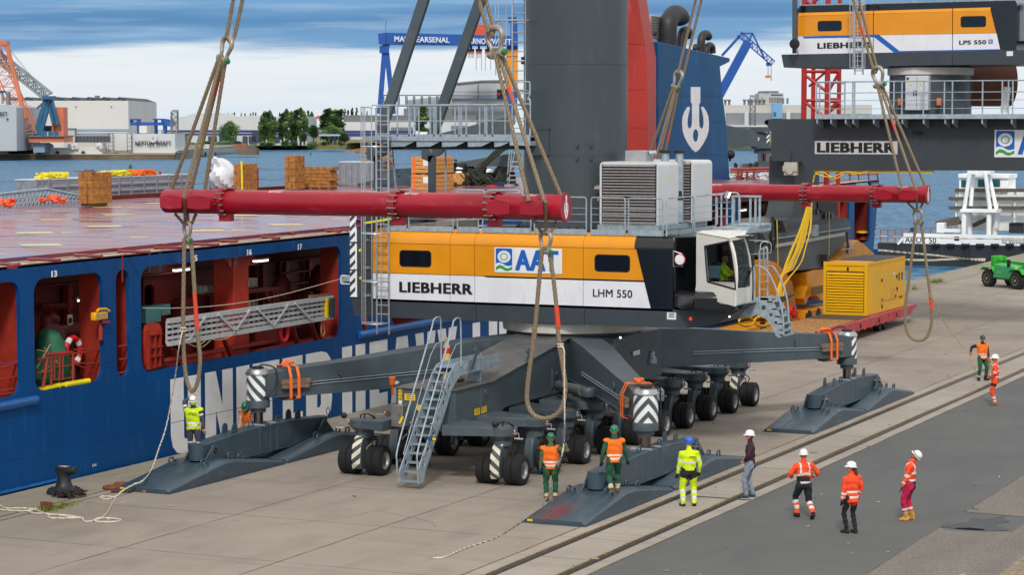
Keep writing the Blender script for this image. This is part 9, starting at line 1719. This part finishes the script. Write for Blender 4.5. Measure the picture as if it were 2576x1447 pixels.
def pl(reg,kind,x,yb,yt,D,lab,wr=1.0,grp='trees on the far shore'): b=reg(x,yb); t_=reg(x,yt); plant(kind,b,D,b[1]-t_[1],lab,wr,grp)
pl(T1,'round',1868,1180,975,1120,'bushy green tree left of the poplars, standing before the long white hall',.85); pl(T1,'bush',1475,1190,1088,1125,'round shrub beside the lattice light mast and the white signboard block',1.0,'shrubs on the far bank')
G1,G2='slim poplar in the left pair of clumps before the long white hall','slim poplar in the dense clump at the right end of the long white hall'
for x,yt in ((2130,940),(2150,905),(2180,895),(2215,945)): pl(T1,'poplar',x,1150,yt,1130,G1,1.15,'poplars left clump')
for x,yt in ((55,955),(85,900),(125,905),(165,950)): pl(T2,'poplar',x,1150,yt,1130,'slim poplar in the narrow clump between the white hall gates',1.1,'poplars middle clump')
for x,yt in ((230,905),(260,895),(300,905),(340,878),(375,885),(405,920)): pl(T2,'poplar',x,1155,yt,1130,G2,1.25,'poplars right clump')
for x,yt in ((590,870),(615,900),(655,890),(690,880)): pl(T2,'poplar',x,1150,yt,1140,'dark tall poplar in the group beside the grey roofed hall',1.7,'dark poplars')
for x,yt,yb in ((435,900,1010),(465,905,1010),(700,880,960),(735,885,950),(760,890,950),(795,872,950),(830,875,950),(405,900,960),(870,905,940),(915,900,940),(10,910,950),(205,910,950)): pl(T2,'poplar',x,yb,yt,1420,'small distant poplar on the skyline behind the white and grey halls',1.4,'skyline poplars')
for x in (1855,1885,1905,1960,1990,2035,2055,2075): pl(T1,'poplar',x,955,908+(x%3)*8,1420,'small distant poplar on the skyline above the long white hall',1.4,'skyline poplars left')
pl(T2,'round',480,1140,1010,1120,'dark round tree at the right end of the long white hall',1.1); pl(T2,'round',560,1150,1050,1110,'dark round tree left of the blue shelter on the far bank',1.0); pl(T2,'round',630,1150,1010,1115,'dark round tree behind the blue shelter on the far bank',1.2); pl(T2,'round',735,1170,1075,1110,'green round tree before the grey roofed hall',1.3); pl(T2,'poplar',1365,1110,862,1160,'tall full tree seen through the crane platform railing',2.2); pl(T2,'round',680,1150,1030,1120,'dark tree between the shelter and the grey roofed hall',1.0)
pl(T2,'round',400,1165,1080,1105,'light green round tree below the right poplar clump',1.0)
GB='low shrub on the grassy far bank below the halls'; rs=random.Random(9)
for k in range(26): x=-1000+rs.uniform(480,1880)*1.0; pl(T2,'bush',x if x<870 else 800,1190+rs.uniform(-6,14),1160+rs.uniform(-14,10),1105+rs.uniform(-15,20),GB,1.3,'bank shrubs')
for k in range(10): x=1440+k*80+rs.uniform(-20,20); pl(T1,'bush',x,1200,1150+rs.uniform(-8,18),1105,GB,1.2,'bank shrubs')
t=far('shelter','pale blue flat-roofed shelter on posts among the bank trees','shelter',T2(600,1150),1100); fb('roof',T2(525,1090),T2(690,1104),1100,8,fw2,t)
for x in (533,605,650,680): fb('post',T2(x,1100),T2(x+5,1150),1100,.6,fteal,t)
fb('orange_house',T2(500,940),T2(575,965),1300,12,mat('roof_orange',(206,100,70),.7),far('small_house','orange roofed house behind the poplars','building',T2(535,990),1300))
def buoy(p,ytop,D,m,lab): t=thing('buoy',lab,'buoy',atD(p,D),0,'channel buoys'); s=(atD((p[0],ytop),D).z-atD(p,D).z)/3.2; b=atD(p,D); MB().lathe(b,[(.2*s,-.4*s),(.72*s,-.3*s),(.74*s,.25*s),(.55*s,.45*s),(.42*s,.5*s)],18).build('float',m,t); MB().lathe(b,[(.4*s,.5*s),(.5*s,.55*s),(.46*s,1.5*s),(.3*s,1.7*s)],14).build('body',mat('buoy_dark',(24,64,84),.5) if m is not red_l else m,t); MB().lathe(b,[(.28*s,1.7*s),(.1*s,2.6*s),(.05*s,2.7*s)],12).build('topmark',m,t); MB().lathe(b,[(.04*s,2.6*s),(.12*s,2.8*s),(.12*s,3.1*s),(.02*s,3.2*s)],8).build('lantern',mat('buoy_lamp',(180,170,90),.5),t)
gb=mat('buoy_green',(0,150,84),.5); buoy(T1(1060,1382),T1(0,1300)[1],wl(T1(0,1382)[1]),gb,'green channel buoy nearest the ship, on the water at left'); buoy(T2(457,1262),T2(0,1222)[1],wl(T2(0,1262)[1]),gb,'small green channel buoy further off near the far bank'); buoy(T2(1105,1268),T2(0,1228)[1],wl(T2(0,1268)[1]),mat('buoy_pink_red',(230,40,70),.5),'red channel buoy seen behind the ladder cage of the crane')
# ================================================================ deck cargo
CZ=6.55
def U0(u,v,z=CZ): return atZ(UU(u,v),z)
def stack(lab,p,q,rows,cols,h,dp,m,nm='timber_stack',grp='timber stacks',rz=0,zb=CZ):
 """square timbers stacked, their ends towards the quay; p, q picture points of the lower front corners"""
 a,b=atZ(p,zb),atZ(q,zb); w_=abs(b.x-a.x) or .9; t=thing(nm,lab,'timber',a,0,grp); cw,ch=w_/cols,h/rows; rnd=random.Random(rows*cols)
 for i in range(cols):
  for j in range(rows):
   dx=rnd.uniform(-.02,.02); MB().box(a.x+cw*i+.008,a.x+cw*(i+1)-.008,a.y+dx,a.y+dp+dx,a.z+ch*j+.006,a.z+ch*(j+1)-.006).build('timber',m,t,bevel=.008)
 return t,a,w_
t,a,w_=stack('square stack of brown timber ends on the far deck edge left of the grey bins',UU(970,505),UU(1185,505),4,3,1.32,1.5,wood2)
MB().box(a.x-.2,a.x+.75,a.y,a.y+.25,a.z+1.33,a.z+1.38).build('loose_board',wood3,t); MB().box(a.x+.3,a.x+.7,a.y,a.y+.15,a.z+1.38,a.z+1.44).build('loose_board',wood3,t); MB().box(a.x+.05,a.x+w_-.1,a.y+.1,a.y+1.3,a.z-.12,a.z-.01).build('pallet',wood3,t)
al=thing('deck_gangway','pale lattice walkway lying along the far deck edge at far left','gangway',atZ(UU(500,520),6.4)); p0,p1=atZ(UU(-60,575),6.35),atZ(UU(1080,500),6.4); hgt=.62
mb=MB(); mb.bar(p0,p1,.1,.12); mb.build('lower_rail',galv,al); mb=MB(); mb.tube([p0+UP*hgt,p0.lerp(p1,.55)+UP*(hgt+.12),p1+UP*.28],.06,6); mb.build('upper_rail',galv,al)
for k in range(24):
 s=k/24; mb=MB(); q=p0.lerp(p1,s); hh=(hgt+.12*s/.55) if s<.55 else (hgt+.12)*(1-(s-.55)/.45)+.28*(s-.55)/.45; mb.bar(q,q+UP*hh,.07,.05); mb.build('lattice_post',galv,al)
 mb=MB(); mb.bar(q+Vector((-.6,.3,.05)),q+Vector((-.6,.9,hh)),.06,.05); mb.build('lattice_brace',galv,al)
lv_=mat('life_orange',(252,100,60),.7,0,.15,8)
for q,lab in ((( 40,470),'orange life jackets heaped on the pale walkway at the left frame edge'),((660,425),'orange life jackets heaped on the pale walkway further right')):
 c=atZ(UU(*q),7.0); mb=MB(); rz_=random.Random(q[0])
 for k in range(16): mb.cbox(c+Vector((rz_.uniform(-.2,.2),rz_.uniform(-.7,.7),rz_.uniform(-.2,.02))),rz_.uniform(.1,.3),rz_.uniform(.1,.3),.06,rot=Matrix.Rotation(rz_.uniform(-1,1),3,'X')@Matrix.Rotation(rz_.uniform(-1,1),3,'Y'))
 tag(mb.build('life_jacket_heap',lv_),lab,'life jackets','life jackets on deck')
bn=mat('bin_grey',(146,150,158),.5,.2,.12,3); labs=('first grey steel bin right of the square timber stack','second grey steel bin, yellow straps on its lid','third grey steel bin from the square timber stack','fourth grey steel bin, left of the white tarpaulin bag','grey steel bin behind the ladder cage')
def bin_(y0,y1,x,lab,zb=6.5,h=.98,dp=1.1):
 t=thing('cargo_bin',lab,'bin',(x,(y0+y1)/2,zb),0,'grey cargo bins'); MB().box(x-dp,x,y0,y1,zb+.1,zb+h-.03).build('bin_wall',bn,t); MB().box(x-dp-.02,x+.02,y0-.02,y1+.02,zb+h-.05,zb+h).build('bin_lid',mat('lid_pale',(206,214,224),.35,.2,.08,4),t)
 n=max(2,int((y1-y0)/1.0))
 for i in range(n+1): y=y0+(y1-y0)*i/n; MB().box(x,x+.07,y-.05,y+.05,zb,zb+h).build('bin_post',bn,t)
 for z in (.30,.60): mb=MB(); mb.prism([(x,y0,zb+z-.07),(x+.06,y0,zb+z-.02),(x+.06,y0,zb+z+.05),(x,y0,zb+z+.1)],(0,y1-y0,0)); mb.build('bin_rib',bn,t)
ys_=[U0(1312,495,6.5).y,U0(1490,488,6.5).y,U0(1528,486,6.5).y,U0(1858,464,6.5).y,U0(1870,464,6.5).y,U0(2040,452,6.5).y]
bin_(ys_[0],ys_[1],-61.2,labs[0]); bin_(ys_[2],ys_[3],-61.3,labs[1]); bin_(ys_[4]+.1,ys_[5]+1.5,-61.4,labs[2]); bin_(ys_[5]+1.6,ys_[5]+8,-61.5,labs[3])
def heap(c,sx,sy,n,m,r,nm,lab,cat,seed,grp=None):
 mb=MB(); q=random.Random(seed)
 for k in range(n): mb.tube(smoothline([c+Vector((q.uniform(-sx,sx),q.uniform(-sy,sy),q.uniform(0,.22))) for _ in range(4)],4),r,4)
 tag(mb.build(nm,m),lab,cat,grp)
for (y0,y1,sd,lab) in ((ys_[2]+.2,ys_[3]-.6,1,'yellow lashing straps heaped on the second grey bin'),(ys_[5]+.1,ys_[5]+3,2,'long heap of yellow straps on the third and fourth grey bins'),(ys_[5]+3.4,ys_[5]+5,3,'orange and yellow straps heaped on the fourth grey bin')):
 heap(Vector((-61.9,(y0+y1)/2,7.5)),.35,(y1-y0)/2,26,MATS['strap_yellow'] if sd<3 else strap,.06,'strap_heap',lab,'straps',sd,'strap heaps on bins')
def onDeck(reg,u,v,z=6.5): return atZ(reg(u,v),z)
c=atZ(M1(1815,205),6.6); mb=MB(); mb.ball(c+UP*.75,.6,.75,.9,22,16); rw=random.Random(3)
for i,v in enumerate(mb.v): d=v-c-UP*.75; k=1+.12*math.sin(7*d.y+5*d.z)+.08*math.sin(13*d.x+9*d.z); v2=c+UP*.75+d*k; v2.z=max(v2.z,c.z); mb.v[i]=v2
mb.v=[v+Vector((-.3,-.6,0))*max(0,v.z-c.z-1.2) for v in mb.v]; tag(mb.build('tarpaulin_bag',mat('tarp_white',(222,224,230),.6,0,.08,3,.4,4)),'crumpled white plastic tarpaulin bag on deck beyond the red beam','tarpaulin')
t,a,w_=stack('square stack of brown timber ends with a yellow strap, right of the white bag',M1(1897,212),M1(2000,212),5,3,1.32,1.3,wood2,zb=6.7)
mb=MB(); mb.bar(a+Vector((w_*.9,-.02,.1)),a+Vector((w_*.85,-.02,1.45)),.09,.02,(0,1,0)); mb.build('yellow_strap',MATS['strap_yellow'],t)
t,a,w_=stack('tall narrow stack of square timbers beside the long plank stack',M2(245,190),M2(355,190),5,3,1.7,1.0,wood2,zb=6.6)
t=thing('plank_stack','long stack of brown planks lying crosswise on deck before the grey bins','timber',onDeck(M2,560,190),0,'timber stacks'); a=onDeck(M2,345,195); b=atD(M2(700,195),(a-CAMP).dot(FWD))
for j in range(6):
 for i in range(2): MB().box(a.x+.05*(j%2),b.x-.06*((j+1)%3),a.y+.4*i,a.y+.4*i+.36,a.z+.1+.185*j,a.z+.1+.185*j+.17).build('plank',wood2,t,bevel=.01)
for k in range(4): x=a.x+(b.x-a.x)*(.1+.26*k); MB().box(x,x+.12,a.y,a.y+.8,a.z-.02,a.z+.1).build('bearer',wood3,t)
p_=onDeck(M2,400,190); MB().prism([p_+Vector((-.2,-.4,0)),p_+Vector((.35,-.4,0)),p_+Vector((.3,-.4,.5)),p_+Vector((-.1,-.4,.6))],(0,.2,0)).build('deck_socket',ship_r2,ship)
for y0,y1,k in ((0,0,0),):
 a,b=onDeck(M2,690,150),onDeck(M2,1100,140); bin_(a.y,a.y+6,a.x+.5,labs[4],6.4,1.1,1.2) if False else None
a=onDeck(M2,690,160,6.6); b=atD(M2(1110,160),(a-CAMP).dot(FWD)); t=thing('cargo_bin',labs[4],'bin',a,0,'grey cargo bins'); MB().box(a.x,b.x,a.y,a.y+1.4,a.z,a.z+1.25).build('bin_wall',bn,t); MB().box(a.x,b.x,a.y-.03,a.y+1.45,a.z+1.22,a.z+1.3).build('bin_lid',MATS['lid_pale'],t)
for k in range(8): x=a.x+(b.x-a.x)*k/7; MB().box(x-.05,x+.05,a.y-.06,a.y,a.z,a.z+1.25).build('bin_post',bn,t)
t=thing('pallet_heap','untidy heap of broken pallets on the grey bin behind the ladder cage','pallets',a+UP*1.3); c=atD(WW(230,600),(a-CAMP).dot(FWD)); rp_=random.Random(6)
for k in range(14): MB().cbox(c+Vector((rp_.uniform(-1.2,1.2),rp_.uniform(-.3,.3),.1+.09*k)),rp_.uniform(1.2,2.0),.14,.08,rot=Matrix.Rotation(rp_.uniform(-.35,.35),3,'Y')@Matrix.Rotation(rp_.uniform(-.4,.4),3,'Z')).build('pallet_board',wood2,t)
t=thing('spare_pad','dark spare outrigger pad lying on timber behind the ladder cage','outrigger pad',onDeck(WW,400,800)); D0=(onDeck(WW,400,830)-CAMP).dot(FWD); wq=lambda u,v,d=0: atD(WW(u,v),D0+d)
MB().prism([wq(85,800),wq(85,775),wq(480,700),wq(750,690),wq(750,800)],FWD*2.2).build('plate',steel2,t)
for u in (510,620): MB().prism([wq(u-40,700,.5),wq(u,600,.5),wq(u+25,590,.5),wq(u+60,640,.5),wq(u+120,690,.5)],FWD*.15).build('hinge_bracket',steel2,t)
MB().prism([wq(550,690,2),wq(560,590,2),wq(760,580,2),wq(760,690,2)],FWD*.6).build('beam',steel2,t)
for u0,u1 in ((88,290),(490,745)): a,b=wq(u0,860,.1),wq(u1,803,.1); o=thing('timber_bearer','brown timber bearer below the dark spare pad, %s one'%('left' if u0<200 else 'right'),'timber',a,0,'bearers under the spare pad'); MB().box(a.x,b.x,a.y,a.y+1.6,a.z,b.z).build('block',wood2,o,bevel=.01)
for k,(y0,y1) in enumerate(((862,660),(645,440))):
 t=thing('lumber_pack','%s pack of pale square timbers with orange straps, on the deck'%('lower' if k==0 else 'upper'),'timber',onDeck(WW,900,862),0,'strapped lumber packs')
 D1=(onDeck(WW,900,866)-CAMP).dot(FWD); A=atD(WW(760,y0),D1); B=atD(WW(1135,y1),D1); wd=B.x-A.x; hh=B.z-A.z; cols=6; dp=cols*.36
 for j in range(4):
  for i in range(6): MB().box(A.x,A.x+wd,A.y+i*.36,A.y+i*.36+.345,A.z+hh*j/4+.01,A.z+hh*(j+1)/4-.01).build('timber',wood,t,bevel=.012)
 for s in (.12,.86): MB().box(A.x+wd*s-.06,A.x+wd*s+.06,A.y-.015,A.y+dp+.01,A.z-.01,A.z+hh+.015).build('orange_strap',strap,t)
 s0=A.x+wd*.5; MB().box(s0,s0+.4,A.y-.02,A.y-.005,A.z+hh*.45,A.z+hh*.85).build('paper_label',wh,t)
 for s in (.1,.5,.9): MB().box(A.x+wd*s-.1,A.x+wd*s+.1,A.y+.02,A.y+dp,A.z-.14,A.z-.012).build('bearer',wood3,t)
D1=(onDeck(WW,1370,840)-CAMP).dot(FWD)+3
t=thing('plank_stack','flat stack of thin boards right of the lumber packs','timber',onDeck(WW,1370,850),0,'timber stacks')
for j in range(9): a,b=atD(WW(1270,785-j*14),D1),atD(WW(1475,785-j*14),D1); MB().box(a.x,b.x,a.y,a.y+1.2,a.z,a.z+.09).build('board',wood,t)
netm=mat('net_green',(54,62,48),.9,0,.4,6); q=random.Random(12)
def net(pts,lab,w_,n,sd):
 mb=MB(); q=random.Random(sd); P=[atD(WW(u,v),D1-1.0+dd) for u,v,dd in pts]
 for k in range(n):
  o=Vector((q.uniform(-w_,w_),q.uniform(-w_,w_),q.uniform(-w_,w_)*.6)); mb.tube(smoothline([p+o*(.4+.6*q.random())+Vector((0,0,q.uniform(-.1,.1))) for p in P],4),.035,4)
 tag(mb.build('cargo_net',netm),lab,'net','cargo nets')
net(((1980,300,2),(1820,420,1),(1650,570,.5),(1520,700,0),(1450,790,0)),'dark green lashing net slanting from the tower down to the deck',.22,26,1); net(((1480,650,0),(1560,750,0),(1650,720,0),(1780,820,0),(1880,700,0)),'dark green net heaped over the wheels of the stowed undercarriage',.55,46,2); net(((2060,780,0),(2080,810,0),(2110,830,0)),'small dark green net beside the grey buckets',.25,16,3); net(((1290,780,-1),(1320,810,-1),(1400,830,-1)),'green and white net bundle before the thin boards',.2,18,4)
for u,v,m,lab in ((1800,890,mat('bucket_red',(232,40,34),.5),'red bucket on deck'),(1890,850,mat('drum_blue',(24,62,84),.5),'dark blue drum on deck'),(1870,850,MATS['bucket_red'],'red drum behind the blue drum'),(1990,880,mat('bucket_grey',(170,160,156),.5),'pale grey bucket on deck')):
 c=atD(WW(u,v),D1-2+(1 if 'behind' in lab else 0)); t=thing('bucket',lab+' left of the crane tower','bucket',c-UP*.3,0,'buckets on deck'); MB().lathe(c-UP*.35,[(.3,0),(.36,.75),(.33,.75),(.28,.1)],18).build('bucket_body',m,t); MB().tube([c+Vector((.36*math.cos(x),.02,.4+.1*math.sin(x))) for x in [PI*i/8 for i in range(9)]],.02,5).build('handle',hose,t)
mb=MB()
for (u0,u1) in ((1370,1685),(1725,2130)): P=[atY(WW(u0,920),65.4),atY(WW(u0,880),65.4),atY(WW(u0+15,860),65.4),atY(WW(u1-15,860),65.4),atY(WW(u1,880),65.4),atY(WW(u1,920),65.4)]; mb=MB(); mb.tube(P,.03,6); mb.build('guard_rail',galv,crane)
t=thing('stowed_undercarriage','dark stowed crane undercarriage with striped legs on the ship deck behind the tower','undercarriage',onDeck(WW,1700,840)); Du=D1+1.5; uq=lambda u,v,d=0,r=WW: atD(r(u,v),Du+d)
MB().prism([uq(1335,560),uq(1335,510),uq(2000,400),uq(2150,390),uq(2150,560)],FWD*2).build('bogie_arm',steel,t)
MB().prism([uq(1480,1098,3,T2),uq(1480,1090,3,T2),uq(1900,985,3,T2),uq(2080,940,3,T2),uq(2080,1140,3,T2),uq(1340,1115,3,T2)],FWD*1.2).build('outrigger_beam',steel,t)
MB().cyl(uq(1375,1105,2.6,T2),uq(1375,1070,2.6,T2),.6,n=20).build('jack_housing',white_t,t)
for (u,v,u2,v2) in ((1380,590,1350,700),(1760,600,1720,820)):
 mb=MB(); a,b=uq(u,v,-.3),uq(u2,v2,-.5); mb.bar(a,b,.55,.4,RIGHT); mb.build('striped_leg',white_t,t,bevel=.08)
 for k in range(2): p=a.lerp(b,.3+.45*k); mb=MB(); mb.bar(p+Vector((0,0,.14)),p-Vector((0,0,.14)),.58,.44,RIGHT); mb.build('dark_stripe',hose,t)
for u,v in ((1930,740),(1640,760),(1440,700),(1290,700)): c=uq(u,v,.3); d=(RIGHT*.8-FWD*.6).normalized(); MB().lathe(c,[(.35,-.25),(.78,-.27),(.85,-.18),(.85,.18),(.78,.27),(.35,.25)],26,d).build('tyre',rubber,t); MB().lathe(c,[(.38,.2),(.3,.22),(.2,.05),(.02,.05)],18,d).build('rim',rimm,t)
MB().prism([uq(1340,500,-.2),uq(1300,490,-.2),uq(1300,470,-.2),uq(1340,470,-.2)],FWD*.3).build('work_lamp_case',hose,t)
for k in range(6): a,b=uq(1985+k*8,790-k*58,-1.5),uq(2125,790-k*58,-1.5); mb=MB(); mb.bar(a,b,.3,.06); mb.build('stair_tread',galv,t)
for u0,u1 in ((1970,2040),): mb=MB(); mb.bar(uq(1975,800,-1.5),uq(2070,380,-1.5),.18,.04,RIGHT); mb.build('stair_stringer',galv,t)
for u0,v0,u1,v1 in ((1970,800,2005,330),(1995,800,2035,320)): mb=MB(); mb.tube([uq(u0,v0,-1.6),uq(u1,v1,-1.6)],.035,5); mb.build('stair_rail',galv,t)
t=thing('stowed_undercarriage','dark stowed outrigger beam numbered 3 with jack, seen right of the blue funnel','undercarriage',atD(T3(2000,1400),150)); Dv=152; vq=lambda u,v,d=0: atD(T3(u,v),Dv+d)
MB().prism([vq(1560,1190),vq(1560,985),vq(1765,1015),vq(2040,1070),vq(2120,1075),vq(2120,1180),vq(2100,1190)],FWD*1.4).build('outrigger_beam',steel,t); a,b=vq(2020,1142,-.1),vq(2034,1115,-.1); text('3',a,RIGHT,UP,(b-a).dot(RIGHT),b.z-a.z,wh,t,.03)
o=MB().box(0,0,0,0,0,0) if False else None
for k in range(3): MB().prism([vq(2092,1165-k*36,-.05),vq(2118,1140-k*36,-.05),vq(2118,1118-k*36,-.05),vq(2092,1148-k*36,-.05)],FWD*-.03).build('hazard_stripe',white_t,t)
for (v0,v1,r) in ((1070,1040,1.0),(1180,1205,.95),(1205,1245,.75),(1245,1310,.5),(1310,1330,.7)): c=vq(2080,v0,.7); d=vq(2080,v1,.7); MB().cyl(c,d,r,n=18).build('jack_part',steel if v0!=1245 else chrome,t)
MB().prism([vq(1880,1390),vq(1900,1330),vq(2000,1325),vq(2130,1330),vq(2130,1385)],FWD*1.5).build('pad_beam',steel,t); MB().prism([vq(1790,1390,-.6),vq(1815,1360,-.6),vq(2140,1375,-.6),vq(2140,1400,-.6)],FWD*3).build('pad_plate',galv,t)
for u in (1830,1950,2000): MB().prism([vq(u,1385,-.4),vq(u,1330,-.4),vq(u+14,1320,-.4),vq(u+28,1335,-.4),vq(u+28,1385,-.4)],FWD*.3).build('hinge_bracket',hose,t)
c=vq(1800,1255,-1); mb=MB(); mb.tube([vq(1795,1310,-1),vq(1795,1260,-1)],.08,6); mb.ball(c,.3); mb.build('work_lamp_case',hose,t,sep=True)
wt=MATS['tarp_white']
for (u0,v0,u1,v1,lab) in ((1800,1395,1900,1470,'white wrapped bundle behind red rails right of the funnel'),(1910,1400,1980,1475,'torn white plastic sheet hung between the red rails right of the funnel'),(2015,1405,2125,1475,'white square wrapped box next to the dark portal beam')):
 a,b=atD(T3(u0,v1),140),atD(T3(u1,v0),140); mb=MB(); mb.ball((a+b)/2,abs((b-a).dot(RIGHT))/2,1.0,(b.z-a.z)/2,16,10)
 q=random.Random(u0); mb.v=[v+Vector((q.uniform(-.12,.12),q.uniform(-.12,.12),q.uniform(-.12,.12))) for v in mb.v]; tag(mb.build('wrapped_bundle',wt),lab,'bundle','white bundles by the funnel')
mb=MB()
for u in (1865,1890,1935,1990,2120): mb.tube([atD(T3(u,1480),139),atD(T3(u,1385),139)],.08,5)
mb.tube([atD(T3(1800,1400),139),atD(T3(2130,1385),139)],.07,5); mb.tube([atD(T3(1800,1375),139.5),atD(T3(2130,1365),139.5)],.1,5); mb.build('stern_rail',ship_r2,ship,sep=True)
